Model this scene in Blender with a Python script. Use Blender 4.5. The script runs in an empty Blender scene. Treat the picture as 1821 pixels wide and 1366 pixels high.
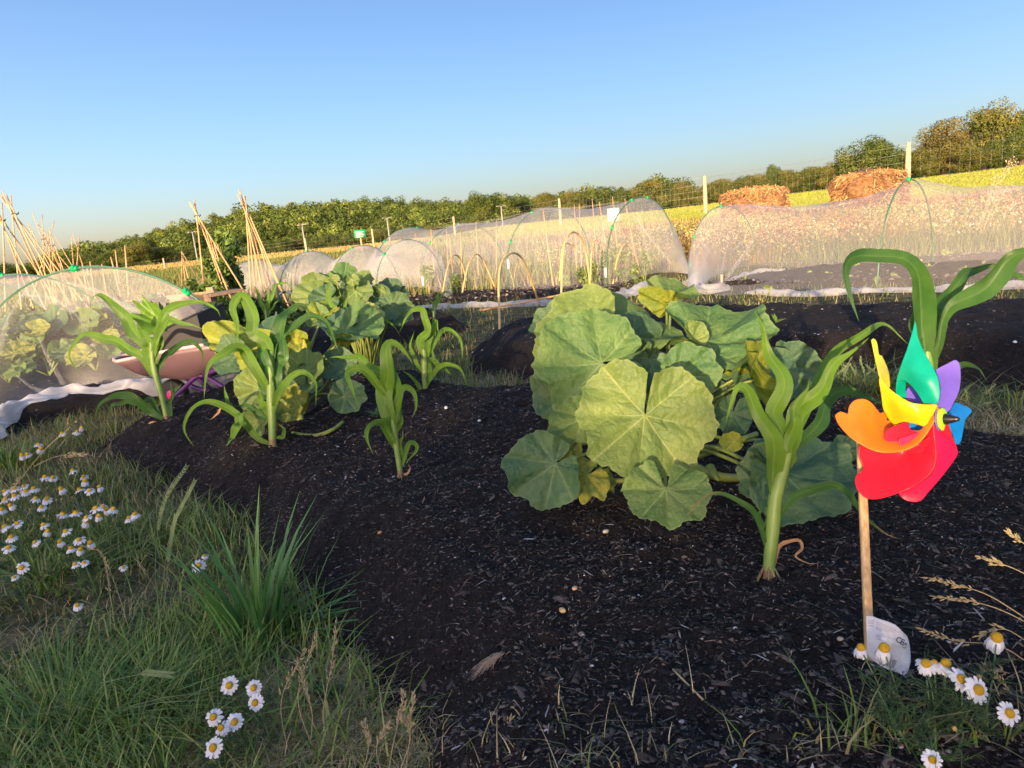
import bpy, math, random
import numpy as np
from mathutils import Vector, noise as mn
from mathutils.geometry import delaunay_2d_cdt
rnd = random.Random(7); rng = np.random.default_rng(7)
S = bpy.context.scene
# ------------------------------------------------------------ camera, sky, sun, exposure
FPX = 1250.0; CH = 0.8; PITCH = math.radians(12.6); ROLL = math.radians(5.5)
F = np.array([0, math.cos(PITCH), -math.sin(PITCH)]); R0 = np.array([1., 0, 0]); U0 = np.array([0, math.sin(PITCH), math.cos(PITCH)])
RX = math.cos(ROLL)*R0 - math.sin(ROLL)*U0; UX = math.sin(ROLL)*R0 + math.cos(ROLL)*U0
CAM = np.array([0, 0, CH])
from mathutils import Matrix
cd = bpy.data.cameras.new('camera'); cam = bpy.data.objects.new('camera', cd); S.collection.objects.link(cam)
cd.sensor_fit = 'HORIZONTAL'; cd.sensor_width = 36; cd.lens = 36*FPX/1821; cd.clip_start = 0.05; cd.clip_end = 5000
cam.matrix_world = Matrix([[RX[0], UX[0], -F[0], 0], [RX[1], UX[1], -F[1], 0], [RX[2], UX[2], -F[2], CH], [0, 0, 0, 1]])
cd.dof.use_dof = True; cd.dof.focus_distance = 1.7; cd.dof.aperture_fstop = 16.0
S.camera = cam
SUN_EL = math.radians(8.0); SUN_AZ = math.radians(-20)    # sun stands low behind the camera, a little to its left
sd = np.array([math.sin(SUN_AZ)*math.cos(SUN_EL), -math.cos(SUN_AZ)*math.cos(SUN_EL), math.sin(SUN_EL)])
W = bpy.data.worlds.new('World'); S.world = W; W.use_nodes = True
nt = W.node_tree; sky = nt.nodes.new('ShaderNodeTexSky'); sky.sky_type = 'NISHITA'; sky.sun_disc = False
sky.sun_elevation = SUN_EL; sky.sun_rotation = math.atan2(sd[0], sd[1]); sky.air_density = 1.0; sky.dust_density = 0.95; sky.ozone_density = 4.0
bg = nt.nodes['Background']; bg.inputs[1].default_value = 0.137; # the evening sky is brighter on the sun's side (behind the camera) than opposite it
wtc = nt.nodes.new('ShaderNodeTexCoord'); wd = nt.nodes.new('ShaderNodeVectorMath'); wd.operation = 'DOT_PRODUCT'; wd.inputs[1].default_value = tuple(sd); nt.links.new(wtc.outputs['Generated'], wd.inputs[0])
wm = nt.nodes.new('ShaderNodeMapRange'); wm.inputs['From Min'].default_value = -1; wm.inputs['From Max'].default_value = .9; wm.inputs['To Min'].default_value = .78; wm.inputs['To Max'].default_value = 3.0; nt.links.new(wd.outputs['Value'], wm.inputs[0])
wv = nt.nodes.new('ShaderNodeVectorMath'); wv.operation = 'SCALE'; 
wz = nt.nodes.new('ShaderNodeSeparateXYZ'); nt.links.new(wtc.outputs['Generated'], wz.inputs[0]); wr_ = nt.nodes.new('ShaderNodeValToRGB'); nt.links.new(wz.outputs['Z'], wr_.inputs[0]); el_ = wr_.color_ramp.elements
el_[0].position = .06; el_[0].color = (.86, .86, .86, 1); el_[1].position = .80; el_[1].color = (.9, .9, .9, 1)
for p_, c_ in ((.15, .87), (.22, .85), (.34, .79), (.45, .72)): e_ = el_.new(p_); e_.color = (c_, c_, c_, 1)
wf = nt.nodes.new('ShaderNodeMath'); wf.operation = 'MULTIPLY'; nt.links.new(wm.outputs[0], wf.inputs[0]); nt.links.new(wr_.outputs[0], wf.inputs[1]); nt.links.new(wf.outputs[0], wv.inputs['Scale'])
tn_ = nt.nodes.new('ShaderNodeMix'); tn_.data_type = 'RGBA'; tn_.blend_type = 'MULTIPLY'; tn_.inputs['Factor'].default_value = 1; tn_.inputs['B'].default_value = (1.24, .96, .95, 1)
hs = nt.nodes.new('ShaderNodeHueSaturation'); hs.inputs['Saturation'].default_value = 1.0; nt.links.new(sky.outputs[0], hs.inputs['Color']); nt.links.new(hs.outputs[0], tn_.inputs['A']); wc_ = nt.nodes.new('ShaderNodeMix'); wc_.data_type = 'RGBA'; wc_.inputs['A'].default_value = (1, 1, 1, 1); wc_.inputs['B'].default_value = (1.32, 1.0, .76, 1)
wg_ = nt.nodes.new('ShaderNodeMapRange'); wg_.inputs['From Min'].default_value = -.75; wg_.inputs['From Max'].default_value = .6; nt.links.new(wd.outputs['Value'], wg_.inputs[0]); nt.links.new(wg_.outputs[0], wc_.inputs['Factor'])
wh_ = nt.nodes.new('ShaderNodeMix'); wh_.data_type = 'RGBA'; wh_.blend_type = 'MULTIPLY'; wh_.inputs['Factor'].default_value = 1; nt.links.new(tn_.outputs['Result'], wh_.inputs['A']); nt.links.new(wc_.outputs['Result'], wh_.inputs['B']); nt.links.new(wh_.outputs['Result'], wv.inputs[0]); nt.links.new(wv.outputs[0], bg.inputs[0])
sl = bpy.data.lights.new('sun', 'SUN'); so = bpy.data.objects.new('sun', sl); S.collection.objects.link(so)
sl.energy = 4.0; sl.angle = math.radians(0.6); sl.color = (1.0, 0.72, 0.42)
so.rotation_euler = Vector((-sd).tolist()).to_track_quat('-Z', 'Y').to_euler()
S.view_settings.view_transform = 'Standard'; S.view_settings.look = 'None'; S.view_settings.exposure = 1.27; S.view_settings.gamma = 1
S.view_settings.use_curve_mapping = False
S.render.engine = 'CYCLES'; S.cycles.use_denoising = True; S.cycles.transparent_max_bounces = 40; S.cycles.max_bounces = 6
S.cycles.use_adaptive_sampling = True
# ------------------------------------------------------------ pixel helpers (photograph pixels)
def ray(px, py): return F + RX*((px-910.5)/FPX) + UX*((683-py)/FPX)
def P(px, py, d): return CAM + ray(px, py)*d
def G(px, py, z=0.0):
    r = ray(px, py); return CAM + r*((z-CH)/r[2])
def PZ(px, py, z): return G(px, py, z)
def proj(p):
    d = np.asarray(p)-CAM; w = d@F; return 910.5+FPX*(d@RX)/w, 683-FPX*(d@UX)/w, w
# ------------------------------------------------------------ numpy noise
_lat = rng.random((256, 256))
def vn(x, y):
    x = np.asarray(x, float); y = np.asarray(y, float); xi = np.floor(x).astype(int); yi = np.floor(y).astype(int)
    fx = x-xi; fy = y-yi; fx = fx*fx*(3-2*fx); fy = fy*fy*(3-2*fy)
    a = _lat[xi & 255, yi & 255]; b = _lat[(xi+1) & 255, yi & 255]; c = _lat[xi & 255, (yi+1) & 255]; d = _lat[(xi+1) & 255, (yi+1) & 255]
    return (a*(1-fx)+b*fx)*(1-fy)+(c*(1-fx)+d*fx)*fy
def fbm(x, y, o=4):
    s = 0; a = .5
    for k in range(o): s = s+a*(vn(x*2**k+17.3*k, y*2**k+5.1*k)-.5); a *= .5
    return s
# ------------------------------------------------------------ mesh helpers
def mesh(name, V, Fs, mats, parent=None, smooth=True, cols=None, mi=None, attrs=None):
    V = np.asarray(V, np.float32).reshape(-1, 3); m = bpy.data.meshes.new(name)
    if isinstance(Fs, np.ndarray) and Fs.ndim == 2:
        nf, k = Fs.shape; m.vertices.add(len(V)); m.vertices.foreach_set('co', V.ravel())
        m.loops.add(nf*k); m.loops.foreach_set('vertex_index', Fs.astype(np.int32).ravel())
        m.polygons.add(nf); m.polygons.foreach_set('loop_start', np.arange(0, nf*k, k, dtype=np.int32))
        m.update(calc_edges=True)
    else:
        m.from_pydata(V.tolist(), [], [list(map(int, f)) for f in Fs]); m.update()
    if not isinstance(mats, (list, tuple)): mats = [mats]
    for a in mats: m.materials.append(a)
    n = len(m.polygons)
    m.polygons.foreach_set('use_smooth', np.full(n, smooth))
    if mi is not None: m.polygons.foreach_set('material_index', np.asarray(mi, np.int32))
    if cols is not None:
        a = m.color_attributes.new('Col', 'FLOAT_COLOR', 'POINT'); c = np.ones((len(V), 4), np.float32); c[:, :3] = cols; a.data.foreach_set('color', c.ravel())
    if attrs:
        for k, v in attrs.items():
            a = m.attributes.new(k, 'FLOAT', 'POINT'); a.data.foreach_set('value', np.asarray(v, np.float32))
    o = bpy.data.objects.new(name, m); S.collection.objects.link(o)
    if parent is not None: o.parent = parent; o.matrix_parent_inverse = parent.matrix_basis.inverted()
    return o
def tag(o, label=None, cat=None, group=None, kind=None):
    if label: o['label'] = label
    if cat: o['category'] = cat
    if group: o['group'] = group
    if kind: o['kind'] = kind
    return o
def thing(name, loc, label, cat, group=None):
    o = bpy.data.objects.new(name, None); o.empty_display_size = .05; S.collection.objects.link(o)
    o.location = [float(v) for v in loc]; o.matrix_basis = Matrix.Translation([float(v) for v in loc]); return tag(o, label, cat, group)
def merge(parts):
    Vs, Fs, n = [], [], 0
    for V, Fc in parts:
        V = np.asarray(V).reshape(-1, 3); Vs.append(V); Fs += [[i+n for i in f] for f in Fc]; n += len(V)
    return np.concatenate(Vs), Fs
def cat(pts, n):
    pts = np.asarray(pts, float)
    if len(pts) == 2: t = np.linspace(0, 1, n)[:, None]; return pts[0]*(1-t)+pts[1]*t
    p = np.vstack([2*pts[0]-pts[1], pts, 2*pts[-1]-pts[-2]])
    L = np.concatenate([[0], np.cumsum(np.linalg.norm(np.diff(pts, axis=0), axis=1)+1e-9)]); out = []
    for s in np.linspace(0, L[-1], n):
        i = min(len(pts)-2, max(0, int(np.searchsorted(L, s, 'right')-1))); t = (s-L[i])/(L[i+1]-L[i])
        a, b, c, d = p[i:i+4]
        out.append(.5*((2*b)+(-a+c)*t+(2*a-5*b+4*c-d)*t*t+(-a+3*b-3*c+d)*t**3))
    return np.array(out)
def nrm(v): return v/(np.linalg.norm(v)+1e-12)
def tube(pts, r, n=6, k=None, caps=True):
    pts = cat(pts, k) if k else np.asarray(pts, float)
    m = len(pts); r = np.broadcast_to(np.asarray(r, float), (m,)) if np.ndim(r) == 0 or len(np.atleast_1d(r)) == m else np.interp(np.linspace(0, 1, m), np.linspace(0, 1, len(r)), r)
    T = np.gradient(pts, axis=0); V = []; ref = np.array([0, 0, 1.]); t0 = nrm(T[0])
    if abs(t0@ref) > .9: ref = np.array([1., 0, 0])
    u = nrm(np.cross(ref, t0))
    for i in range(m):
        t = nrm(T[i]); u = nrm(u-t*(u@t)); v = np.cross(t, u)
        for j in range(n):
            a = 2*math.pi*j/n; V.append(pts[i]+r[i]*(math.cos(a)*u+math.sin(a)*v))
    Fc = [[i*n+j, i*n+(j+1) % n, (i+1)*n+(j+1) % n, (i+1)*n+j] for i in range(m-1) for j in range(n)]
    if caps: Fc += [list(range(n))[::-1], [(m-1)*n+j for j in range(n)]]
    return np.array(V), Fc
def box(a, b, M=None):
    V = np.array([[x, y, z] for x in (a[0], b[0]) for y in (a[1], b[1]) for z in (a[2], b[2])], float)
    if M is not None: V = V@np.array(M).T
    return V, [[0, 1, 3, 2], [4, 6, 7, 5], [0, 4, 5, 1], [2, 3, 7, 6], [0, 2, 6, 4], [1, 5, 7, 3]]
def grid_faces(nu, nv):
    i = np.arange(nu-1)[:, None]*nv+np.arange(nv-1)[None, :]; i = i.ravel()
    return np.stack([i, i+1, i+nv+1, i+nv], 1)
def sphere(c, r, nu=8, nv=6, sc=(1, 1, 1), jit=0):
    V = [[0, 0, 1]]; 
    for i in range(1, nv):
        for j in range(nu):
            a = math.pi*i/nv; b = 2*math.pi*j/nu; V.append([math.sin(a)*math.cos(b), math.sin(a)*math.sin(b), math.cos(a)])
    V.append([0, 0, -1]); V = np.array(V, float)
    if jit: V *= 1+jit*(rng.random((len(V), 1))-.5)*2
    Fc = [[0, 1+j, 1+(j+1) % nu] for j in range(nu)]
    for i in range(nv-2):
        for j in range(nu): Fc.append([1+i*nu+j, 1+(i+1)*nu+j, 1+(i+1)*nu+(j+1) % nu, 1+i*nu+(j+1) % nu])
    e = len(V)-1; Fc += [[e, 1+(nv-2)*nu+(j+1) % nu, 1+(nv-2)*nu+j] for j in range(nu)]
    return V*r*np.array(sc)+np.array(c), Fc
# ------------------------------------------------------------ materials
def mat(name, col=(.5, .5, .5), rough=.6, nz=None, bump=None, attr=None, trans=0, spec=.5, metal=0, col2=None, coat=0, tcol=None):
    m = bpy.data.materials.new(name); m.use_nodes = True; t = m.node_tree; N = t.nodes; L = t.links; b = N['Principled BSDF']
    b.inputs['Roughness'].default_value = rough; b.inputs['Specular IOR Level'].default_value = spec; b.inputs['Metallic'].default_value = metal
    if coat: b.inputs['Coat Weight'].default_value = coat
    out = None
    if attr == 'Col':
        a = N.new('ShaderNodeAttribute'); a.attribute_name = 'Col'; out = a.outputs['Color']
    if out is None:
        c = N.new('ShaderNodeRGB'); c.outputs[0].default_value = (*col, 1); out = c.outputs[0]
    if nz:   # (scale, strength) brightness variation, or with col2 a mix
        tc = N.new('ShaderNodeTexCoord'); tx = N.new('ShaderNodeTexNoise'); tx.inputs['Scale'].default_value = nz[0]; tx.inputs['Detail'].default_value = 6
        L.new(tc.outputs['Object'], tx.inputs[0]); mr = N.new('ShaderNodeMapRange'); mr.inputs['From Min'].default_value = .3; mr.inputs['From Max'].default_value = .7
        L.new(tx.outputs[0], mr.inputs[0])
        mx = N.new('ShaderNodeMix'); mx.data_type = 'RGBA'; L.new(out, mx.inputs['A'])
        if col2 is not None:
            mx.inputs['B'].default_value = (*col2, 1); L.new(mr.outputs[0], mx.inputs['Factor'])
        else:
            mx.blend_type = 'MULTIPLY'; mx.inputs['Factor'].default_value = 1
            mr.inputs['To Min'].default_value = 1-nz[1]; mr.inputs['To Max'].default_value = 1+nz[1]*.5; L.new(mr.outputs[0], mx.inputs['B'])
        out = mx.outputs['Result']
    L.new(out, b.inputs['Base Color'])
    if bump:
        tx = N.new('ShaderNodeTexNoise'); tx.inputs['Scale'].default_value = bump[0]; tx.inputs['Detail'].default_value = 8
        tc = N.new('ShaderNodeTexCoord'); L.new(tc.outputs['Object'], tx.inputs[0])
        bp = N.new('ShaderNodeBump'); bp.inputs['Strength'].default_value = bump[1]; bp.inputs['Distance'].default_value = bump[2]; L.new(tx.outputs[0], bp.inputs['Height']); L.new(bp.outputs[0], b.inputs['Normal'])
    if trans:
        tr = N.new('ShaderNodeBsdfTranslucent'); ms = N.new('ShaderNodeMixShader'); ms.inputs[0].default_value = trans
        if tcol is not None:
            mm = N.new('ShaderNodeMix'); mm.data_type = 'RGBA'; mm.blend_type = 'MULTIPLY'; mm.inputs['Factor'].default_value = 1; L.new(out, mm.inputs['A']); mm.inputs['B'].default_value = (*tcol, 1); L.new(mm.outputs['Result'], tr.inputs[0])
        else: L.new(out, tr.inputs[0])
        L.new(b.outputs[0], ms.inputs[1]); L.new(tr.outputs[0], ms.inputs[2]); L.new(ms.outputs[0], N['Material Output'].inputs[0])
    return m
def leafmat(name, base, vein, blot, rough=.5, trans=.3, tcol=(1.6, 1.5, .5), vs=.8, stripes=False, bs=14, spec=.35):
    m = bpy.data.materials.new(name); m.use_nodes = True; t = m.node_tree; N = t.nodes; L = t.links; b = N['Principled BSDF']
    b.inputs['Roughness'].default_value = rough; b.inputs['Specular IOR Level'].default_value = spec
    tc = N.new('ShaderNodeTexCoord'); tx = N.new('ShaderNodeTexNoise'); tx.inputs['Scale'].default_value = bs; tx.inputs['Detail'].default_value = 5; L.new(tc.outputs['Object'], tx.inputs[0])
    mr = N.new('ShaderNodeMapRange'); mr.inputs['From Min'].default_value = .35; mr.inputs['From Max'].default_value = .65; L.new(tx.outputs[0], mr.inputs[0])
    m1 = N.new('ShaderNodeMix'); m1.data_type = 'RGBA'; m1.inputs['A'].default_value = (*base, 1); m1.inputs['B'].default_value = (*blot, 1); L.new(mr.outputs[0], m1.inputs['Factor'])
    a = N.new('ShaderNodeAttribute'); a.attribute_name = 'vein'
    ml = N.new('ShaderNodeMath'); ml.operation = 'MULTIPLY'; ml.inputs[1].default_value = vs; ml.use_clamp = True; L.new(a.outputs['Fac'], ml.inputs[0])
    m2 = N.new('ShaderNodeMix'); m2.data_type = 'RGBA'; L.new(m1.outputs['Result'], m2.inputs['A']); m2.inputs['B'].default_value = (*vein, 1); L.new(ml.outputs[0], m2.inputs['Factor'])
    a2 = N.new('ShaderNodeAttribute'); a2.attribute_name = 'dry'
    m3 = N.new('ShaderNodeMix'); m3.data_type = 'RGBA'; L.new(m2.outputs['Result'], m3.inputs['A']); m3.inputs['B'].default_value = (.45, .28, .12, 1); L.new(a2.outputs['Fac'], m3.inputs['Factor'])
    out = m3.outputs['Result']; L.new(out, b.inputs['Base Color'])
    bp = N.new('ShaderNodeBump'); bp.inputs['Strength'].default_value = .5; bp.inputs['Distance'].default_value = .002
    if stripes:
        au = N.new('ShaderNodeAttribute'); au.attribute_name = 'across'; sn = N.new('ShaderNodeMath'); sn.operation = 'MULTIPLY'; sn.inputs[1].default_value = 75; L.new(au.outputs['Fac'], sn.inputs[0])
        s2 = N.new('ShaderNodeMath'); s2.operation = 'SINE'; L.new(sn.outputs[0], s2.inputs[0]); L.new(s2.outputs[0], bp.inputs['Height']); bp.inputs['Strength'].default_value = .5
    else:
        t2 = N.new('ShaderNodeTexNoise'); bp.inputs['Strength'].default_value = .9; bp.inputs['Distance'].default_value = .006; t2.inputs['Scale'].default_value = 75; t2.inputs['Detail'].default_value = 4; L.new(tc.outputs['Object'], t2.inputs[0]); L.new(t2.outputs[0], bp.inputs['Height'])
    L.new(bp.outputs[0], b.inputs['Normal'])
    tr = N.new('ShaderNodeBsdfTranslucent'); mm = N.new('ShaderNodeMix'); mm.data_type = 'RGBA'; mm.blend_type = 'MULTIPLY'; mm.inputs['Factor'].default_value = 1
    L.new(out, mm.inputs['A']); mm.inputs['B'].default_value = (*tcol, 1); L.new(mm.outputs['Result'], tr.inputs[0])
    ms = N.new('ShaderNodeMixShader'); ms.inputs[0].default_value = trans; L.new(b.outputs[0], ms.inputs[1]); L.new(tr.outputs[0], ms.inputs[2]); L.new(ms.outputs[0], N['Material Output'].inputs[0])
    return m
M = {}
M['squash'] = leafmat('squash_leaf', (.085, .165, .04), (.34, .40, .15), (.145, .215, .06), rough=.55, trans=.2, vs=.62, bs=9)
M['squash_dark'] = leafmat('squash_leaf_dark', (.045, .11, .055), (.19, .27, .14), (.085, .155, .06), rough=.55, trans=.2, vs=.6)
M['squash_yellow'] = leafmat('squash_leaf_yellow', (.30, .33, .03), (.50, .50, .12), (.16, .24, .04), rough=.6, trans=.35, tcol=(1.2, 1.1, .4), bs=16)
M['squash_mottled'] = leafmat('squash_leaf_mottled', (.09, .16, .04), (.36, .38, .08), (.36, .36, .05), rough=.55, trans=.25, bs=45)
M['corn'] = leafmat('corn_leaf', (.10, .215, .02), (.26, .38, .10), (.135, .27, .028), rough=.42, trans=.24, tcol=(1.5, 1.5, .4), stripes=True, bs=20, spec=.5)
M['corn_dark'] = leafmat('corn_leaf_dark', (.05, .145, .03), (.16, .28, .10), (.075, .18, .035), rough=.38, trans=.28, tcol=(1.5, 1.5, .4), stripes=True, bs=20, spec=.5)
M['stalk'] = mat('corn_stalk', (.15, .28, .05), .45, nz=(30, .3), col2=(.22, .32, .07), trans=.15)
M['stalk_base'] = mat('corn_stalk_base', (.20, .22, .09), .5, nz=(40, .3), col2=(.17, .08, .05))
M['petiole'] = mat('petiole', (.26, .34, .075), .5, nz=(30, .3), trans=.15)
M['dry_leaf'] = mat('dry_leaf', (.48, .30, .14), .7, nz=(60, .4), col2=(.30, .16, .08), trans=.2)
M['grass'] = mat('grass_blade', attr='Col', rough=.5, trans=.25, tcol=(1.3, 1.3, .6))
M['cols'] = mat('coloured_bits', attr='Col', rough=.8, spec=.3)
M['foliage'] = mat('tree_foliage', attr='Col', rough=.7, trans=.15, spec=.2, tcol=(1.3, 1.2, .6))
M['bark'] = mat('bark', (.12, .09, .06), .9, nz=(8, .4), bump=(20, .6, .02))
M['cane'] = mat('bamboo', (.62, .40, .20), .5, nz=(12, .4), col2=(.50, .30, .13))
M['cane2'] = mat('split_cane', (.70, .48, .20), .5, nz=(12, .3))
M['post'] = mat('fence_wood', (.62, .46, .28), .8, nz=(9, .4), col2=(.50, .35, .2), bump=(30, .4, .01))
M['wire'] = mat('galvanised_wire', (.42, .42, .36), .45, metal=.6)
M['galv'] = mat('grey_paint', (.28, .29, .29), .5)
M['hoop'] = mat('green_plastic_pipe', (.05, .16, .09), .4)
M['clip'] = mat('green_clip', (.0, .42, .12), .4)
M['white'] = mat('white_plastic', (.8, .8, .78), .5)
M['hay'] = mat('dry_stems', attr='Col', rough=.85)
M['haycore'] = mat('hay_heap_core', (.30, .15, .06), .95, nz=(14, .6), bump=(30, 1, .05))
# soil
def soilmat(name, c1=(.008, .0068, .007), c2=(.030, .024, .023)):
    m = bpy.data.materials.new(name); m.use_nodes = True; t = m.node_tree; N = t.nodes; L = t.links; b = N['Principled BSDF']
    b.inputs['Roughness'].default_value = .95; b.inputs['Specular IOR Level'].default_value = .25
    tc = N.new('ShaderNodeTexCoord'); n1 = N.new('ShaderNodeTexNoise'); n1.inputs['Scale'].default_value = 60; n1.inputs['Detail'].default_value = 8; n1.inputs['Roughness'].default_value = .7
    L.new(tc.outputs['Object'], n1.inputs[0]); cr = N.new('ShaderNodeValToRGB'); cr.color_ramp.elements[0].color = (*c1, 1); cr.color_ramp.elements[1].color = (*c2, 1)
    cr.color_ramp.elements[0].position = .35; cr.color_ramp.elements[1].position = .7; L.new(n1.outputs[0], cr.inputs[0])
    n2 = N.new('ShaderNodeTexVoronoi'); n2.inputs['Scale'].default_value = 320; L.new(tc.outputs['Object'], n2.inputs[0])
    bp = N.new('ShaderNodeBump'); bp.inputs['Strength'].default_value = .9; bp.inputs['Distance'].default_value = .004; L.new(n2.outputs['Distance'], bp.inputs['Height'])
    bp2 = N.new('ShaderNodeBump'); bp2.inputs['Strength'].default_value = .9; bp2.inputs['Distance'].default_value = .01; L.new(n1.outputs[0], bp2.inputs['Height']); L.new(bp.outputs[0], bp2.inputs['Normal'])
    L.new(bp2.outputs[0], b.inputs['Normal']); L.new(cr.outputs[0], b.inputs['Base Color']); return m
M['soil'] = soilmat('dark_compost')
M['soil2'] = soilmat('brown_soil', (.022, .016, .013), (.06, .042, .032))
# netting
def netmat():
    m = bpy.data.materials.new('white_mesh_net'); m.use_nodes = True; t = m.node_tree; N = t.nodes; L = t.links; N.remove(N['Principled BSDF'])
    a = N.new('ShaderNodeAttribute'); a.attribute_name = 'dens'
    lw = N.new('ShaderNodeLayerWeight'); lw.inputs['Blend'].default_value = .35
    tc = N.new('ShaderNodeTexCoord'); mp = N.new('ShaderNodeMapping'); mp.inputs['Scale'].default_value = (3.5, 3.5, 2.0); L.new(tc.outputs['Object'], mp.inputs[0])
    tx = N.new('ShaderNodeTexNoise'); tx.inputs['Scale'].default_value = 2.2; tx.inputs['Detail'].default_value = 4; tx.inputs['Distortion'].default_value = 1.2; L.new(mp.outputs[0], tx.inputs[0])
    def mth(op, x, y=None, c=False):
        n = N.new('ShaderNodeMath'); n.operation = op; n.use_clamp = c
        for i, v in enumerate((x, y)):
            if v is None: continue
            if isinstance(v, (int, float)): n.inputs[i].default_value = v
            else: L.new(v, n.inputs[i])
        return n.outputs[0]
    v = mth('ADD', mth('MULTIPLY', mth('POWER', lw.outputs['Facing'], 1.5), .9), .50)
    v = mth('MULTIPLY', v, mth('ADD', mth('MULTIPLY', tx.outputs[0], .5), .72)); v = mth('MULTIPLY', v, a.outputs['Fac'], True)
    df = N.new('ShaderNodeBsdfDiffuse'); df.inputs[0].default_value = (.95, .93, .90, 1); tl = N.new('ShaderNodeBsdfTranslucent'); tl.inputs[0].default_value = (.95, .91, .90, 1)
    mx = N.new('ShaderNodeMixShader'); mx.inputs[0].default_value = .4; L.new(df.outputs[0], mx.inputs[1]); L.new(tl.outputs[0], mx.inputs[2])
    tp = N.new('ShaderNodeBsdfTransparent'); m2 = N.new('ShaderNodeMixShader'); L.new(v, m2.inputs[0]); L.new(tp.outputs[0], m2.inputs[1]); L.new(mx.outputs[0], m2.inputs[2])
    L.new(m2.outputs[0], N['Material Output'].inputs[0]); return m
M['net'] = netmat()
# ------------------------------------------------------------ terrain
def sstep(a, b, x): t = np.clip((x-a)/(b-a), 0, 1); return t*t*(3-2*t)
def terr(x, y):
    x = np.asarray(x, float); y = np.asarray(y, float)
    z = .5*sstep(8.5, 17, y)*sstep(-8, 0, x)+.5*sstep(20, 45, y)*(1-sstep(-8, 0, x))*0.2
    z = z+np.clip(y-17, 0, 200)*.0045*sstep(-20, 10, x)+np.clip(x-24, 0, 400)*.026*sstep(20, 90, y)
    z = z+fbm(x*1.3, y*1.3, 3)*.035*sstep(60, 20, y)
    # wooded hill far to the left
    H_ = np.interp(x/np.maximum(y, 1), [-.75, -.585, -.45, -.352, -.272, -.216, -.136, -.064, 0, .15, .6], [1, 2.5, 8, 12.5, 14, 13, 10, 8.0, 5.5, 3, 1])
    z = z+H_*sstep(170, 330, y)*(1-.6*sstep(420, 700, y))
    return z
def poly_sd(x, y, poly):
    x = np.asarray(x, float).ravel(); y = np.asarray(y, float).ravel(); d = np.full(x.shape, 1e9); ins = np.zeros(x.shape, bool); n = len(poly)
    for i in range(n):
        ax, ay = poly[i]; bx, by = poly[(i+1) % n]; ex, ey = bx-ax, by-ay; wx, wy = x-ax, y-ay
        t = np.clip((wx*ex+wy*ey)/(ex*ex+ey*ey+1e-12), 0, 1); d = np.minimum(d, np.hypot(wx-ex*t, wy-ey*t))
        c = ((ay > y) != (by > y)) & (x < (bx-ax)*(y-ay)/((by-ay) if by != ay else 1e-9)+ax); ins ^= c
    return np.where(ins, d, -d)
def gp(l, z=0.0): return [tuple(G(a, b, z)[:2]) for a, b in l]
BEDS = [
 dict(poly=gp([(620, 1366), (585, 1250), (520, 1110), (400, 960), (260, 880), (165, 835), (150, 800), (215, 768), (262, 742), (330, 735)])+gp([(400, 690), (560, 668), (680, 668), (800, 668), (900, 695), (1100, 690), (1440, 705), (1600, 715), (1821, 775), (1990, 800)], .06)+[(2.2, .3), (-.3, .3)], H=.15, w=.32, name='foreground soil'),
 dict(poly=gp([(800, 672), (822, 625), (880, 598)])+[tuple(G(960, 578, .06)[:2]), tuple(G(1170, 560, .06)[:2]), tuple(G(1400, 556, .06)[:2]), tuple(G(1821, 545, .06)[:2]), tuple(G(2100, 535, .06)[:2])]+gp([(2200, 720), (1821, 718), (1700, 682), (1560, 672), (1440, 680), (1100, 690), (930, 690)]), H=.16, w=.35, name='right soil'),
 dict(poly=gp([(858, 584), (800, 563), (700, 556), (560, 556), (430, 556), (400, 600), (430, 640), (560, 645), (640, 632), (700, 618), (800, 602)]), H=.14, w=.3, name='left soil'),
 dict(poly=gp([(-60, 830), (60, 765), (150, 745), (240, 735), (330, 715), (470, 695), (520, 640), (420, 600), (200, 580), (-300, 590), (-400, 760)]), H=.10, w=.2, name='tunnel soil'),
]
def bed_z(b, x, y, rough=1.0):
    s_ = poly_sd(x, y, b['poly']).reshape(np.shape(x)); w = fbm(x*6, y*6, 2)*.12; z = -.04+(b['H']+.04)*sstep(-.02, b['w'], s_+w)+fbm(x*3, y*3, 3)*.05
    return s_, z+sstep(-.02, .1, s_)*rough*(fbm(x*14, y*14, 3)*.03+fbm(x*45, y*45, 3)*.022)
def bedh(x, y):
    x = np.asarray(x, float); y = np.asarray(y, float); h = np.full(x.shape, -.05)
    for b in BEDS:
        s_, z = bed_z(b, x, y); h = np.where(s_ > -.02, np.maximum(h, z), h)
    return h
def hz(x, y):
    x = np.asarray(x, float); y = np.asarray(y, float); t = terr(x, y); b = bedh(x, y); near = (y < 12)
    return np.where(near & (b > -.045), np.maximum(t, b), t)
def hz1(x, y): return float(hz(np.array([x]), np.array([y]))[0])
def inbed(x, y):
    m_ = np.zeros(np.shape(x), bool)
    for b in BEDS: m_ |= poly_sd(x, y, b['poly']).reshape(np.shape(x)) > 0
    return m_
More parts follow.
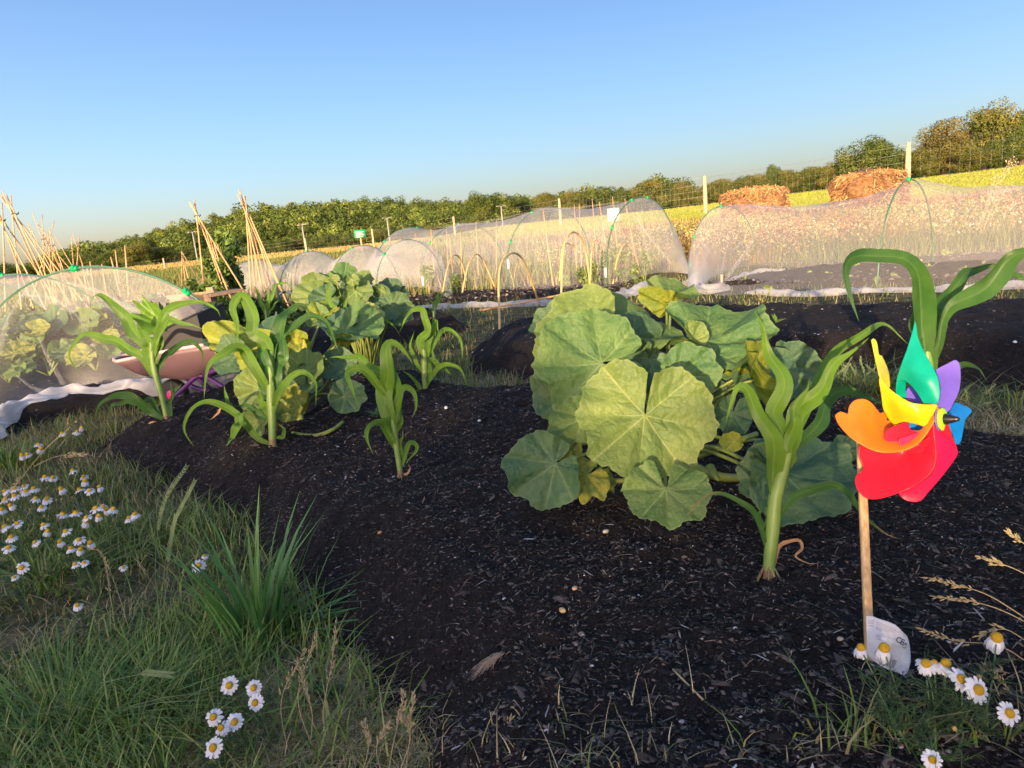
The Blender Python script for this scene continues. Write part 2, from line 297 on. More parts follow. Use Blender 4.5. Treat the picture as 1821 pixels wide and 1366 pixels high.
# ground sheet
u = np.linspace(-1, 1, 420); gx = np.sinh(u*6.6)/math.sinh(6.6)*1600
v = np.linspace(0, 1, 460); gy = -30+ (np.sinh((v-.12)*7.6)-math.sinh(-.12*7.6))/(math.sinh(.88*7.6)-math.sinh(-.12*7.6))*2030
gy = np.concatenate([np.linspace(-120, -4, 12), np.linspace(-3.6, 12, 160), 12+np.geomspace(.12, 2200, 150)])
X, Y = np.meshgrid(gx, gy, indexing='ij'); Z = terr(X, Y)
def groundmat():
    m = bpy.data.materials.new('ground_cover'); m.use_nodes = True; t = m.node_tree; N = t.nodes; L = t.links; b = N['Principled BSDF']; b.inputs['Roughness'].default_value = .95; b.inputs['Specular IOR Level'].default_value = .2
    tc = N.new('ShaderNodeTexCoord'); sp = N.new('ShaderNodeSeparateXYZ'); L.new(tc.outputs['Object'], sp.inputs[0])
    def nz(s, d=6):
        n = N.new('ShaderNodeTexNoise'); n.inputs['Scale'].default_value = s; n.inputs['Detail'].default_value = d; L.new(tc.outputs['Object'], n.inputs[0]); return n.outputs[0]
    def ramp(i, *e):
        r = N.new('ShaderNodeValToRGB'); L.new(i, r.inputs[0]); el = r.color_ramp.elements; el[0].position, el[0].color = e[0][0], (*e[0][1], 1); el[1].position, el[1].color = e[-1][0], (*e[-1][1], 1)
        for p, c in e[1:-1]: k = el.new(p); k.color = (*c, 1)
        return r.outputs[0]
    near = ramp(nz(9), (.35, (.035, .045, .018)), (.5, (.085, .08, .035)), (.68, (.20, .15, .075)))
    field = ramp(nz(.08), (.35, (.15, .20, .03)), (.65, (.26, .25, .05)))
    strip = ramp(nz(1.3), (.35, (.24, .15, .06)), (.65, (.34, .27, .10)))
    def mixy(a, b_, y0, y1, ax='Y'):
        mr = N.new('ShaderNodeMapRange'); mr.inputs['From Min'].default_value = y0; mr.inputs['From Max'].default_value = y1; L.new(sp.outputs[ax], mr.inputs[0])
        mx = N.new('ShaderNodeMix'); mx.data_type = 'RGBA'; L.new(mr.outputs[0], mx.inputs['Factor']); L.new(a, mx.inputs['A']); L.new(b_, mx.inputs['B']); return mx.outputs['Result']
    c = mixy(near, strip, 8, 10.5); c = mixy(c, field, 17, 19)
    far = ramp(nz(.05), (.3, (.04, .07, .02)), (.7, (.06, .09, .02))); c = mixy(c, far, 110, 150)
    L.new(c, b.inputs['Base Color'])
    bp = N.new('ShaderNodeBump'); bp.inputs['Distance'].default_value = .03; L.new(nz(40), bp.inputs['Height']); L.new(bp.outputs[0], b.inputs['Normal']); return m
M['ground'] = groundmat()
tag(mesh('ground', np.stack([X, Y, Z], -1), grid_faces(len(gx), len(gy)), M['ground']), kind='structure')
# ------------------------------------------------------------ soil beds: real mounds
def bed_mesh(b, step, x0=None, x1=None, y0=None, y1=None, rough=1.0):
    p = np.array(b['poly']); x0 = p[:, 0].min()-.05 if x0 is None else x0; x1 = p[:, 0].max()+.05 if x1 is None else x1
    y0 = p[:, 1].min()-.05 if y0 is None else y0; y1 = p[:, 1].max()+.05 if y1 is None else y1
    xs = np.arange(x0, x1, step); ys = np.arange(y0, y1, step); X, Y = np.meshgrid(xs, ys, indexing='ij')
    s, z = bed_z(b, X, Y, rough)
    r = np.random.default_rng(3).random(X.shape)-.5
    z += sstep(-.02, .1, s)*rough*r*.004
    keep = (s > -.06); Fc = grid_faces(*X.shape); k = keep.ravel()[Fc].all(1); return np.stack([X, Y, z], -1).reshape(-1, 3), Fc[k]
for i, b in enumerate(BEDS):
    V, Fc = bed_mesh(b, .011 if i == 0 else .03, x0=-2.3 if i == 0 else None, x1=2.2 if i == 0 else None, y0=.55 if i == 0 else None)
    tag(mesh('soil_bed', V, Fc, M['soil']), kind='structure')
# soil strips under the far netting (lower, browner)
STRIPS = []
def strip_bed(pix, c, H=.05):
    b = dict(poly=gp(pix), H=H, w=.3); STRIPS.append(b); V, Fc = bed_mesh(b, .05); tag(mesh('soil_bed', V, Fc, M[c]), kind='structure')
strip_bed([(640, 552), (740, 546), (900, 540), (1110, 528), (1150, 500), (1000, 478), (700, 500), (560, 530)], 'soil')
strip_bed([(1235, 520), (1330, 520), (1560, 514), (1821, 508), (2200, 505), (2200, 430), (1821, 455), (1560, 470), (1400, 487), (1300, 500)], 'soil2', .08)
# chips, bark shreds and grit mixed through the compost
def shards(n, region, size, col, name, lab, asp=(1.5, 5), thick=.4, lift=.0, mask=inbed, cat_=None):
    ds = rng.random(n); x0, x1, y0, y1 = region; y = y0+(y1-y0)*rng.random(n)**1.25; x = x0+(x1-x0)*rng.random(n); k = mask(x, y) if mask else np.ones(n, bool); x, y = x[k], y[k]; n = len(x)
    z = hz(x, y)+lift; a = rng.random(n)*2*math.pi; L = size*(.4+1.4*rng.random(n)**2.5); Wd = L/(asp[0]+(asp[1]-asp[0])*rng.random(n)); T = Wd*thick; tl = (rng.random(n)-.5)*.7
    ca, sa = np.cos(a), np.sin(a); V = np.zeros((n, 6, 3)); o = [(-1, -.3, 0), (-.5, .9, .1), (1, .35, .0), (.7, -1, .1), (0.1, .0, 1), (-.1, 0, -1)]
    for j, (p, q, r) in enumerate(o):
        p = p*(1+.3*(rng.random(n)-.5)); q = q*(1+.6*(rng.random(n)-.5)); V[:, j, 0] = x+ca*p*L/2-sa*q*Wd/2; V[:, j, 1] = y+sa*p*L/2+ca*q*Wd/2; V[:, j, 2] = z+r*T/2+p*L/2*np.sin(tl)
    fb = np.array([[0, 3, 4], [3, 2, 4], [2, 1, 4], [1, 0, 4]]); Fc = (np.arange(n)[:, None, None]*6+fb).reshape(-1, 3)
    c = col(n); C = np.repeat(c, 6, 0); return tag(mesh(name, V.reshape(-1, 3), Fc, M['cols'], smooth=False, cols=C), label=lab, cat=cat_, kind='stuff')
def cdark(n): g = .008+.13*rng.random((n, 1))**3.6; return g*np.array([1.05, .85, .73])*(1+.15*(rng.random((n, 3))-.5))
def clight(n):
    t = rng.random((n, 1)); pal = np.array([[.42, .40, .38], [.32, .22, .14], [.50, .50, .54], [.22, .13, .08], [.30, .28, .26]]); return pal[rng.integers(0, 5, n)]*(.25+.9*t)
shards(90000, (-2, 2.1, .65, 3.4), .011, cdark, 'bark_chips', 'dark bark chips mixed through the compost', lift=.002, cat_='bark chips')
shards(130000, (-1.6, 1.9, .65, 2.6), .0065, lambda n: cdark(n)*1.15+.002, 'bark_crumbs', 'fine dark crumbs of compost', asp=(1, 3.5), thick=.7, lift=.003, cat_='bark chips')
shards(40000, (-4, 6, 2.2, 7.2), .02, cdark, 'bark_chips', 'dark bark chips over the farther soil beds', cat_='bark chips')
shards(9000, (-2, 2.1, .65, 3.4), .024, lambda n: cdark(n)*.9, 'bark_pieces', 'larger dark bark pieces in the compost', asp=(1.6, 4), thick=.5, cat_='bark chips')
shards(6500, (-2, 2.1, .65, 3.4), .0050, clight, 'grit', 'pale grit flecks scattered on the dark compost', asp=(1, 2), thick=.8, lift=.003, cat_='grit')
shards(2600, (-2, 2.1, .65, 3.4), .017, clight, 'wood_splinters', 'pale splinters of wood and straw on the compost', asp=(5, 12), lift=.005, cat_='splinters')
shards(1600, (-3.5, 6, 3.2, 7.2), .012, clight, 'grit', 'pale grit flecks on the farther beds', asp=(1, 2), thick=.8, lift=.004, cat_='grit')
def bare(x, y): return (bedh(x, y) > terr(x, y)+.006) & (np.asarray(y) < 12)
def instrip(x, y):
    m_ = np.zeros(np.shape(x), bool)
    for b in STRIPS: m_ |= poly_sd(x, y, b['poly']).reshape(np.shape(x)) > 0
    return m_
shards(16000, (-2.5, 7, 5, 11), .035, lambda n: cdark(n)*2.4+.008, 'soil_clods', 'crumbly soil lumps under the far netting', asp=(1, 2), thick=.8, lift=.072, mask=instrip, cat_='soil')
def hit(px, py):
    r_ = ray(px, py)
    for t in np.arange(.7, 6, .004):
        p = CAM+r_*t
        if p[2] <= hz1(p[0], p[1]): return p, t
    return p, t
# single stones one can point to
PEB = [(1000, 1085, 14, (.62, .42, .20), 'tan'), (1022, 1046, 11, (.55, .34, .20), 'orange'), (676, 947, 10, (.5, .33, .14), 'ochre'), (860, 1020, 8, (.5, .5, .42), 'pale'), (1494, 1136, 11, (.5, .42, .30), 'buff'),
 (714, 1071, 8, (.45, .40, .34), 'chalky'), (717, 1130, 7, (.55, .55, .55), 'white'), (875, 1179, 7, (.5, .3, .12), 'rusty'), (1212, 1283, 10, (.33, .34, .35), 'grey'), (1365, 1291, 9, (.55, .55, .5), 'whitish'), (1077, 945, 11, (.5, .45, .34), 'cream'),
 (1135, 1182, 8, (.45, .44, .40), 'ivory'), (1242, 1329, 8, (.45, .42, .36), 'sandy'), (793, 725, 8, (.7, .72, .7), 'bright white'), (852, 748, 7, (.7, .72, .75), 'bluish white'), (1805, 608, 8, (.7, .75, .8), 'snow white'), (700, 848, 6, (.6, .5, .4), 'light'), (1566, 622, 7, (.5, .35, .22), 'brown')]
WH = ['below the large squash plant', 'in the sunlit patch of soil', 'right of the grass clump', 'in the middle of the front soil', 'left of the pinwheel stick', 'low in the soil right of the grass clump', 'beside a straw tuft', 'right below the straw tuft', 'near the bottom edge of the soil', 'near the bottom edge left of the daisies', 'just below the lowest squash leaf',
 'in the lower middle of the soil', 'at the bottom edge of the soil', 'behind the small corn plant', 'in the soil behind the small corn plant, right of it', 'on the right bed, at the edge of the view', 'at the foot of the smallest corn', 'on the right bed, left of the pinwheel']
for (px, py, w, c, nm), wh in zip(PEB, WH):
    p = G(px, py, .13); z = hz1(p[0], p[1]); p = G(px, py, z+.004); d = proj(p)[2]; r = w/2/FPX*d*1.1
    V, Fc = sphere((0, 0, 0), 1, 8, 6, (r, r*.75, r*.55), .18); a = rnd.random()*6; c_, s_ = math.cos(a), math.sin(a); V = V@np.array([[c_, s_, 0], [-s_, c_, 0], [0, 0, 1]])+p
    tag(mesh('stone', V, Fc, mat('stone_'+nm.replace(' ', '_'), c, .85, nz=(120, .4))), f'{nm} little stone {wh}', 'stone', 'stones on the soil')
# ------------------------------------------------------------ big round squash leaves
def squash_leaf(parent, J, n, t, L, m, wr=1.0, cup=.10, wav=.05, gap=9, seed=0, nu=100, nv=26, lobes=.03, droop=0.0, name='leaf', fold=0.0, rd=0.0, back=None):
    """J junction with the stalk, n blade normal, t direction of the tip, L length of the tip lobe"""
    r_ = random.Random(seed); n = nrm(n); t = nrm(t-n*(t@n)); s = np.cross(n, t)
    ph = np.radians(np.linspace(-(180-gap), 180-gap, nu)); rho = np.linspace(0, 1, nv)**.9; PH, RH = np.meshgrid(ph, rho, indexing='ij'); PH = PH*(1-(16 if rd else 26)/180*np.exp(-RH/.13))
    ap = np.abs(PH); kr = max(rd, r_.uniform(0, .5)); mixr = lambda a_, b_: a_*(1-kr)+b_*kr; out = np.interp(np.degrees(ap), [0, 45, 90, 130, 158, 175], [1, .99, mixr(.90, .98), mixr(.80, .93), mixr(.72, .86), mixr(.48, .62)]); back = (1 if rd else r_.uniform(.55, .95)) if back is None else back; out = out*(1-(1-back)*sstep(85, 140, np.degrees(ap)))
    pk = [r_.random()*6 for _ in range(6)]
    out = out*(1+lobes*1.6*np.cos(PH*8.4)*np.clip(1.9-ap, 0, 1)+.03*np.sin(PH*3+pk[0])+.022*np.sin(PH*11+pk[1])+.012*np.sin(PH*29+pk[2])+.010*np.sin(PH*47+pk[5]))
    R = RH*out; x = R*np.cos(PH); y = R*np.sin(PH)*wr
    # veins
    ang = np.radians([0, 42, -42, 86, -86, 136, -136]); vein = np.zeros_like(x); ridge = np.zeros_like(x)
    best = np.full(x.shape, 9.); S_ = np.zeros_like(x); T_ = np.zeros_like(x)
    for a in ang:
        a = a+(r_.random()-.5)*.08; al = x*math.cos(a)+y*math.sin(a); pr = -x*math.sin(a)+y*math.cos(a); dd = np.where(al > 0, np.abs(pr), 9); k = dd < best
        da = np.abs(np.angle(np.exp(1j*(PH-a)))); k = da < np.abs(best) if False else k
        best = np.where(k, dd, best); S_ = np.where(k, al, S_); T_ = np.where(k, pr, T_)
    wv = .0075*(1.25-RH*.95); vein = np.exp(-(best/wv)**2)
    sec = (S_-np.abs(T_)*.95+.05*np.sin(S_*9+pk[3])); sp = .20; fr = np.abs((sec/sp) % 1-.5)*sp; v2 = np.exp(-((fr)/.0065)**2)*.42*(best > .012)*sstep(.06, .2, RH)
    ter = np.abs(((S_+np.abs(T_)*1.1)/.06) % 1-.5)*.06; v3 = np.exp(-(ter/.007)**2)*.14
    vein = np.clip(np.maximum(np.maximum(vein, v2), v3), 0, 1); edge = sstep(.95, 1, RH)*.35; vein = np.maximum(vein, edge)
    cup = cup+(.03 if rd else r_.uniform(.02, .12)); z = cup*RH**2+r_.uniform(-.06, .06)*x+.15*RH**1.6*np.sin(PH*2+pk[0])+.07*RH**2*np.sin(PH*3+pk[5])+.04*RH**3*np.sin(PH*8+pk[4])-droop*np.maximum(x, 0)**2+wav*RH**2.2*(np.sin(PH*5+pk[4])*.6+np.sin(PH*9+pk[1])*.35+np.sin(PH*17+pk[2])*.14)
    z += -.055*np.exp(-(best/.10)**2)*sstep(0, .3, RH)-.010*np.exp(-(fr/.025)**2)*sstep(.1, .3, RH)+.06*fbm(x*4+seed, y*4, 4)*RH
    if fold: z += fold*np.abs(y)*np.minimum(1, RH*1.5)
    z -= .05*np.exp(-(RH/.08)**2)*0
    V = np.asarray(J)+L*(x[..., None]*t+y[..., None]*s+z[..., None]*n)
    return mesh(name, V, grid_faces(nu, nv), m, parent, attrs={'vein': vein.ravel()})
def stem(parent, pts, r, m, name='leaf_stalk', n=6, k=14): V, Fc = tube(pts, r, n, k); return mesh(name, V, Fc, m, parent)
Kr = np.array([1, 0, 0.]); Ku = np.array([0, 0, 1.]); Kt = np.array([0, -1., 0])
def place_leaf(parent, J, tip, d, nv_, m, base=None, pr=.006, seed=1, dd=None, **k):
    if m is M['squash']: m = [M['squash'], M['squash_b'], M['squash_c'], M['squash_b']][(seed+1) % 4]
    Jp = P(J[0], J[1], d); n = nrm(Kr*nv_[0]+Ku*nv_[1]+Kt*nv_[2]); r = ray(*tip); den = r@n
    T = CAM+r*(((Jp-CAM)@n)/den); t = T-Jp; L = np.linalg.norm(t); 
    if not (.3 < abs(np.linalg.norm(t)/(np.hypot(J[0]-tip[0], J[1]-tip[1])*d/FPX)) < 2.6): L = np.hypot(J[0]-tip[0], J[1]-tip[1])*d/FPX*1.05
    if n@(CAM-Jp) < 0 and False: n = -n
    lf = squash_leaf(parent, Jp, n, t, L, m, seed=seed, **k)
    if base is not None:
        b = np.array(base)+np.array([rnd.uniform(-.03, .03), rnd.uniform(-.03, .03), 0]); nb = n if n[2] > 0 else -n
        mid = Jp*.45+b*.55+np.array([0, .04, .03]); pre = Jp-nb*L*.18; stem(parent, [b, mid, pre, Jp-nb*.001], [pr, pr*.9, pr*.7, pr*.6], M['petiole'])
    return lf
M['squash_b'] = leafmat('squash_leaf_bright', (.11, .18, .045), (.40, .45, .16), (.19, .26, .06), rough=.5, trans=.25, vs=.62, bs=8)
M['squash_c'] = leafmat('squash_leaf_cool', (.06, .145, .045), (.30, .38, .14), (.12, .21, .055), rough=.55, trans=.2, vs=.6, bs=11)
SQ, SD, SY, SM = M['squash'], M['squash_dark'], M['squash_yellow'], M['squash_mottled']
def squash_plant(base, label, leaves, vines=()):
    z = hz1(base[0], base[1]); b = np.array([base[0], base[1], z-.01]); o = thing('squash_plant', b, label, 'squash plant', 'squash plants')
    V, Fc = tube([b, b+[.0, .01, .04], b+[.01, .01, .09]], [.02, .017, .012], 8, 8); mesh('crown_stem', V, Fc, M['petiole'], o)
    for i, l in enumerate(leaves):
        J, tip, d, nv_, m = l[:5]; k = dict(l[5]) if len(l) > 5 else {}; st = k.pop('stalk', True)
        place_leaf(o, J, tip, d, nv_, m, base=b+np.array([0, 0, .05]) if st else None, seed=i*7+int(b[0]*100) % 50, **k)
    for pts, r in vines: stem(o, pts, r, M['petiole'], 'vine', 8, 18)
    return o
c5 = lambda x, y: (880+x*.3586, 470+y*.3586)
fgb = P(1200, 800, 1.75); fgb = np.array([fgb[0], fgb[1]])
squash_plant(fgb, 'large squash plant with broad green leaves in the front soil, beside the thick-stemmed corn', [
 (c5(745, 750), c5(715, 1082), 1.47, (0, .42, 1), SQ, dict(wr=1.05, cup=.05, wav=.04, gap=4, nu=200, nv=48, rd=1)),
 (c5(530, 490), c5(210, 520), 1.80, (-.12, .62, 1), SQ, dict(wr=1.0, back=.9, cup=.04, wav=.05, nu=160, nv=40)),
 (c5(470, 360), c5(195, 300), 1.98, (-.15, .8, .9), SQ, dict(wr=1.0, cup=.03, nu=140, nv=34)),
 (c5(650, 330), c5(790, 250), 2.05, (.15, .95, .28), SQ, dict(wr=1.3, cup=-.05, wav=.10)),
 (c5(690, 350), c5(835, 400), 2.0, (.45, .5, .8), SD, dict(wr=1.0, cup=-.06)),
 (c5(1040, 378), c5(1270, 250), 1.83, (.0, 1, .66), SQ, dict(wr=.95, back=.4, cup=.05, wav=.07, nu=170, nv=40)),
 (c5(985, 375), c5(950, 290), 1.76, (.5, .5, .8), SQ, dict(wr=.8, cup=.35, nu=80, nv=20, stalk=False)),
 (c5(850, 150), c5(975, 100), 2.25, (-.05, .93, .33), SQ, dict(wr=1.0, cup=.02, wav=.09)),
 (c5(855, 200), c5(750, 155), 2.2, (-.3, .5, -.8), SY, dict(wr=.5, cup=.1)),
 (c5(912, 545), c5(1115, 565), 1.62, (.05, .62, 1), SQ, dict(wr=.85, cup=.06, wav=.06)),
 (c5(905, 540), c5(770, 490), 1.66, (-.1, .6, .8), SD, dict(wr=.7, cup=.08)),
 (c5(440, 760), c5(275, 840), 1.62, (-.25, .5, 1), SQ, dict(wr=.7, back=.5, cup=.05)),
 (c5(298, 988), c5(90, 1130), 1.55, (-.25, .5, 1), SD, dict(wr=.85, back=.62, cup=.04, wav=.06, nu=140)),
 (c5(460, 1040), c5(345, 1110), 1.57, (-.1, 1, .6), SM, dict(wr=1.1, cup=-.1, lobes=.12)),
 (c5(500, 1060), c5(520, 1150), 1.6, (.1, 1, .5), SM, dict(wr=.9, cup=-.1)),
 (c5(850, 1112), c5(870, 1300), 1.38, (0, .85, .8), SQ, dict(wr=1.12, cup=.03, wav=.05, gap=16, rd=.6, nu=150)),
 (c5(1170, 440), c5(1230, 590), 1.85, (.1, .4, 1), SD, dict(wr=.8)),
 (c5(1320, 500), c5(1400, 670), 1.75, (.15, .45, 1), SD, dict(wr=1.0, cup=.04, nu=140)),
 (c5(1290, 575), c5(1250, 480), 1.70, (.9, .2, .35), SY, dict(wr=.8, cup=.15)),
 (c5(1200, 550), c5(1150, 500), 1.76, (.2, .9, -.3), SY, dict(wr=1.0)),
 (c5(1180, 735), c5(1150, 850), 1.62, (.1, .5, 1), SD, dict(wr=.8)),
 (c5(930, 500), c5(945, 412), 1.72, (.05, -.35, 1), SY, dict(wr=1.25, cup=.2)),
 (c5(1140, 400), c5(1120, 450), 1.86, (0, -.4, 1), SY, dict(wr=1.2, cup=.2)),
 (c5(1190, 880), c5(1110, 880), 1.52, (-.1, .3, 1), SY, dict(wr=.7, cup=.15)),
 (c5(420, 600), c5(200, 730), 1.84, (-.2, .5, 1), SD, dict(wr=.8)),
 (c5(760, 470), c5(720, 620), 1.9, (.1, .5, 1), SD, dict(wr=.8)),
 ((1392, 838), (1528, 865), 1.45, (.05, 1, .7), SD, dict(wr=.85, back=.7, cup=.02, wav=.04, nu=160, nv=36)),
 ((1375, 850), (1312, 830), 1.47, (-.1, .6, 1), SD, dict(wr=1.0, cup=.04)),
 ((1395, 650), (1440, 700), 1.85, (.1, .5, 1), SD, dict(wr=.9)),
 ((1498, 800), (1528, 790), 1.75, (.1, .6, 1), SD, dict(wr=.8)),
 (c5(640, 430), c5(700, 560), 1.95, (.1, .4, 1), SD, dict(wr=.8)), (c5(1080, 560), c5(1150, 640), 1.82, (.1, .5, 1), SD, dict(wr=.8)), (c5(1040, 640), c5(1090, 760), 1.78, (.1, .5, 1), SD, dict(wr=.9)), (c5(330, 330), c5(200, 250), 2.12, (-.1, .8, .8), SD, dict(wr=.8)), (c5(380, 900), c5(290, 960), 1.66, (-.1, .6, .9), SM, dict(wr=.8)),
], vines=[([P(1200, 805, 1.6), P(1235, 830, 1.58), P(1280, 848, 1.57), P(1330, 850, 1.62)], [.010, .011, .010, .008]),
          ([P(1240, 812, 1.68), P(1290, 792, 1.68), P(1345, 772, 1.72)], [.008, .009, .007]),
          ([P(1070, 850, 1.62), P(1110, 855, 1.62), P(1180, 838, 1.64)], [.006, .006, .006]),
          ([P(1262, 832, 1.58), P(1272, 848, 1.55), P(1278, 855, 1.54)], [.012, .010, .002])])
c2 = lambda x, y: (300+x*.2342, 500+y*.2342); c4 = lambda x, y: (480+x*.2087, 440+y*.2087)
lb = P(530, 735, 2.75)
squash_plant(lb, 'squash plant with many bright yellow leaves behind the tall corn on the left', [
 (c2(700, 510), c2(330, 465), 2.75, (-.1, 1, .7), SY, dict(wr=.42, back=.3, cup=.03, wav=.10)),
 (c2(640, 480), c2(420, 430), 2.82, (-.1, .95, .35), SD, dict(wr=.8)),
 (c2(960, 490), c2(1050, 400), 2.85, (.1, .2, 1), SY, dict(wr=.9, cup=.15, wav=.16)),
 (c2(1000, 540), c2(900, 500), 2.82, (.1, .2, 1), SM, dict(wr=1.0, cup=.15)),
 (c2(1045, 690), c2(1040, 512), 2.55, (.0, .45, 1), SQ, dict(wr=.85, cup=.06)),
 (c2(1060, 700), c2(1090, 850), 2.57, (.2, .4, 1), SD, dict(wr=.8)),
 (c2(960, 720), c2(820, 850), 2.62, (-.1, .45, 1), SD, dict(wr=.9)),
 (c4(650, 690), c4(990, 660), 2.85, (.0, .95, .38), SQ, dict(wr=.9, cup=.02, wav=.10)),
 (c4(640, 680), c4(490, 600), 2.9, (-.1, .8, .6), SD, dict(wr=.8, wav=.06)),
 (c4(600, 800), c4(740, 745), 2.8, (.1, -.5, .8), SY, dict(wr=.6)),
 (c4(430, 590), c4(560, 500), 3.0, (.05, .95, .45), SY, dict(wr=.7, wav=.1)),
 (c4(420, 610), c4(330, 520), 3.02, (0, .55, .8), SQ, dict(wr=.8, wav=.1)),
 (c2(690, 820), c2(510, 890), 2.55, (-.2, .4, 1), SQ, dict(wr=.9)),
 (c2(510, 550), c2(345, 640), 2.7, (-.2, .5, 1), SD, dict(wr=.9)),
 (c2(620, 600), c2(520, 610), 2.6, (-.4, .2, 1), SY, dict(wr=.7, cup=.1)),
 (c2(660, 680), c2(640, 780), 2.6, (-.1, .3, 1), SY, dict(wr=.5, cup=.1)),
 (c2(715, 1050), c2(580, 1075), 2.42, (-.2, .5, 1), SQ, dict(wr=.9)),
 (c2(900, 960), c2(880, 1070), 2.5, (.1, .6, 1), SM, dict(wr=1.1)),
 (c2(960, 880), c2(1050, 920), 2.55, (.1, .6, 1), SM, dict(wr=1.0)),
 (c2(1000, 900), c2(820, 900), 2.58, (.1, .5, 1), SM, dict(wr=.8)),
 (c2(1335, 870), c2(1500, 900), 2.58, (.1, .5, 1), SD, dict(wr=.9)),
 (c2(1330, 870), c2(1225, 800), 2.62, (0, .5, 1), SD, dict(wr=.9)),
 (c2(1270, 640), c2(1420, 700), 2.66, (.1, .6, .9), SD, dict(wr=.9)),
 (c2(1170, 640), c2(1220, 670), 2.66, (.1, .4, 1), SQ, dict(wr=.9)),
 (c2(860, 640), c2(790, 560), 2.75, (0, .4, 1), SD, dict(wr=.9)),
 (c2(800, 700), c2(700, 640), 2.72, (0, .4, 1), SM, dict(wr=.9)),
 (c2(780, 400), c2(700, 370), 2.95, (0, .6, 1), SM, dict(wr=.9)),
], vines=[([P(520, 770, 2.55), P(560, 775, 2.5), P(590, 765, 2.5), P(610, 750, 2.55)], [.006, .008, .006]), ([P(540, 720, 2.7), P(575, 690, 2.7), P(588, 672, 2.7)], [.006, .006, .006])])
bb = P(640, 575, 4.0)
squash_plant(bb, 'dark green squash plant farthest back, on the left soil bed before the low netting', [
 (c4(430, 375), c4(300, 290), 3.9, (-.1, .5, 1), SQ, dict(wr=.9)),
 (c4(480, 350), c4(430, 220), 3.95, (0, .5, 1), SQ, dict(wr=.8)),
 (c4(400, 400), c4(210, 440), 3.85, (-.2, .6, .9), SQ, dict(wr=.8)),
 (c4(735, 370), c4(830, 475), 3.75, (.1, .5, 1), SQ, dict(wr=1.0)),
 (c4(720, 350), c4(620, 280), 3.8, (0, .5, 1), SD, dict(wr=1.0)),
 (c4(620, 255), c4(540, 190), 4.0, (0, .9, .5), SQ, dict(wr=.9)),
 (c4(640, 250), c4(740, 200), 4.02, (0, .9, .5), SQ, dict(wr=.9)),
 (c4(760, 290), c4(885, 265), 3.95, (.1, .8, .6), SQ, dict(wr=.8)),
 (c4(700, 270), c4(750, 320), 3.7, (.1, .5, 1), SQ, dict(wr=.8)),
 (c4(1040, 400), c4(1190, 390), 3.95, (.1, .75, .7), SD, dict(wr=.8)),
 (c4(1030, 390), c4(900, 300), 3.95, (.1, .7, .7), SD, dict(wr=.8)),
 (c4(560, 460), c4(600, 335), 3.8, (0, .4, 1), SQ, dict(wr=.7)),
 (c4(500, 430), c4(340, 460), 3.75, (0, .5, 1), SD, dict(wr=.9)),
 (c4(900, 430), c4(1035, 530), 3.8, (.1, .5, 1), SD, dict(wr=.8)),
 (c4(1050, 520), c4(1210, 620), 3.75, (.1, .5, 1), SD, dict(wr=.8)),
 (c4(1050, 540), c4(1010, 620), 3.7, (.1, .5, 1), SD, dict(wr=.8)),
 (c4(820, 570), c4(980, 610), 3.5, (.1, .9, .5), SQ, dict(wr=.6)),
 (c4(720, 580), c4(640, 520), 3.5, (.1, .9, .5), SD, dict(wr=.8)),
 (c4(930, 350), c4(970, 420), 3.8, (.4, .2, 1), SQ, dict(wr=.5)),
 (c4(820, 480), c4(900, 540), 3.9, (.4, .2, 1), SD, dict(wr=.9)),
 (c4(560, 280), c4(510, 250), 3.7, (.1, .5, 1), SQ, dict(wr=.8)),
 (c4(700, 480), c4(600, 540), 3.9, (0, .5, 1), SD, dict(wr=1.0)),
 (c4(880, 540), c4(850, 650), 3.7, (.1, .5, 1), SD, dict(wr=.9)), (c4(770, 560), c4(700, 660), 3.72, (0, .5, 1), SD, dict(wr=.9)), (c4(960, 560), c4(1010, 650), 3.72, (.1, .6, 1), SD, dict(wr=.8)), (c4(660, 600), c4(600, 660), 3.8, (0, .6, 1), SD, dict(wr=.9)),
])
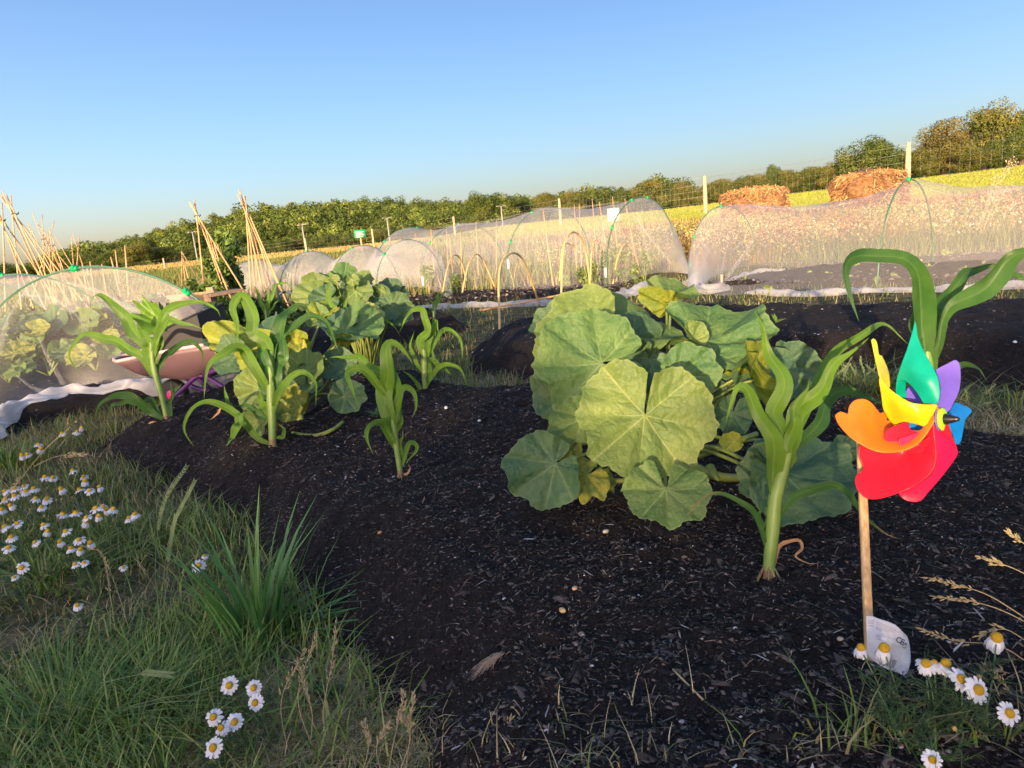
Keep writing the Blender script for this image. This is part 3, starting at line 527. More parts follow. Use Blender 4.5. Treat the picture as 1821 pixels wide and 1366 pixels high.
# ------------------------------------------------------------ corn
def ribbon(parent, pts, wmax, m, nv_=(0, .45, 1), fold=.26, wave=.12, seed=0, name='leaf', kn=30, w0=.45, dry=0.0, twist=0.0, pk=.3, prof=None):
    r_ = random.Random(seed); C = cat(pts, kn); s = np.linspace(0, 1, kn); C = C+(np.sin(s*np.pi)*wmax*.16)[:, None]*np.stack([np.sin(s*11+seed), np.cos(s*13+seed), np.sin(s*15+seed*2)], 1); T = np.gradient(C, axis=0); k = 15; a = np.linspace(-1, 1, k)
    w = wmax*.86*np.interp(s, [0, pk*.5, pk, .5, .7, .87, 1], [w0, .86, 1, .82, .52, .22, .01])*(1+.10*np.sin(s*19+r_.random()*6)*s)
    if prof: w = wmax*np.interp(s, np.linspace(0, 1, len(prof)), prof)
    nf = nrm(np.array(Kr*nv_[0]+Ku*nv_[1]+Kt*nv_[2])); V = np.zeros((kn, k, 3)); p1, p2 = r_.random()*6, r_.random()*6; side0 = None; twist = twist or r_.uniform(-.7, .7)
    for i in range(kn):
        t = nrm(T[i]); sd_ = np.cross(t, nf); l = np.linalg.norm(sd_)
        if l < .25 and side0 is not None: sd_ = sd_/max(l, 1e-6)*.3+side0*.7
        sd_ = nrm(sd_)
        if side0 is not None: 
            if sd_@side0 < 0: sd_ = -sd_
            sd_ = nrm(sd_*.6+side0*.4)
        side0 = sd_; sd_ = nrm(sd_-t*(sd_@t)); nn = nrm(np.cross(sd_, t))
        if nn@nf < 0: nn = -nn
        th = twist*(s[i]-.2); c_, s_ = math.cos(th), math.sin(th); sd2 = sd_*c_+nn*s_; n2 = nn*c_-sd_*s_
        wv = wave*w[i]*(np.where(a > 0, math.sin(s[i]*17+p1), math.sin(s[i]*14+p2)))*a**2
        V[i] = C[i]+sd2*(a*w[i]/2)[:, None]+n2*(np.abs(a)*fold*w[i]*(1-.5*s[i])+wv)[:, None]
    AC = np.broadcast_to(a, (kn, k)); dv = np.clip((s-(1-dry))/max(dry, 1e-3), 0, 1)[:, None]*np.ones((1, k)) if dry else np.zeros((kn, k))
    return mesh(name, V, grid_faces(kn, k), m, parent, attrs={'vein': (np.exp(-(AC/.07)**2)*.55).ravel(), 'across': AC.ravel(), 'dry': dv.ravel()})
def corn_plant(base, d, stalk, r, leaves, label, extra=None, dark=False, zoff=0):
    b = P(*base, d); o = thing('corn_plant', b, label, 'corn plant', 'young corn plants'); z = hz1(b[0], b[1])
    pts = [P(x, y, d) for x, y in stalk]; g = pts[0].copy(); g[2] = min(g[2], z)-.02; pts = [g]+pts
    V, Fc = tube(pts, [r*.85, r*.95, r*1.15, r*1.05, r*.6], 10, 26); mi = [1 if i < 10*4 else 0 for i in range(len(Fc))]
    mesh('stalk', V, Fc, [M['stalk'], M['stalk_base']], o, mi=mi)
    for j in range(9):
        a = j/9*6.28+rnd.random(); q = pts[1]; V, Fc = tube([q+[0, 0, .02], q+np.array([math.cos(a)*r*1.4, math.sin(a)*r*1.4, -.005]), q+np.array([math.cos(a)*r*2.6, math.sin(a)*r*2.6, -.05])], [.0022, .002, .0015], 4, 5); mesh('prop_root', V, Fc, M['stalk_base'], o)
    for i, l in enumerate(leaves):
        pts, w = l[0], l[1]; k = dict(l[2]) if len(l) > 2 else {}; dz = k.pop('dz', (0, 0)); m = k.pop('m', M['corn_dark'] if dark else M['corn'])
        q = [P(x, y, d+dz[0]+(dz[1]-dz[0])*(j/(len(pts)-1))) for j, (x, y) in enumerate(pts)]
        ribbon(o, q, w/FPX*d*1.12, m, seed=i*5+int(base[0]), **k)
    return o
corn_plant((290, 752), 3.02, [(299, 756), (289, 709), (278, 671), (272, 640), (269, 600)], .0125, [
 ([(271, 640), (258, 608), (240, 590), (223, 566), (199, 540), (175, 527), (162, 540), (163, 561)], 23, dict(dz=(0, .05))),
 ([(272, 668), (252, 636), (232, 624), (210, 605), (183, 603), (150, 597), (129, 614), (124, 636), (146, 673)], 18, dict(dz=(0, .15))),
 ([(273, 640), (280, 600), (293, 560), (311, 542), (337, 540), (364, 540), (385, 550), (392, 564)], 17, dict(dz=(0, -.1))),
 ([(274, 630), (285, 590), (297, 572), (311, 570), (337, 577), (361, 586)], 14, dict(dz=(0, -.15))),
 ([(270, 650), (262, 610), (252, 590), (243, 572)], 22, {}),
 ([(271, 650), (283, 620), (287, 600), (283, 586)], 18, {}),
 ([(275, 668), (291, 640), (298, 630), (320, 616), (342, 610), (359, 625), (361, 654)], 14, dict(dz=(0, .1), m=M['corn_dark'])),
 ([(290, 745), (267, 731), (251, 720), (232, 702), (210, 702), (194, 711), (175, 722), (170, 744)], 17, dict(m=M['corn_dark'], dz=(0, -.1))),
 ([(287, 740), (277, 725), (270, 712), (262, 712), (250, 720), (240, 735)], 11, dict(m=M['corn_dark'])),
 ([(251, 720), (225, 715), (200, 722), (195, 748)], 10, dict(m=M['corn_dark'])),
 ([(303, 752), (304, 720), (306, 700), (303, 674)], 10, dict(m=M['corn_dark'])),
 ([(304, 715), (312, 695), (325, 680)], 7, dict(m=M['corn_dark'])),
 ([(288, 755), (272, 751), (260, 760), (253, 775), (259, 786)], 4, dict(m=M['dry_leaf'], fold=.5)),
], 'tall corn plant at the far left end of the front soil, before the wheelbarrow')
corn_plant((485, 797), 2.38, [(485, 797), (484, 734), (482, 699), (482, 660), (483, 625)], .014, [
 ([(481, 705), (462, 664), (445, 638), (430, 622), (412, 617), (389, 631), (373, 652), (366, 683), (363, 708)], 21, dict(dz=(0, -.15))),
 ([(483, 650), (473, 612), (452, 590), (455, 566), (445, 545), (428, 530), (412, 545), (421, 577), (424, 622)], 25, dict(dz=(0, .0))),
 ([(483, 690), (487, 640), (502, 600), (530, 574), (552, 564), (576, 573), (588, 592), (604, 628)], 22, dict(dz=(0, .12), m=M['corn_dark'])),
 ([(485, 640), (492, 590), (508, 560), (525, 545), (541, 546), (554, 562)], 24, dict(dz=(0, .15), m=M['corn_dark'])),
 ([(482, 705), (473, 660), (468, 625), (470, 595)], 34, dict(m=M['corn_dark'])),
 ([(484, 690), (497, 650), (503, 620), (508, 590)], 34, dict(m=M['corn_dark'])),
 ([(485, 740), (494, 705), (508, 682), (525, 669), (545, 664), (561, 683), (562, 725)], 15, dict(dz=(0, -.15))),
 ([(483, 790), (460, 780), (438, 757), (417, 735), (394, 718), (370, 713), (347, 725), (330, 748), (328, 768), (345, 795)], 14, dict(dz=(0, -.1))),
 ([(430, 735), (425, 750), (415, 775), (402, 794)], 17, dict(dz=(-.05, -.1))),
 ([(420, 735), (405, 715), (402, 700), (398, 684)], 10, {}),
 ([(475, 797), (460, 800), (453, 812), (448, 826)], 7, dict(m=M['dry_leaf'])),
 ([(490, 779), (503, 777), (506, 764), (494, 753)], 8, {}),
 ([(481, 740), (470, 722), (464, 706), (459, 690)], 16, {}),
 ([(394, 725), (385, 738), (372, 748)], 5, dict(m=M['dry_leaf'])),
 ([(479, 745), (462, 735), (440, 722), (415, 722)], 10, dict(m=M['corn_dark'])),
], 'tallest leafy corn plant in front of the yellow squash leaves on the left')
corn_plant((712, 849), 1.96, [(713, 849), (706, 800), (701, 767), (698, 730), (694, 690)], .0085, [
 ([(700, 775), (688, 710), (684, 665), (686, 630), (699, 611), (715, 616), (734, 647)], 33, dict(dz=(0, -.05), pk=.35)),
 ([(701, 760), (702, 715), (703, 679), (698, 640)], 24, {}),
 ([(692, 690), (678, 668), (660, 652), (643, 640), (615, 634), (586, 636)], 19, dict(dz=(0, .05))),
 ([(690, 705), (672, 685), (655, 668), (640, 655), (625, 655), (619, 669), (627, 699), (637, 718)], 16, dict(dz=(0, -.1))),
 ([(701, 772), (702, 735), (710, 700), (726, 691), (739, 699), (740, 724), (732, 745)], 17, dict(dz=(0, -.05))),
 ([(701, 795), (692, 772), (677, 752), (660, 753), (653, 774), (664, 810)], 15, dict(dz=(0, -.1))),
 ([(716, 828), (721, 805), (731, 789), (741, 794), (732, 812), (719, 829)], 10, {}),
 ([(712, 815), (712, 795), (717, 764)], 9, {}),
 ([(706, 768), (712, 740), (712, 714)], 13, {}),
 ([(714, 846), (724, 842), (730, 832), (726, 826)], 5, dict(m=M['dry_leaf'])),
], 'small corn plant in the front soil between grass clump and big squash')
corn_plant((757, 704), 3.06, [(757, 704), (755, 669), (755, 640), (754, 620), (752, 600)], .0125, [
 ([(756, 640), (748, 607), (760, 588), (754, 568), (751, 552), (735, 550), (722, 565), (711, 590)], 16, dict(dz=(0, -.1))),
 ([(757, 640), (765, 605), (768, 580), (776, 570), (781, 600)], 12, {}),
 ([(757, 640), (775, 605), (789, 590), (804, 590), (819, 607), (824, 644)], 10, dict(dz=(0, .1))),
 ([(758, 640), (775, 645), (789, 656), (806, 668)], 10, {}),
 ([(758, 690), (768, 668), (780, 655), (800, 647), (819, 657), (831, 690)], 10, dict(dz=(0, -.1))),
 ([(753, 665), (738, 640), (730, 617), (737, 587)], 8, {}),
 ([(754, 700), (737, 676), (714, 657)], 8, {}),
 ([(758, 670), (768, 640), (770, 620)], 14, {}),
 ([(755, 700), (745, 702), (740, 700)], 5, dict(m=M['dry_leaf'])),
], 'slim corn plant behind the smallest one, near the pile of the back soil beds')
corn_plant((1368, 1016), 1.27, [(1367, 1016), (1374, 940), (1380, 880), (1392, 840), (1404, 800)], .0115, [
 ([(1378, 890), (1374, 830), (1366, 774), (1350, 723), (1330, 697), (1308, 692), (1296, 720), (1291, 752)], 34, dict(dz=(0, -.03))),
 ([(1402, 800), (1388, 760), (1376, 725), (1388, 686), (1377, 635), (1357, 585), (1341, 553)], 34, dict(dz=(0, .05), twist=1.2)),
 ([(1402, 805), (1418, 745), (1447, 694), (1480, 655), (1546, 600)], 36, dict(dz=(0, -.05))),
 ([(1408, 790), (1440, 705), (1469, 664), (1498, 617), (1542, 584), (1579, 580), (1615, 612)], 24, dict(dz=(0, .2))),
 ([(1410, 798), (1445, 765), (1473, 716), (1505, 699), (1542, 705), (1570, 720)], 28, dict(dz=(0, .12), m=M['corn_dark'])),
 ([(1400, 805), (1410, 745), (1425, 710), (1440, 672)], 24, dict(dz=(-.02, -.04))),
 ([(1383, 925), (1398, 900), (1412, 886), (1436, 872), (1469, 862), (1498, 873), (1531, 902), (1549, 928), (1575, 950), (1597, 958)], 17, dict(dz=(0, -.04), dry=.2, m=M['corn_dark'])),
 ([(1362, 975), (1350, 930), (1335, 905), (1305, 886), (1275, 879), (1249, 888), (1220, 918)], 12, dict(dz=(0, -.08), dry=.35, m=M['corn_dark'])),
 ([(1358, 940), (1350, 915), (1355, 888)], 9, dict(m=M['corn_dark'])),
 ([(1362, 935), (1365, 910), (1368, 884)], 9, dict(m=M['corn_dark'])),
 ([(1382, 900), (1372, 850), (1378, 800), (1386, 765)], 22, dict(dz=(.01, .03), m=M['corn_dark'])),
 ([(1394, 850), (1400, 800), (1412, 760)], 26, dict(dz=(.01, .02))),
 ([(1376, 1010), (1384, 975), (1400, 965), (1420, 960), (1424, 975), (1414, 990), (1440, 1002), (1462, 1000)], 7, dict(m=M['dry_leaf'], fold=.4)),
], 'thick-stemmed corn plant nearest the camera, left of the pinwheel')
corn_plant((1650, 700), 2.25, [(1650, 700), (1650, 660), (1648, 625), (1645, 590), (1642, 560)], .016, [
 ([(1648, 660), (1645, 600), (1640, 555), (1629, 520), (1619, 490), (1599, 465), (1572, 452), (1542, 447), (1515, 462), (1501, 490), (1507, 525), (1527, 571)], 42, dict(dz=(0, -.25), twist=.5, prof=[.55, .9, 1, .85, .6, .52, .5, .46, .36, .2, .02])),
 ([(1652, 640), (1658, 580), (1675, 530), (1700, 500), (1729, 485), (1766, 470), (1795, 490)], 32, dict(dz=(0, .15), m=M['corn_dark'])),
 ([(1652, 655), (1679, 580), (1714, 532), (1754, 500), (1791, 470), (1821, 450), (1865, 438)], 33, dict(dz=(0, -.2), twist=-.4, prof=[.3, .35, .45, .4, .6, .85, 1, 1, .8, .4, .1])),
 ([(1652, 700), (1675, 675), (1699, 660), (1719, 649), (1739, 656), (1756, 678)], 15, dict(dz=(0, -.15))),
 ([(1648, 640), (1632, 575), (1624, 527)], 30, {}),
 ([(1650, 640), (1655, 580), (1648, 520), (1642, 490)], 36, dict(dz=(.02, .1))),
 ([(1790, 485), (1810, 492), (1840, 510)], 12, dict(m=M['corn_dark'])),
], 'large dark green corn plant behind the pinwheel on the right bed', dark=True)
corn_plant((772, 566), 5.0, [(772, 566), (773, 552), (774, 540)], .008, [
 ([(773, 550), (780, 535), (792, 520), (806, 524)], 6, {}), ([(773, 550), (768, 537), (760, 528)], 5, {}), ([(774, 545), (778, 528), (786, 515)], 6, {}), ([(773, 558), (768, 550), (764, 545)], 4, {})],
 'tiny corn seedling on the farthest soil tip, before the long netting')
corn_plant((477, 600), 4.5, [(477, 600), (475, 575), (472, 550)], .014, [
 ([(473, 560), (462, 530), (455, 512), (449, 510)], 9, {}), ([(474, 560), (478, 530), (474, 512)], 9, {}), ([(474, 555), (484, 525), (492, 507), (510, 503), (518, 516)], 7, {}), ([(475, 565), (486, 545), (500, 530)], 6, {})],
 'corn plant growing among dark bushes behind the wheelbarrow')
corn_plant((608, 612), 3.6, [(608, 612), (606, 590), (603, 575)], .010, [
 ([(600, 585), (590, 545), (584, 515), (588, 496)], 17, {}), ([(610, 590), (613, 552), (622, 515)], 9, {}), ([(608, 595), (628, 565), (648, 552), (668, 548)], 10, dict(m=M['corn_dark'])), ([(610, 595), (645, 562), (675, 565), (700, 580), (712, 598)], 9, {})],
 'corn plant hidden between the two left squash plants, one broad pale leaf upright')
# ------------------------------------------------------------ pinwheel
def patch(parent, name, outline, ctrl, m, thick=.0016, step=6.0, smooth_n=3, mapf=None, bulge=0.0):
    """foam sheet: outline in photo crop pixels, ctrl = (x, y, depth) -> smooth surface"""
    o = cat(np.array([(x, y, 0) for x, y in outline]+[(*outline[0], 0)], float), max(24, len(outline)*smooth_n))[:-1, :2]
    c = np.array(ctrl, float); A = c[:, :2]/300.0; K = lambda a, b: np.sqrt(((a[:, None]-b[None])**2).sum(-1)+.02)
    w = np.linalg.solve(K(A, A)+np.eye(len(A))*1e-6, c[:, 2]-c[:, 2].mean()); mean = c[:, 2].mean()
    x0, y0 = o.min(0); x1, y1 = o.max(0); st = step; gxx = [(a+st*.5*(int((b-y0)/st) % 2), b) for b in np.arange(y0, y1, st*.87) for a in np.arange(x0, x1, st)]
    gpt = np.array(gxx); s = poly_sd(gpt[:, 0], gpt[:, 1], o.tolist()); gpt = gpt[s > st*.45]
    pts = [Vector(p) for p in np.vstack([o, gpt])]; r = delaunay_2d_cdt(pts, [], [list(range(len(o)))], 1, 1e-4)
    v2 = np.array([tuple(v) for v in r[0]]); D = K(v2/300.0, A)@w+mean
    mp = mapf or (lambda x, y: (1460+x*.24896, 580+y*.24896))
    V = [P(*mp(x, y), d) for (x, y), d in zip(v2, D)]
    ob = mesh(name, V, [list(f) for f in r[2]], m, parent)
    md = ob.modifiers.new('thick', 'SOLIDIFY'); md.thickness = thick; md.offset = 0
    return ob
def foam(name, c): return mat(name, c, .38, nz=(45, .14), trans=.18, spec=.4)
FO = dict(o=foam('foam_orange', (.86, .20, .015)), r=foam('foam_red', (.80, .012, .035)), c=foam('foam_crimson', (.50, .008, .07)), y=foam('foam_yellow', (.85, .52, .01)), t=foam('foam_teal', (.0, .36, .24)),
          p=foam('foam_purple', (.17, .11, .55)), b=foam('foam_blue', (.005, .20, .62)), l=foam('lime_plastic', (.42, .80, .03)), k=mat('black_plastic', (.01, .01, .012), .35), g=foam('foam_olive_yellow', (.62, .55, .04)))
sb, dsb = hit(1551, 1190); pw = thing('pinwheel', (sb[0], sb[1], hz1(sb[0], sb[1])), 'rainbow foam pinwheel on a wooden stick stuck in the soil', 'pinwheel')
s1 = P(1528, 742, 1.085); 
def stickm(a, b, w, t):
    a, b = np.array(a), np.array(b); u = nrm(b-a); s = nrm(np.cross(u, F)); q = np.cross(s, u); V = []
    for i, p in enumerate(cat([a, (a+b)/2, b], 14)):
        for k, (i_, j_) in enumerate(((-1, -.7), (-.7, -1), (.7, -1), (1, -.7), (1, .7), (.7, 1), (-.7, 1), (-1, .7))): V.append(p+s*i_*w/2+q*j_*t/2)
    n = 8; m_ = len(V)//n; Fc = [[i*n+j, i*n+(j+1) % n, (i+1)*n+(j+1) % n, (i+1)*n+j] for i in range(m_-1) for j in range(n)]+[list(range(n)), [(m_-1)*n+j for j in range(n)]]
    return V, Fc
def woodmat(name, c1, c2):
    m = mat(name, c1, .6); N = m.node_tree.nodes; L = m.node_tree.links; tc = N.new('ShaderNodeTexCoord'); mp = N.new('ShaderNodeMapping'); mp.inputs['Scale'].default_value = (180, 180, 6); L.new(tc.outputs['Object'], mp.inputs[0])
    tx = N.new('ShaderNodeTexNoise'); tx.inputs['Scale'].default_value = 1; tx.inputs['Detail'].default_value = 5; L.new(mp.outputs[0], tx.inputs[0]); cr = N.new('ShaderNodeValToRGB'); cr.color_ramp.elements[0].color = (*c1, 1); cr.color_ramp.elements[1].color = (*c2, 1)
    cr.color_ramp.elements[0].position = .38; cr.color_ramp.elements[1].position = .62; L.new(tx.outputs[0], cr.inputs[0]); L.new(cr.outputs[0], N['Principled BSDF'].inputs['Base Color']); return m
M['stick'] = woodmat('pale_wood', (.50, .30, .12), (.68, .46, .22))
V, Fc = stickm(sb+np.array([0, 0, -.05]), s1+np.array([0, 0, .01]), .0118, .0085); mesh('stick', V, Fc, M['stick'], pw)
fh = P(1460+868*.249, 580+665*.249, 1.0); rh = P(1460+545*.249, 580+668*.249, 1.048); ax = nrm(fh-rh)
V, Fc = tube([s1, rh, fh+ax*.004], [.0022]*3, 8, 6); mesh('axle', V, Fc, FO['k'], pw)
def disc(c, ax, r, h, m, name, par=pw, prof=((.8, -1), (1, -.6), (1, .6), (.8, 1))):
    u = nrm(np.cross(ax, [0, 0, 1])); v = np.cross(ax, u); n = 32; V = [c+ax*(-h/2)]
    for q, s in prof:
        for j in range(n): a = 2*math.pi*j/n; V.append(c+ax*s*h/2+(u*math.cos(a)+v*math.sin(a))*r*q)
    V.append(c+ax*h/2); Fc = [[0, 1+(j+1) % n, 1+j] for j in range(n)]
    for i in range(len(prof)-1): Fc += [[1+i*n+j, 1+i*n+(j+1) % n, 1+(i+1)*n+(j+1) % n, 1+(i+1)*n+j] for j in range(n)]
    e = len(V)-1; b = 1+(len(prof)-1)*n; Fc += [[b+j, b+(j+1) % n, e] for j in range(n)]
    return mesh(name, V, Fc, m, par)
disc(rh, ax, .0125, .006, FO['l'], 'hub_disc'); disc(fh-ax*.0035, ax, .0172, .002, FO['p'], 'hub_collar')
disc(fh, ax, .0160, .0055, FO['l'], 'hub_disc'); disc(fh+ax*.0115, ax, .0078, .020, FO['k'], 'hub_cap', prof=((1, -1), (.98, -.7), (.7, .1), (.52, .5), (.40, .85), (.22, 1)))
patch(pw, 'blade', [(100, 640), (130, 612), (165, 618), (192, 630), (200, 578), (235, 534), (290, 520), (335, 532), (370, 560), (405, 606), (430, 628), (455, 606), (500, 660), (545, 715), (640, 740), (720, 740), (772, 650), (820, 572), (846, 610), (800, 700), (740, 790), (680, 850), (590, 890), (480, 905), (380, 890), (280, 842), (200, 785), (128, 705)],
 [(110, 640, 1.035), (300, 560, 1.040), (300, 720, 1.025), (480, 700, 1.058), (450, 890, 1.000), (650, 850, 1.000), (760, 730, .998), (825, 590, .999), (600, 760, 1.04)], FO['o'])
patch(pw, 'blade', [(284, 848), (268, 890), (280, 955), (305, 1010), (300, 1034), (258, 1058), (244, 1110), (262, 1170), (305, 1218), (370, 1238), (450, 1226), (560, 1190), (660, 1147), (740, 1096), (800, 1030), (822, 960), (822, 880), (812, 780), (800, 690), (770, 720), (740, 800), (660, 862), (560, 880), (450, 880), (350, 860)],
 [(270, 900, 1.050), (260, 1110, 1.035), (370, 1230, 1.025), (540, 1040, 1.044), (600, 900, 1.052), (750, 1080, 1.006), (815, 900, .999), (805, 720, 1.0)], FO['r'])
patch(pw, 'blade', [(800, 700), (828, 690), (905, 700), (935, 790), (972, 880), (970, 925), (880, 1050), (815, 1130), (760, 1192), (715, 1246), (650, 1256), (590, 1236), (556, 1192), (660, 1150), (745, 1098), (806, 1030), (825, 950), (822, 860), (806, 760)],
 [(830, 710, 1.000), (960, 900, 1.012), (890, 1000, 1.015), (650, 1250, 1.045), (580, 1200, 1.05), (815, 950, 1.012), (740, 1110, 1.03)], FO['c'])
patch(pw, 'blade_fold', [(850, 752), (906, 706), (936, 790), (971, 874), (930, 820)], [(850, 752, .9975), (906, 706, .9965), (971, 874, 1.009)], FO['r'])
patch(pw, 'blade', [(420, 362), (450, 405), (500, 455), (560, 500), (640, 545), (740, 561), (826, 562), (815, 600), (790, 645), (742, 712), (690, 700), (600, 682), (560, 690), (530, 702), (500, 682), (462, 625), (444, 580), (430, 480), (416, 400)],
 [(425, 380, 1.030), (520, 690, 1.040), (560, 580, 1.010), (700, 640, .996), (820, 570, .998), (450, 560, 1.035)], FO['y'])
patch(pw, 'blade_fold', [(359, 100), (370, 88), (392, 104), (404, 150), (412, 206), (430, 208), (452, 250), (476, 310), (488, 370), (488, 442), (450, 408), (418, 360), (400, 290), (382, 210)],
 [(370, 95, 1.06), (415, 360, 1.031), (487, 435, 1.048), (470, 300, 1.055)], FO['g'])
patch(pw, 'blade', [(672, -40), (655, 30), (635, 100), (610, 180), (580, 260), (550, 350), (540, 402), (570, 388), (610, 396), (650, 430), (690, 480), (725, 535), (745, 560), (824, 562), (846, 500), (846, 440), (830, 360), (790, 280), (735, 180), (695, 90), (682, 10)],
 [(672, -35, 1.035), (540, 400, 1.045), (640, 300, 1.020), (760, 400, 1.000), (830, 540, .998), (745, 555, 1.01)], FO['t'])
patch(pw, 'blade_fold', [(541, 400), (570, 390), (604, 396), (602, 450), (606, 512), (570, 505), (538, 485), (536, 440)], [(541, 400, 1.046), (604, 396, 1.052), (560, 500, 1.058)], FO['t'])
patch(pw, 'blade', [(818, 312), (870, 284), (915, 262), (955, 242), (985, 262), (996, 330), (995, 400), (982, 470), (950, 540), (918, 602), (870, 620), (820, 640), (800, 690), (790, 650), (826, 570), (848, 500), (850, 430), (836, 365)],
 [(820, 320, 1.040), (960, 250, 1.035), (990, 400, 1.025), (900, 450, 1.02), (830, 600, 1.003)], FO['p'])
patch(pw, 'blade_fold', [(607, 465), (632, 430), (680, 470), (722, 532), (735, 548), (690, 552), (640, 535), (605, 515)], [(607, 465, 1.066), (735, 548, 1.058), (640, 530, 1.06)], FO['p'])
patch(pw, 'blade', [(955, 545), (985, 555), (1074, 602), (1030, 668), (1012, 750), (994, 828), (966, 846), (940, 775), (912, 705), (905, 640), (930, 590)],
 [(960, 545, 1.045), (1074, 602, 1.05), (970, 840, 1.035), (915, 650, 1.02)], FO['b'])
patch(pw, 'blade_fold', [(626, 688), (680, 700), (742, 714), (720, 766), (680, 762), (640, 735)], [(630, 690, 1.046), (742, 714, 1.03), (700, 762, 1.035)], FO['b'])
patch(pw, 'blade_fold', [(450, 795), (468, 745), (520, 715), (560, 705), (600, 682), (622, 690), (640, 740), (690, 762), (722, 768), (670, 815), (610, 862), (560, 835), (510, 832), (462, 826)],
 [(455, 800, 1.024), (600, 690, 1.028), (560, 830, 1.015), (715, 768, 1.012)], FO['r'])
patch(pw, 'blade_fold', [(556, 800), (600, 790), (680, 762), (742, 766), (700, 812), (640, 850), (600, 882), (560, 845)], [(556, 800, 1.012), (742, 766, 1.008), (600, 880, 1.010)], FO['c'])
patch(pw, 'blade_fold', [(600, 896), (640, 880), (700, 842), (776, 790), (782, 850), (745, 890), (690, 908), (640, 906)], [(600, 896, 1.012), (776, 790, 1.004), (700, 900, 1.02)], FO['r'])
TD = dsb-.989  # the tag wraps the foot of the stick
# swing tag hanging on the stick
cl = lambda x, y: (1500+x*.10983, 1080+y*.10983)
M['paper'] = mat('white_paper', (.72, .72, .74), .7, nz=(60, .12), trans=.2); M['ink'] = mat('black_ink', (.05, .05, .06), .7); M['ink2'] = mat('grey_ink', (.34, .34, .36), .7); M['ink3'] = mat('green_ink', (.45, .5, .3), .7)
tg = [(366, 142), (510, 140), (524, 170), (700, 225), (850, 290), (960, 400), (1045, 495), (1080, 700), (1085, 900), (1045, 1050), (1090, 1212), (960, 1105), (850, 1050), (660, 985), (520, 890), (400, 800), (384, 560), (370, 300)]
tc_ = [(366, 142, .992), (500, 150, .992), (520, 880, .986), (400, 800, .986), (800, 600, .975), (1080, 600, .985), (1080, 1150, .965)]
tc_ = [(a_, b_, c_+TD-.006) for a_, b_, c_ in tc_]
def tagdepth(x, y):
    c = np.array(tc_, float); A = c[:, :2]/300.; K = lambda a, b: np.sqrt(((a[:, None]-b[None])**2).sum(-1)+.02); mean = c[:, 2].mean(); w = np.linalg.solve(K(A, A)+np.eye(len(A))*1e-6, c[:, 2]-mean)
    return float((K(np.array([[x, y]])/300., A)@w)[0]+mean)
tgo = patch(pw, 'paper_tag', tg, tc_, M['paper'], thick=.0003, step=35, smooth_n=2, mapf=cl); tgo['label'] = 'creased white paper tag with small print, CE mark and barcode'
ang = math.radians(21); ca_, sa_ = math.cos(ang), math.sin(ang)
def tp(x, y, off=.0007): return P(*cl(x, y), tagdepth(x, y)-off)
def strip(x0, y0, ln, wd, a=ang, off=.0007):
    c, s = math.cos(a), math.sin(a); n = max(2, int(ln/60)+1); V = []; 
    for i in range(n+1):
        t = ln*i/n; V += [tp(x0+c*t, y0+s*t, off), tp(x0+c*t-s*wd, y0+s*t+c*wd, off)]
    return np.array(V), [[2*i, 2*i+2, 2*i+3, 2*i+1] for i in range(n)]
pr = []
for k, (x, y, l) in enumerate([(540, 235, 360), (536, 262, 420), (530, 290, 330), (528, 318, 220), (524, 342, 110), (530, 440, 100), (525, 462, 80), (520, 500, 120)]):
    t = 0
    while t < l: w = rnd.uniform(12, 42); pr.append(strip(x+ca_*t, y+sa_*t, min(w, l-t), 9)); t += w+9
for y in (200, 225, 250, 290): pr.append(strip(385, y, 110, 8, .12))
V, Fc = merge(pr); mesh('small_print', V, Fc, M['ink2'], tgo)
V, Fc = merge([strip(560, 420, 470, 6), strip(560, 505, 480, 6), strip(1008, 590, 185, 6, 1.45)]); mesh('tag_lines', V, Fc, M['ink3'], tgo)
def txt(s, x, y, size, a, name, m, bold=0):
    c = bpy.data.curves.new(name, 'FONT'); c.body = s; c.size = size; c.offset = bold; o = bpy.data.objects.new(name, c); S.collection.objects.link(o)
    dg = bpy.context.evaluated_depsgraph_get(); me = o.evaluated_get(dg).to_mesh(); vs = np.array([v.co[:] for v in me.vertices]); fs = [list(p.vertices) for p in me.polygons]
    o.evaluated_get(dg).to_mesh_clear(); bpy.data.objects.remove(o); cc, ss = math.cos(a), math.sin(a)
    V = [tp(x+cc*p[0]+ss*p[1], y+ss*p[0]-cc*p[1]) for p in vs]; return mesh(name, V, fs, m, tgo, smooth=False)
txt('C', 835, 550, 130, .42, 'mark_letter', M['ink'], 1.5); txt('E', 905, 590, 130, .42, 'mark_letter', M['ink'], 1.5)
txt('UK', 955, 590, 58, .5, 'mark_letter', M['ink'], 1.5); txt('CA', 945, 640, 58, .5, 'mark_letter', M['ink'], 1.5)
br = []; t = 0
while t < 215: w = rnd.choice([5, 5, 8, 12]); br.append(strip(655+ca_*t+20, 800+sa_*t-10, 150, w*.9, ang+math.pi/2)); t += w+rnd.choice([6, 7, 12])
V, Fc = merge(br); mesh('barcode', V, Fc, M['ink'], tgo)
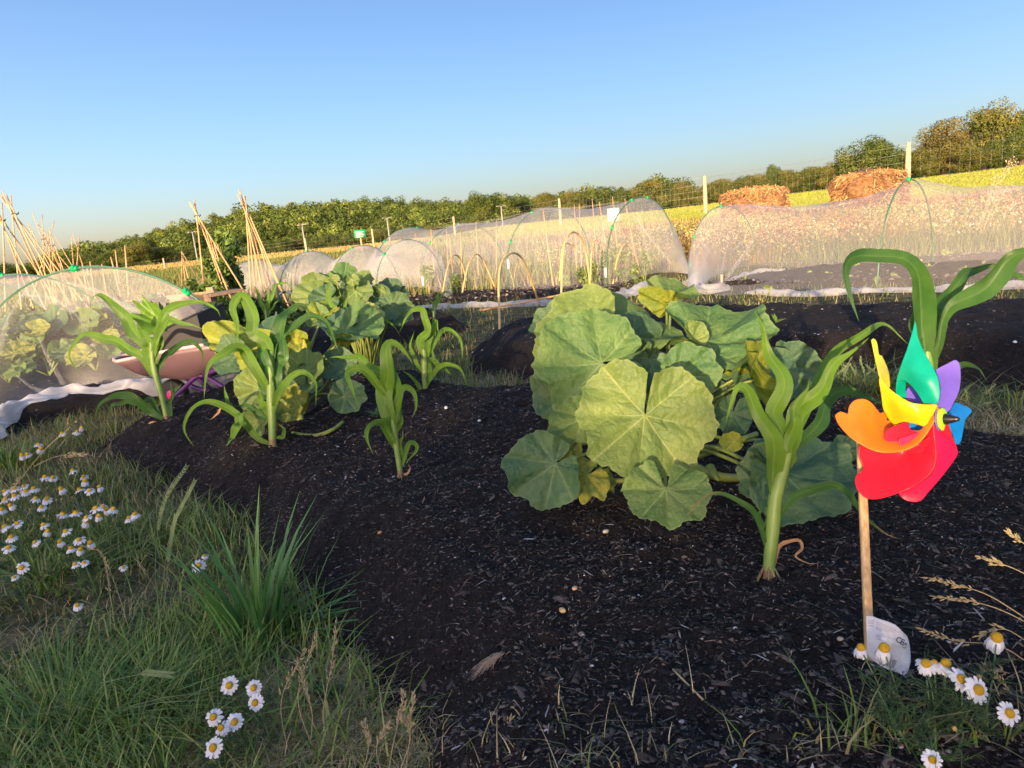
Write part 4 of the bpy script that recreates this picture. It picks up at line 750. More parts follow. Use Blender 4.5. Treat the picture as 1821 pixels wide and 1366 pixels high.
# ------------------------------------------------------------ netting tunnels
def arch(A, B, h, n=33, pw_=.62):
    a = np.linspace(0, math.pi, n); A, B = np.asarray(A, float), np.asarray(B, float); s = (1-np.cos(a))/2; p = A[None]*(1-s[:, None])+B[None]*s[:, None]; p = p.copy(); p[:, 2] += h*np.sin(a)**pw_ if pw_ != 1 else h*np.sin(a); return p
def net_surface(rows, dens, seed, parent, name='netting', up=3, wr=.02):
    """rows: list of equal-length curves, interpolated smoothly along"""
    R_ = np.array(rows); nr, n, _ = R_.shape; out = []; dn = []
    for i in range(nr-1):
        p0, p1, p2, p3 = R_[max(i-1, 0)], R_[i], R_[i+1], R_[min(i+2, nr-1)]
        for t in np.linspace(0, 1, up, endpoint=False):
            out.append(p1*(1-t)+p2*t if t == 0 else .5*((2*p1)+(-p0+p2)*t*.6+(2*p0-5*p1+4*p2-p3)*t*t*.6+(-p0+3*p1-3*p2+p3)*t**3*.6)*1.0 if False else p1*(1-t)+p2*t)
            dn.append(dens[i]*(1-t)+dens[i+1]*t)
    out.append(R_[-1]); dn.append(dens[-1]); V = np.array(out); D = np.repeat(np.array(dn)[:, None], n, 1); f = fbm(V[..., 0]*4+seed, V[..., 1]*4+V[..., 2]*3, 3)*wr*2
    ed = np.minimum(1, np.minimum(np.arange(n), n-1-np.arange(n))/4.); V[..., 2] += f*ed; V[..., 1] += f*.5*ed
    return mesh(name, V.reshape(-1, 3), grid_faces(*V.shape[:2]), M['net'], parent, attrs={'dens': D.ravel()})
def hem(parent, pts, w=.10, h=.05, dens=1.0, n=60, seed=0):
    C = cat(pts, n); T = np.gradient(C, axis=0); k = 9; V = np.zeros((n, k, 3)); D = np.zeros((n, k))
    for i in range(n):
        s = nrm(np.cross(nrm(T[i]), [0, 0, 1])); ww = w*(.6+1.0*vn(i*.25+seed, 3)); 
        for j in range(k):
            a = (j/(k-1)-.5)*2; V[i, j] = C[i]+s*a*ww/2+np.array([0, 0, 1])*(h*(1-a*a)*(.4+1.2*vn(i*.4+seed, j*.7))+.006); V[i, j, 2] = max(V[i, j, 2], hz1(V[i, j, 0], V[i, j, 1])+.008+h*(1-a*a)*.6*vn(i*.4+seed, j*.7)); D[i, j] = dens*(.7+.6*vn(i*.9+seed*3, j*1.3))
    return mesh(parent=parent, name='net_hem', V=V.reshape(-1, 3), Fs=grid_faces(n, k), mats=M['net'], attrs={'dens': D.ravel()})
def hoopm(parent, A, B, h, r=.006, clips=(), pw_=.62):
    p = arch(A, B, h, 30, pw_); V, Fc = tube(p, r, 6); mesh('hoop', V, Fc, M['hoop'], parent)
    for c in clips:
        i = int(c*(len(p)-2)); q = p[i]; t = nrm(p[i+1]-p[i]); V, Fc = tube([q-t*.022, q-t*.021, q+t*.021, q+t*.022], [.008, .016, .016, .008], 8)
        V2, F2 = box((-.004, -.02, 0), (.004, .02, .022)); V2 = V2*1.0+q; V3, F3 = merge([(V, Fc), (V2, F2)]); mesh('clip', V3, F3, M['clip'], parent)
def sag_rows(hoops, sag=.10, mid=(.25, .5, .75)):
    rows = []
    for i, (A, B, h, pw_) in enumerate(hoops):
        rows.append(arch(A, B, h+.004, 33, pw_))
        if i < len(hoops)-1:
            A2, B2, h2, p2 = hoops[i+1]
            for t in mid:
                k = 4*t*(1-t); rows.append(arch(np.array(A)*(1-t)+np.array(A2)*t, np.array(B)*(1-t)+np.array(B2)*t, (h*(1-t)+h2*t)*(1-sag*k), 33, pw_*(1-t)+p2*t+.05*k))
    return rows
g3 = lambda x, y, z=0.: G(x, y, z)
# near left tunnel
h1A, h1B = g3(-45, 735), g3(462, 700); off = np.array([-1.35, 1.35, 0]); off2 = np.array([-1.35, 1.35, 0])
c0 = (h1A+h1B)/2; T1 = thing('net_tunnel', c0, 'near white net tunnel at the left edge, covering leafy crops', 'net tunnel', 'netting tunnels over the beds')
HP = [(h1A, h1B, .80, 1), (h1A+off, h1B+off, .80, 1), (h1A+off*2, h1B+off*2, .80, 1)]
for i, (A, B, h, p_) in enumerate(HP): hoopm(T1, A, B, h, .0065, clips=[(.5, .2, .78), (.5,), (.5,)][i], pw_=1)
net_surface(sag_rows(HP, .05), [.27]*9, 1, T1, wr=.012)
front = cat([g3(-60, 800), g3(0, 768), g3(60, 738), g3(125, 710), g3(190, 708), g3(260, 700), g3(350, 698), g3(452, 690)], 33); ar = arch(h1A, h1B, .805, 33, 1)
rows = [ar*(1-t)+front*t+np.array([0, -.05*math.sin(t*3.14), -.03*math.sin(t*3.14)]) for t in np.linspace(0, 1, 9)]
kn = g3(128, 704, .03); kidx = np.linspace(0, 1, 33)
rows = [r+((kn-r)*(np.exp(-((kidx-.40)/.13)**2)*(t**3)*.9)[:, None]) for r, t in zip(rows, np.linspace(0, 1, 9))]
net_surface(rows, [.27, .22, .2, .19, .2, .24, .32, .46, .8], 4, T1, 'end_netting', wr=.012)
hem(T1, [g3(-60, 800, .02), g3(0, 762, .03), g3(60, 732, .05), g3(125, 708, .07), g3(190, 706, .06), g3(240, 700, .05), g3(330, 698, .05), g3(430, 690, .05)], .16, .06, 1.0, seed=2)
def foldm(parent, pts, w, dens, seed): 
    w = [q*.4 for q in w]; dens *= .55
    C = cat(pts, 24); ww = np.interp(np.linspace(0, 1, 24), [0, .5, 1], w); V = np.zeros((24, 5, 3)); 
    for i in range(24):
        t = nrm(np.gradient(C, axis=0)[i]); s = nrm(np.cross(t, F)); 
        for j in range(5): a = (j-2)/2; V[i, j] = C[i]+s*a*ww[i]/2-F*(.012*(1-a*a)+.006*math.sin(i*.8+j*2+seed))
    return mesh('net_fold', V.reshape(-1, 3), grid_faces(24, 5), M['net'], parent, attrs={'dens': np.full(120, dens)})
foldm(T1, [P(128, 706, 4.45), P(112, 680, 4.4), P(88, 640, 4.35), P(70, 600, 4.3)], [.10, .07, .03], .5, 1)
foldm(T1, [P(128, 706, 4.45), P(95, 700, 4.3), P(60, 690, 4.25), P(30, 668, 4.2)], [.10, .07, .02], .6, 2)
foldm(T1, [P(60, 500, 4.6), P(20, 560, 4.5), P(0, 620, 4.4), P(-20, 700, 4.3)], [.05, .09, .10], .4, 3)
foldm(T1, [P(90, 500, 5.0), P(150, 510, 4.8), P(200, 530, 4.6), P(240, 552, 4.5), P(330, 545, 4.5)], [.03, .08, .03], .35, 5)
foldm(T1, [P(30, 525, 5.0), P(90, 530, 4.9), P(130, 555, 4.8), P(158, 590, 4.7)], [.03, .07, .03], .3, 5)
# long middle tunnel
vec = np.array([1.3, 1.9, 0.]); d1 = g3(1082, 520); 
HP = []
for px, py, hh, sc in ((668, 522, .93, .85), (752, 524, .90, .9), (903, 522, 1.0, 1.0), (1080, 518, .99, .95)):
    a = g3(px, py); HP.append((a, a+vec*sc, hh, .75))
T2 = thing('net_tunnel', (HP[1][0]+HP[2][1])/2, 'long hooped net tunnel in the middle, with bamboo canes inside', 'net tunnel', 'netting tunnels over the beds')
for i, (A, B, h, p_) in enumerate(HP): hoopm(T2, A, B, h, .007, clips=[(.3, .6), (.5, .25), (.42, .2), (.45, .6, .22)][i], pw_=.75)
rows = sag_rows(HP, .07); L0 = rows[0]; gl = (HP[0][0]+HP[0][1])/2+np.array([-1.0, .35, 0]); left = [L0*(1-t)+gl*t+np.array([0, 0, .15*math.sin(t*3.14)]) for t in (1, .75, .5, .25)]
R1 = rows[-1]; gr = g3(1214, 492)+np.array([.1, 0, .02]); right = [R1*(1-t)+gr*t+np.array([0, 0, .10*math.sin(t*3.14)]) for t in (.2, .4, .6, .8, .97)]
net_surface(left+rows+right, [.6, .34, .26, .24]+[.29]*len(rows)+[.29, .29, .33, .46, .9], 7, T2, wr=.014)
hem(T2, [g3(740, 551), g3(820, 547), g3(900, 545), g3(1000, 541), g3(1080, 534), g3(1140, 520)], .22, .04, .6, seed=5)
hem(T2, [g3(1110, 528), g3(1140, 520), g3(1165, 508)], .20, .07, .8, 20, seed=8)
# low tunnel
HP = []; vec4 = np.array([.75, .95, 0])
for px, py, hh in ((404, 545, .66), (500, 548, .72), (592, 548, .74), (672, 548, .76)):
    a = g3(px, py); HP.append((a, a+vec4, hh, .8))
T4 = thing('net_tunnel', (HP[1][0]+HP[2][1])/2, 'low net tunnel of rounded humps behind the farthest squash plant', 'net tunnel', 'netting tunnels over the beds')
for i, (A, B, h, p_) in enumerate(HP): hoopm(T4, A, B, h, .006, clips=[(.5,), (.5, .15), (.45, .2), (.3,)][i], pw_=.8)
rows = sag_rows(HP, .22); gl = (HP[0][0]+HP[0][1])/2+np.array([-.4, .2, 0]); left = [rows[0]*(1-t)+gl*t for t in (.95, .6, .3)]
gr = g3(806, 540)+np.array([0, .2, 0]); right = [rows[-1]*(1-t)+gr*t+np.array([0, 0, .22*math.sin(t*3.14)]) for t in (.2, .4, .6, .8, .97)]
net_surface(left+rows+right, [.55, .42, .4]+[.40]*len(rows)+[.30, .26, .26, .3, .4], 11, T4, wr=.012)
hem(T4, [g3(400, 575), g3(560, 570), g3(680, 562), g3(760, 556)], .2, .04, .9, seed=6)
for i_, (a_, b_) in enumerate((((945, 372), (1100, 360)), ((775, 405), (940, 378)), ((1120, 372), (1195, 470)), ((930, 392), (912, 470)), ((1075, 400), (1060, 500)), ((1135, 380), (1160, 480)))):
    foldm(T2, [P(*a_, 7.5), P((a_[0]+b_[0])/2, (a_[1]+b_[1])/2+4, 7.45), P(*b_, 7.4)], [.03, .07, .04], .35, i_)
# right tunnel
HP = [(g3(1228, 492), g3(1346, 474), .80, .8), (g3(1560, 519), g3(1658, 482), .87, .9)]
dA = HP[1][0]-HP[0][0]; HP.append((HP[1][0]+np.array([2.35, -1.35, 0]), HP[1][1]+np.array([2.35, -1.35, 0]), .86, .6))
T3 = thing('net_tunnel', (HP[0][0]+HP[1][1])/2, 'net tunnel on the right with two green hoops, below the fence', 'net tunnel', 'netting tunnels over the beds')
for i, (A, B, h, p_) in enumerate(HP): hoopm(T3, A, B, h, .0065, clips=[(.52, .2, .04), (.5,), (.5,)][i], pw_=p_)
rows = []; near = [g3(1232, 512), g3(1290, 528), g3(1330, 524), g3(1430, 527), g3(1560, 522), g3(1700, 521), g3(1821, 514)]; NL = cat(near+[near[-1]+np.array([.9, -.55, 0])], 20); FL = cat([HP[0][1]+np.array([0, .2, 0]), HP[1][1], HP[2][1]], 20)
hh = np.interp(np.linspace(0, 1, 20), [0, .08, .25, .45, .52, .58, .78, 1], [.80, .795, .72, .75, .865, .76, .70, .80]); kk = np.interp(np.linspace(0, 1, 20), [0, .52, 1], [.55, .72, .75])
NL2 = np.array([NL[i] for i in range(20)]); 
tt = np.linspace(0, 1, 20); CA = cat([HP[0][0], HP[1][0], HP[2][0]], 20)
rows = [arch(CA[i], FL[i], hh[i]+.004, 33, .82) for i in range(20)]
for i in range(20): rows[i][0] = NL[i]; rows[i][1] = rows[i][1]*.6+NL[i]*.4
gl = g3(1236, 516, .02); R0_ = rows[0]; left = [R0_*(1-t)+gl*t+np.array([-.05*math.sin(t*3.1), 0, .05*math.sin(t*3.14)]) for t in (.96, .7, .45, .2)]
net_surface(left+rows, [.75, .4, .28, .22]+[.25]*20, 15, T3, wr=.012, up=2)
hem(T3, [g3(1330, 524), g3(1430, 527), g3(1500, 525), g3(1560, 521), g3(1640, 522), g3(1700, 520), g3(1821, 513), g3(1900, 508)], .12, .04, .75, seed=9)
hem(T3, [g3(1232, 505), g3(1250, 522), g3(1280, 520), g3(1345, 495), g3(1400, 487)], .16, .07, .7, 30, seed=3)
foldm(T3, [P(1348, 400, 7.9), P(1335, 435, 7.7), P(1310, 470, 7.5), P(1285, 505, 7.3)], [.02, .10, .12], .5, 1)
foldm(T3, [P(1300, 400, 8.0), P(1290, 450, 7.8), P(1278, 510, 7.5)], [.02, .06, .10], .3, 2)
foldm(T3, [P(1330, 366, 8.0), P(1420, 372, 7.4), P(1520, 358, 6.8), P(1600, 326, 6.4)], [.03, .09, .03], .4, 7)
foldm(T3, [P(1625, 328, 6.3), P(1690, 346, 5.9), P(1760, 342, 5.5), P(1840, 330, 5.2)], [.03, .09, .05], .4, 8)
foldm(T3, [P(1255, 430, 8.0), P(1255, 470, 7.8), P(1250, 515, 7.6)], [.02, .05, .10], .3, 4)
for px, py, d, w in ((1284, 505, 7.0, 'at the gathered left end of the right net tunnel'), (1637, 470, 6.6, 'beside a seedling under the right net tunnel')):
    V, Fc = box((-.012, -.003, 0), (.012, .003, .14)); p = P(px, py, d); p[2] = 0.0; V = V+p; V[[1, 3, 5, 7], 0] += .0; tag(mesh('plant_label', V, Fc, mat('pink_wood', (.62, .35, .25), .7)), f'small pinkish wooden plant label {w}', 'plant label')
for px, py, d in ((904, 470, 7.6), (752, 500, 8.0), (1077, 485, 7.2)):
    p = P(px, py, d); V, Fc = tube([p+[0, 0, .05], p-[0, 0, .05]], .012, 6, 4); o_ = mesh('pipe_sleeve', V, Fc, M['white'], T2)
p = P(1562, 452, 5.8); V, Fc = tube([p+[0, 0, .05], p-[0, 0, .03]], .008, 6, 4); mesh('pipe_sleeve', V, Fc, M['white'], T3)
# ------------------------------------------------------------ bamboo canes and wigwams
def cane(parent, a, b, r=.006, m=None, name='cane'):
    V, Fc = tube([a, (np.asarray(a)+b)/2+np.array([rnd.uniform(-.01, .01), rnd.uniform(-.01, .01), 0]), b], [r*1.1, r, r*.7], 6, 7); return mesh(name, V, Fc, m or M['cane'], parent)
def wigwam(px, py, d, feet, label, r=.009, over=.25, spread=.03):
    ap = P(px, py, d); g = ap.copy(); g[2] = 0; o = thing('bamboo_wigwam', (ap[0], ap[1], float(terr(np.array([ap[0]]), np.array([ap[1]]))[0])), label, 'bamboo wigwam', 'bamboo canes tied as wigwams')
    for fx, fy in feet:
        z = float(terr(np.array([ap[0]+fx]), np.array([ap[1]+fy]))[0]); b = np.array([ap[0]+fx, ap[1]+fy, z-.03]); u = nrm(ap-b); q = np.array([rnd.uniform(-spread, spread), rnd.uniform(-spread, spread), 0]); cane(o, b, ap+u*over*rnd.uniform(.6, 1.2)+q, r)
    V, Fc = tube([ap+np.array([.035*math.cos(a), .035*math.sin(a), .01*math.sin(3*a)]) for a in np.linspace(0, 6.3, 12)], .006, 5); mesh('string_tie', V, Fc, mat('twine', (.08, .12, .1), .8), o)
    return o
wigwam(27, 380, 8.2, [(-.05, -.3), (.02, .35), (.22, .1), (.62, -.1), (.66, .2)], 'tall bamboo wigwam at the left edge whose canes lean right', over=.22)
wigwam(3, 392, 7.6, [(-.1, -.3), (.03, .2), (.40, .3), (.44, -.15)], 'bamboo wigwam cut by the left edge of the view', over=.3)
wigwam(78, 425, 11.5, [(-.4, .2), (-.5, -.2), (.05, .2), (.12, -.2), (.2, .3), (.3, -.1)], 'thin bamboo wigwam second from the left, behind the near net tunnel', r=.008, over=.35, spread=.15)
wigwam(92, 437, 13, [(-.3, .2), (-.1, -.2), (.15, .2), (.32, -.2), (.5, .3)], 'small wigwam of canes just right of the thin leaning ones', r=.009, over=.3, spread=.1)
wigwam(130, 456, 17, [(-.3, .2), (-.1, -.2), (.15, .2), (.35, -.2), (.2, .3)], 'farthest small wigwam with splayed tips before the dark trees', r=.010, over=.45, spread=.28)
wigwam(351, 384, 8.2, [(.0, -.3), (.10, .25), (.32, -.1), (.42, .3), (.5, .1)], 'leaning bamboo wigwam with a row of canes left of the straight one', over=.16)
wigwam(435, 366, 8.0, [(-.05, -.25), (.02, .3), (.12, -.2), (.30, .15), (.38, -.1), (-.1, .1)], 'straight tall bamboo wigwam between the low netting and the hill', over=.16)
wigwam(325, 455, 16, [(-.15, .2), (.15, -.2), (.25, .2), (-.1, -.2)], 'little wigwam with a pale hub by the straw-coloured field', r=.012, over=.1)
fr = thing('bean_trellis', P(405, 500, 9.0), 'slanting row of bamboo canes with climbing beans beside the leaning wigwam', 'cane frame')
for a, b in (((372, 418), (402, 520)), ((378, 425), (410, 525)), ((385, 432), (418, 520)), ((376, 432), (398, 522)), ((447, 405), (458, 500)), ((455, 415), (480, 505)), ((363, 400), (392, 505))): cane(fr, P(*b, 9.0), P(*a, 9.0), .008)
LP = [((205, 445), (222, 580)), ((222, 436), (224, 560)), ((197, 457), (232, 610)), ((160, 465), (170, 570)), ((181, 470), (190, 560)), ((107, 468), (118, 560)), ((146, 467), (158, 560))]
for i, (a, b) in enumerate(LP):
    t_ = thing('bamboo_cane', P(*b, 6.8)*[1, 1, 0], 'single bamboo cane standing behind the near left net tunnel', 'cane', 'single canes behind the near tunnel'); cane(t_, P(*b, 6.8)*[1, 1, 0], P(*a, 6.8), .008)
def x3(x, y): return (580+x*.3624, 330+y*.3624)
CN = [((440, 235), (465, 545)), ((515, 215), (543, 545)), ((590, 205), (602, 500)), ((605, 240), (630, 500)), ((660, 215), (668, 540)), ((735, 180), (750, 520)), ((835, 170), (836, 505)), ((1065, 120), (1120, 520)), ((1218, 95), (1232, 470)), ((1242, 90), (1258, 480)), ((1305, 65), (1335, 470)),
      ((1340, 80), (1400, 500)), ((1405, 55), (1445, 490)), ((1465, 65), (1540, 470)), ((985, 290), (1000, 430)), ((950, 440), (960, 505)), ((640, 360), (715, 505)), ((700, 360), (660, 530)), ((1130, 440), (1135, 520)), ((1470, 300), (1410, 500)), ((760, 350), (835, 505))]
for a, b in CN:
    bt = G(*x3(*b), 0.0); d = proj(bt)[2]*1.03; t_ = thing('bamboo_cane', bt, 'upright bamboo cane under the long middle net tunnel', 'cane', 'canes standing in the middle tunnel'); tp_ = P(*x3(*a), d); bt2 = bt.copy(); bt2[2] = -.02; cane(t_, bt2, tp_, .0075 if a[0] != 515 else .011, M['cane'])
def cane_hoop(pts, d, r, label, group=None):
    q = [P(x, y, dd) for (x, y), dd in zip(pts, d)]; t_ = tag(mesh('cane_hoop', *tube(q, r, 6, 40), M['cane2']), label, 'cane hoop', group)
cane_hoop([(889, 606), (888, 560), (887, 500), (893, 465), (912, 450), (930, 462), (945, 500), (960, 545)], [5.15, 5.2, 5.3, 5.45, 5.7, 6.0, 6.3, 6.6], .009, 'bent split-cane hoop in front of the long net tunnel, nearest one')
cane_hoop([(998, 532), (1000, 470), (1005, 430), (1018, 413), (1032, 422), (1043, 455), (1051, 525)], [6.3, 6.4, 6.5, 6.7, 6.9, 7.1, 7.3], .010, 'taller bent cane hoop just right of the nearest one')
for pts in ([(787, 520), (795, 480), (805, 456), (818, 460), (830, 500)], [(822, 520), (832, 475), (845, 453), (858, 462), (880, 510)], [(1050, 500), (1052, 450), (1060, 427), (1072, 440), (1080, 480)], [(1090, 505), (1098, 460), (1112, 435), (1128, 450), (1140, 490)], [(995, 500), (1000, 445), (1010, 433), (1022, 445), (1026, 480)]):
    cane_hoop(pts, [7.6, 7.7, 7.9, 8.1, 8.3], .008, 'bent cane hoop inside the long middle net tunnel', 'cane hoops inside the middle tunnel')
V, Fc = tube([P(853, 552, 6.35), P(960, 532, 6.6), P(1066, 510, 7.0)], .010, 6, 8); tag(mesh('bamboo_pole', V, Fc, M['cane']), 'brown bamboo pole lying on the grass across the nearest cane hoop', 'pole')
# ------------------------------------------------------------ wheelbarrow and tub
M['pink'] = mat('pink_metal', (.17, .10, .112), .35, metal=.15, nz=(5, .15)); M['rim'] = mat('pink_rim', (.70, .42, .42), .35); M['purple'] = mat('purple_tube', (.09, .025, .17), .35); M['mag'] = mat('magenta_plastic', (.55, .03, .18), .4); M['rubber'] = mat('black_rubber', (.015, .015, .015), .6); M['tub'] = mat('black_tub', (.010, .010, .012), .6, nz=(9, .3))
wb = thing('wheelbarrow', P(340, 726, 3.75), 'pink wheelbarrow on a purple frame beside the near net tunnel', 'wheelbarrow')
D = 3.62; rim = [P(207, 643, D), P(300, 624, D-.08), P(385, 610, D-.12), P(462, 600, D-.1), P(470, 596, D+.15), P(462, 590, D+.42), P(385, 598, D+.45), P(300, 612, D+.42), P(214, 634, D+.3), P(203, 640, D+.12)]
bot = [P(288, 668, D+.06), P(300, 672, D+.02), P(325, 674, D), P(352, 672, D+.02), P(360, 668, D+.12), P(352, 664, D+.26), P(328, 662, D+.28), P(302, 664, D+.26), P(290, 665, D+.2), P(286, 666, D+.12)]
rm = cat(rim+[rim[0]], 61)[:-1]; bm_ = cat(bot+[bot[0]], 61)[:-1]; rows = [rm*(1-t)+bm_*t+np.array([0, 0, -.03*math.sin(t*3.14)]) for t in np.linspace(0, 1, 9)]; V = np.array(rows); n = 60
Fc = [[i*n+j, i*n+(j+1) % n, (i+1)*n+(j+1) % n, (i+1)*n+j] for i in range(8) for j in range(n)]; Fc.append([8*n+j for j in range(n)])
tr_ = mesh('tray', V.reshape(-1, 3), Fc, M['pink'], wb); tr_.modifiers.new('s', 'SOLIDIFY').thickness = .004
V, Fc = tube(list(rm)+[rm[0]], .009, 8, None, False); mesh('tray_rim', V, Fc, M['rim'], wb)
for pts, m in (([(312, 706, 3.7), (330, 688, 3.65), (346, 672, 3.62), (362, 668, 3.62), (400, 690, 3.6), (418, 702, 3.58)], 'purple'), ([(318, 704, 3.9), (345, 674, 3.85), (372, 668, 3.85), (420, 640, 3.8), (470, 585, 3.75), (482, 576, 3.7)], 'purple'), ([(352, 672, 3.8), (372, 690, 3.78), (395, 712, 3.76)], 'purple'), ([(336, 684, 3.75), (350, 690, 3.74), (384, 700, 3.7)], 'purple'), ([(362, 668, 3.6), (410, 645, 3.5), (462, 600, 3.4), (480, 580, 3.36)], 'purple')):
    V, Fc = tube([P(*p) for p in pts], .012, 8, 16); mesh('frame_tube', V, Fc, M[m], wb)
for (a, b) in (((470, 588, 3.73), (492, 570, 3.66)), ((468, 592, 3.39), (488, 574, 3.33))): V, Fc = tube([P(*a), P(*b)], .017, 8, 6); mesh('handle_grip', V, Fc, M['rubber'], wb)
wc = P(311, 704, 3.8); wc[2] = max(wc[2], hz1(wc[0], wc[1])+.085); wa = nrm(np.array([.25, 1, 0]))
whl = disc(wc, wa, .085, .05, M['rubber'], 'wheel', wb, prof=((.75, -1), (.93, -.9), (1, -.3), (1, .3), (.93, .9), (.75, 1))); disc(wc, wa, .034, .056, M['mag'], 'wheel_rim', wb)
tb = thing('plastic_tub', P(315, 640, 3.8), 'black square plastic tub leaning in the pink wheelbarrow', 'tub')
q = [(278, 592, 3.62), (350, 558, 3.58), (366, 622, 3.62), (292, 650, 3.66)]; f_ = np.array([P(*p) for p in q]); bk = f_+np.array([.05, .24, .02]); bk[0] += [0, 0, .01]
V = np.vstack([f_, bk]); tbo = mesh('tub_wall', V, [[0, 3, 2, 1], [0, 4, 7, 3], [1, 2, 6, 5], [4, 5, 6, 7], [3, 7, 6, 2]], M['tub'], tb, smooth=False); tbo.modifiers.new('s', 'SOLIDIFY').thickness = .004
bv = tbo.modifiers.new('b', 'BEVEL'); bv.width = .008; bv.segments = 2
V, Fc = tube([f_[0], f_[1], bk[1], bk[0], f_[0]], .006, 6); mesh('tub_rim', V, Fc, M['tub'], tb)
lt = thing('leafy_seedling', P(290, 580, 3.7), 'crinkled green leaves growing out of the black tub', 'potted plant')
for i, (J, T_) in enumerate([((288, 578), (246, 545)), ((290, 575), (300, 540)), ((288, 580), (252, 572)), ((292, 575), (275, 545)), ((290, 582), (255, 590))]):
    place_leaf(lt, J, T_, 3.66+.03*i, (.1*i-.2, .6, .9), M['squash'] if i % 2 else M['corn'], seed=90+i, wr=.38, lobes=.1, wav=.14, gap=14, nu=60, nv=16)
    stem(lt, [P(292, 600, 3.72), P(290, 588, 3.7), P(*J, 3.66+.03*i)], .004, M['petiole'])
# plank bench with a red can, a raised timber bed, black pipe loop
bn = thing('plank_bench', P(400, 540, 6.6)*[1, 1, 0], 'rough plank laid as a bench left of the low netting', 'bench')
def plank(par, a, b, w, h, m, name='plank'):
    a, b = np.array(a), np.array(b); u = nrm(b-a); s = nrm(np.cross(u, [0, 0, 1])); V = []
    for p in (a, b):
        for i, j in ((-1, 0), (1, 0), (1, 1), (-1, 1)): V.append(p+s*i*w/2+np.array([0, 0, 1])*j*h)
    o = mesh(name, V, [[0, 1, 2, 3], [7, 6, 5, 4], [0, 4, 5, 1], [1, 5, 6, 2], [2, 6, 7, 3], [3, 7, 4, 0]], m, par, smooth=False); bv = o.modifiers.new('b', 'BEVEL'); bv.width = .004; return o
M['board'] = mat('weathered_board', (.33, .22, .14), .8, nz=(12, .4)); M['board2'] = mat('new_timber', (.58, .36, .18), .7, nz=(10, .3))
pa, pb = P(368, 529, 6.5), P(425, 519, 6.7); plank(bn, pa, pb, .18, .03, M['board'])
for q in (pa*.9+pb*.1, pa*.1+pb*.9): V, Fc = box((-.03, -.07, 0), (.03, .07, q[2]+.005)); mesh('bench_leg', V+np.array([q[0], q[1], 0]), Fc, M['board'], bn, smooth=False)
c = P(374, 517, 6.55); cn = thing('watering_can', c, 'small red and white pot standing on the plank bench', 'pot'); disc(c-[0, 0, .02], np.array([0, 0, 1.]), .034, .06, mat('red_paint', (.62, .05, .06), .4), 'can_body', cn, prof=((.8, -1), (1, -.8), (.95, .8), (.8, 1))); disc(c+[0, 0, .02], np.array([0, 0, 1.]), .028, .02, mat('pink_lid', (.7, .35, .33), .4), 'can_lid', cn)
c = P(390, 520, 6.6); disc(c, np.array([0, 0, 1.]), .04, .025, M['white'], 'food_tray', None); tag(bpy.data.objects['food_tray'], 'low white dish on the plank bench, right of the red pot', 'dish')
rb = thing('raised_timber_bed', P(260, 600, 6.0)*[1, 1, 0], 'new orange timber side of a raised bed seen through the near netting', 'raised bed')
for k in range(3): plank(rb, G(205, 616, 0)*[1, 1, 0]+[0, 0, .1+k*.115], G(395, 592, 0)*[1, 1, 0]+[0, 0, .1+k*.115], .04, .112, M['board2'])
for q in (215, 300, 385): g = G(q, 616-(q-205)*.126, 0); V, Fc = box((-.035, .025, 0), (.035, .09, .48)); mesh('corner_post', V+g*[1, 1, 0], Fc, M['board2'], rb, smooth=False)
V, Fc = tube([P(496, 535, 4.6), P(497, 524, 4.6), P(508, 519, 4.6), P(520, 522, 4.6), P(524, 535, 4.6)], .008, 6, 16); tag(mesh('black_pipe_loop', V, Fc, mat('dark_teal_hose', (.02, .06, .07), .4)), 'dark bent pipe loop beside the farthest squash plant', 'pipe')
# ------------------------------------------------------------ fence
FP = [(2150, 165, 14.0), (1616, 253, 17.8), (1253, 313, 24.5), (994, 353, 31), (806, 385, 37), (661, 407, 41), (542, 424, 45), (290, 459, 50), (155, 478, 54), (60, 490, 58)]
fn = thing('wire_fence', P(1253, 350, 24.5)*[1, 1, 0]+[0, 0, .5], 'wire mesh stock fence on round wooden posts running behind all the plots', 'fence')
tops = []
for i, (px, py, d) in enumerate(FP):
    t = P(px, py, d); tops.append(t); r = .075 if i < 3 else .065; lean = np.array([rnd.uniform(-.03, .03), 0, 0]); V, Fc = tube([t*[1, 1, 1]-[0, 0, 2.2]-lean, t-[0, 0, 1], t-[0, 0, .03], t], [r, r*.97, r*.93, r*.7], 10, 14); mesh('fence_post', V, Fc, M['post'], fn)
for i in range(len(tops)-1):
    a, b = tops[i], tops[i+1]; L = np.linalg.norm((b-a)[:2]); pr = []; o_ = np.array([0, .08, 0]); rr = .0022 if i < 2 else .003
    for k in range(7): z = np.array([0, 0, -.06-.21*k]); pr.append(tube([a+z+o_, (a+b)/2+z+o_-[0, 0, .02], b+z+o_], rr, 3))
    nvv = int(L/(.21 if i < 3 else .4))
    for j in range(nvv): t = (j+.5)/nvv; p = a*(1-t)+b*t+o_-[0, 0, .08*t*(1-t)]; pr.append(tube([p-[0, 0, .06], p-[0, 0, 1.34]], rr*.8, 3))
    V, Fc = merge(pr); mesh('wire_mesh', V, Fc, M['wire'], fn)
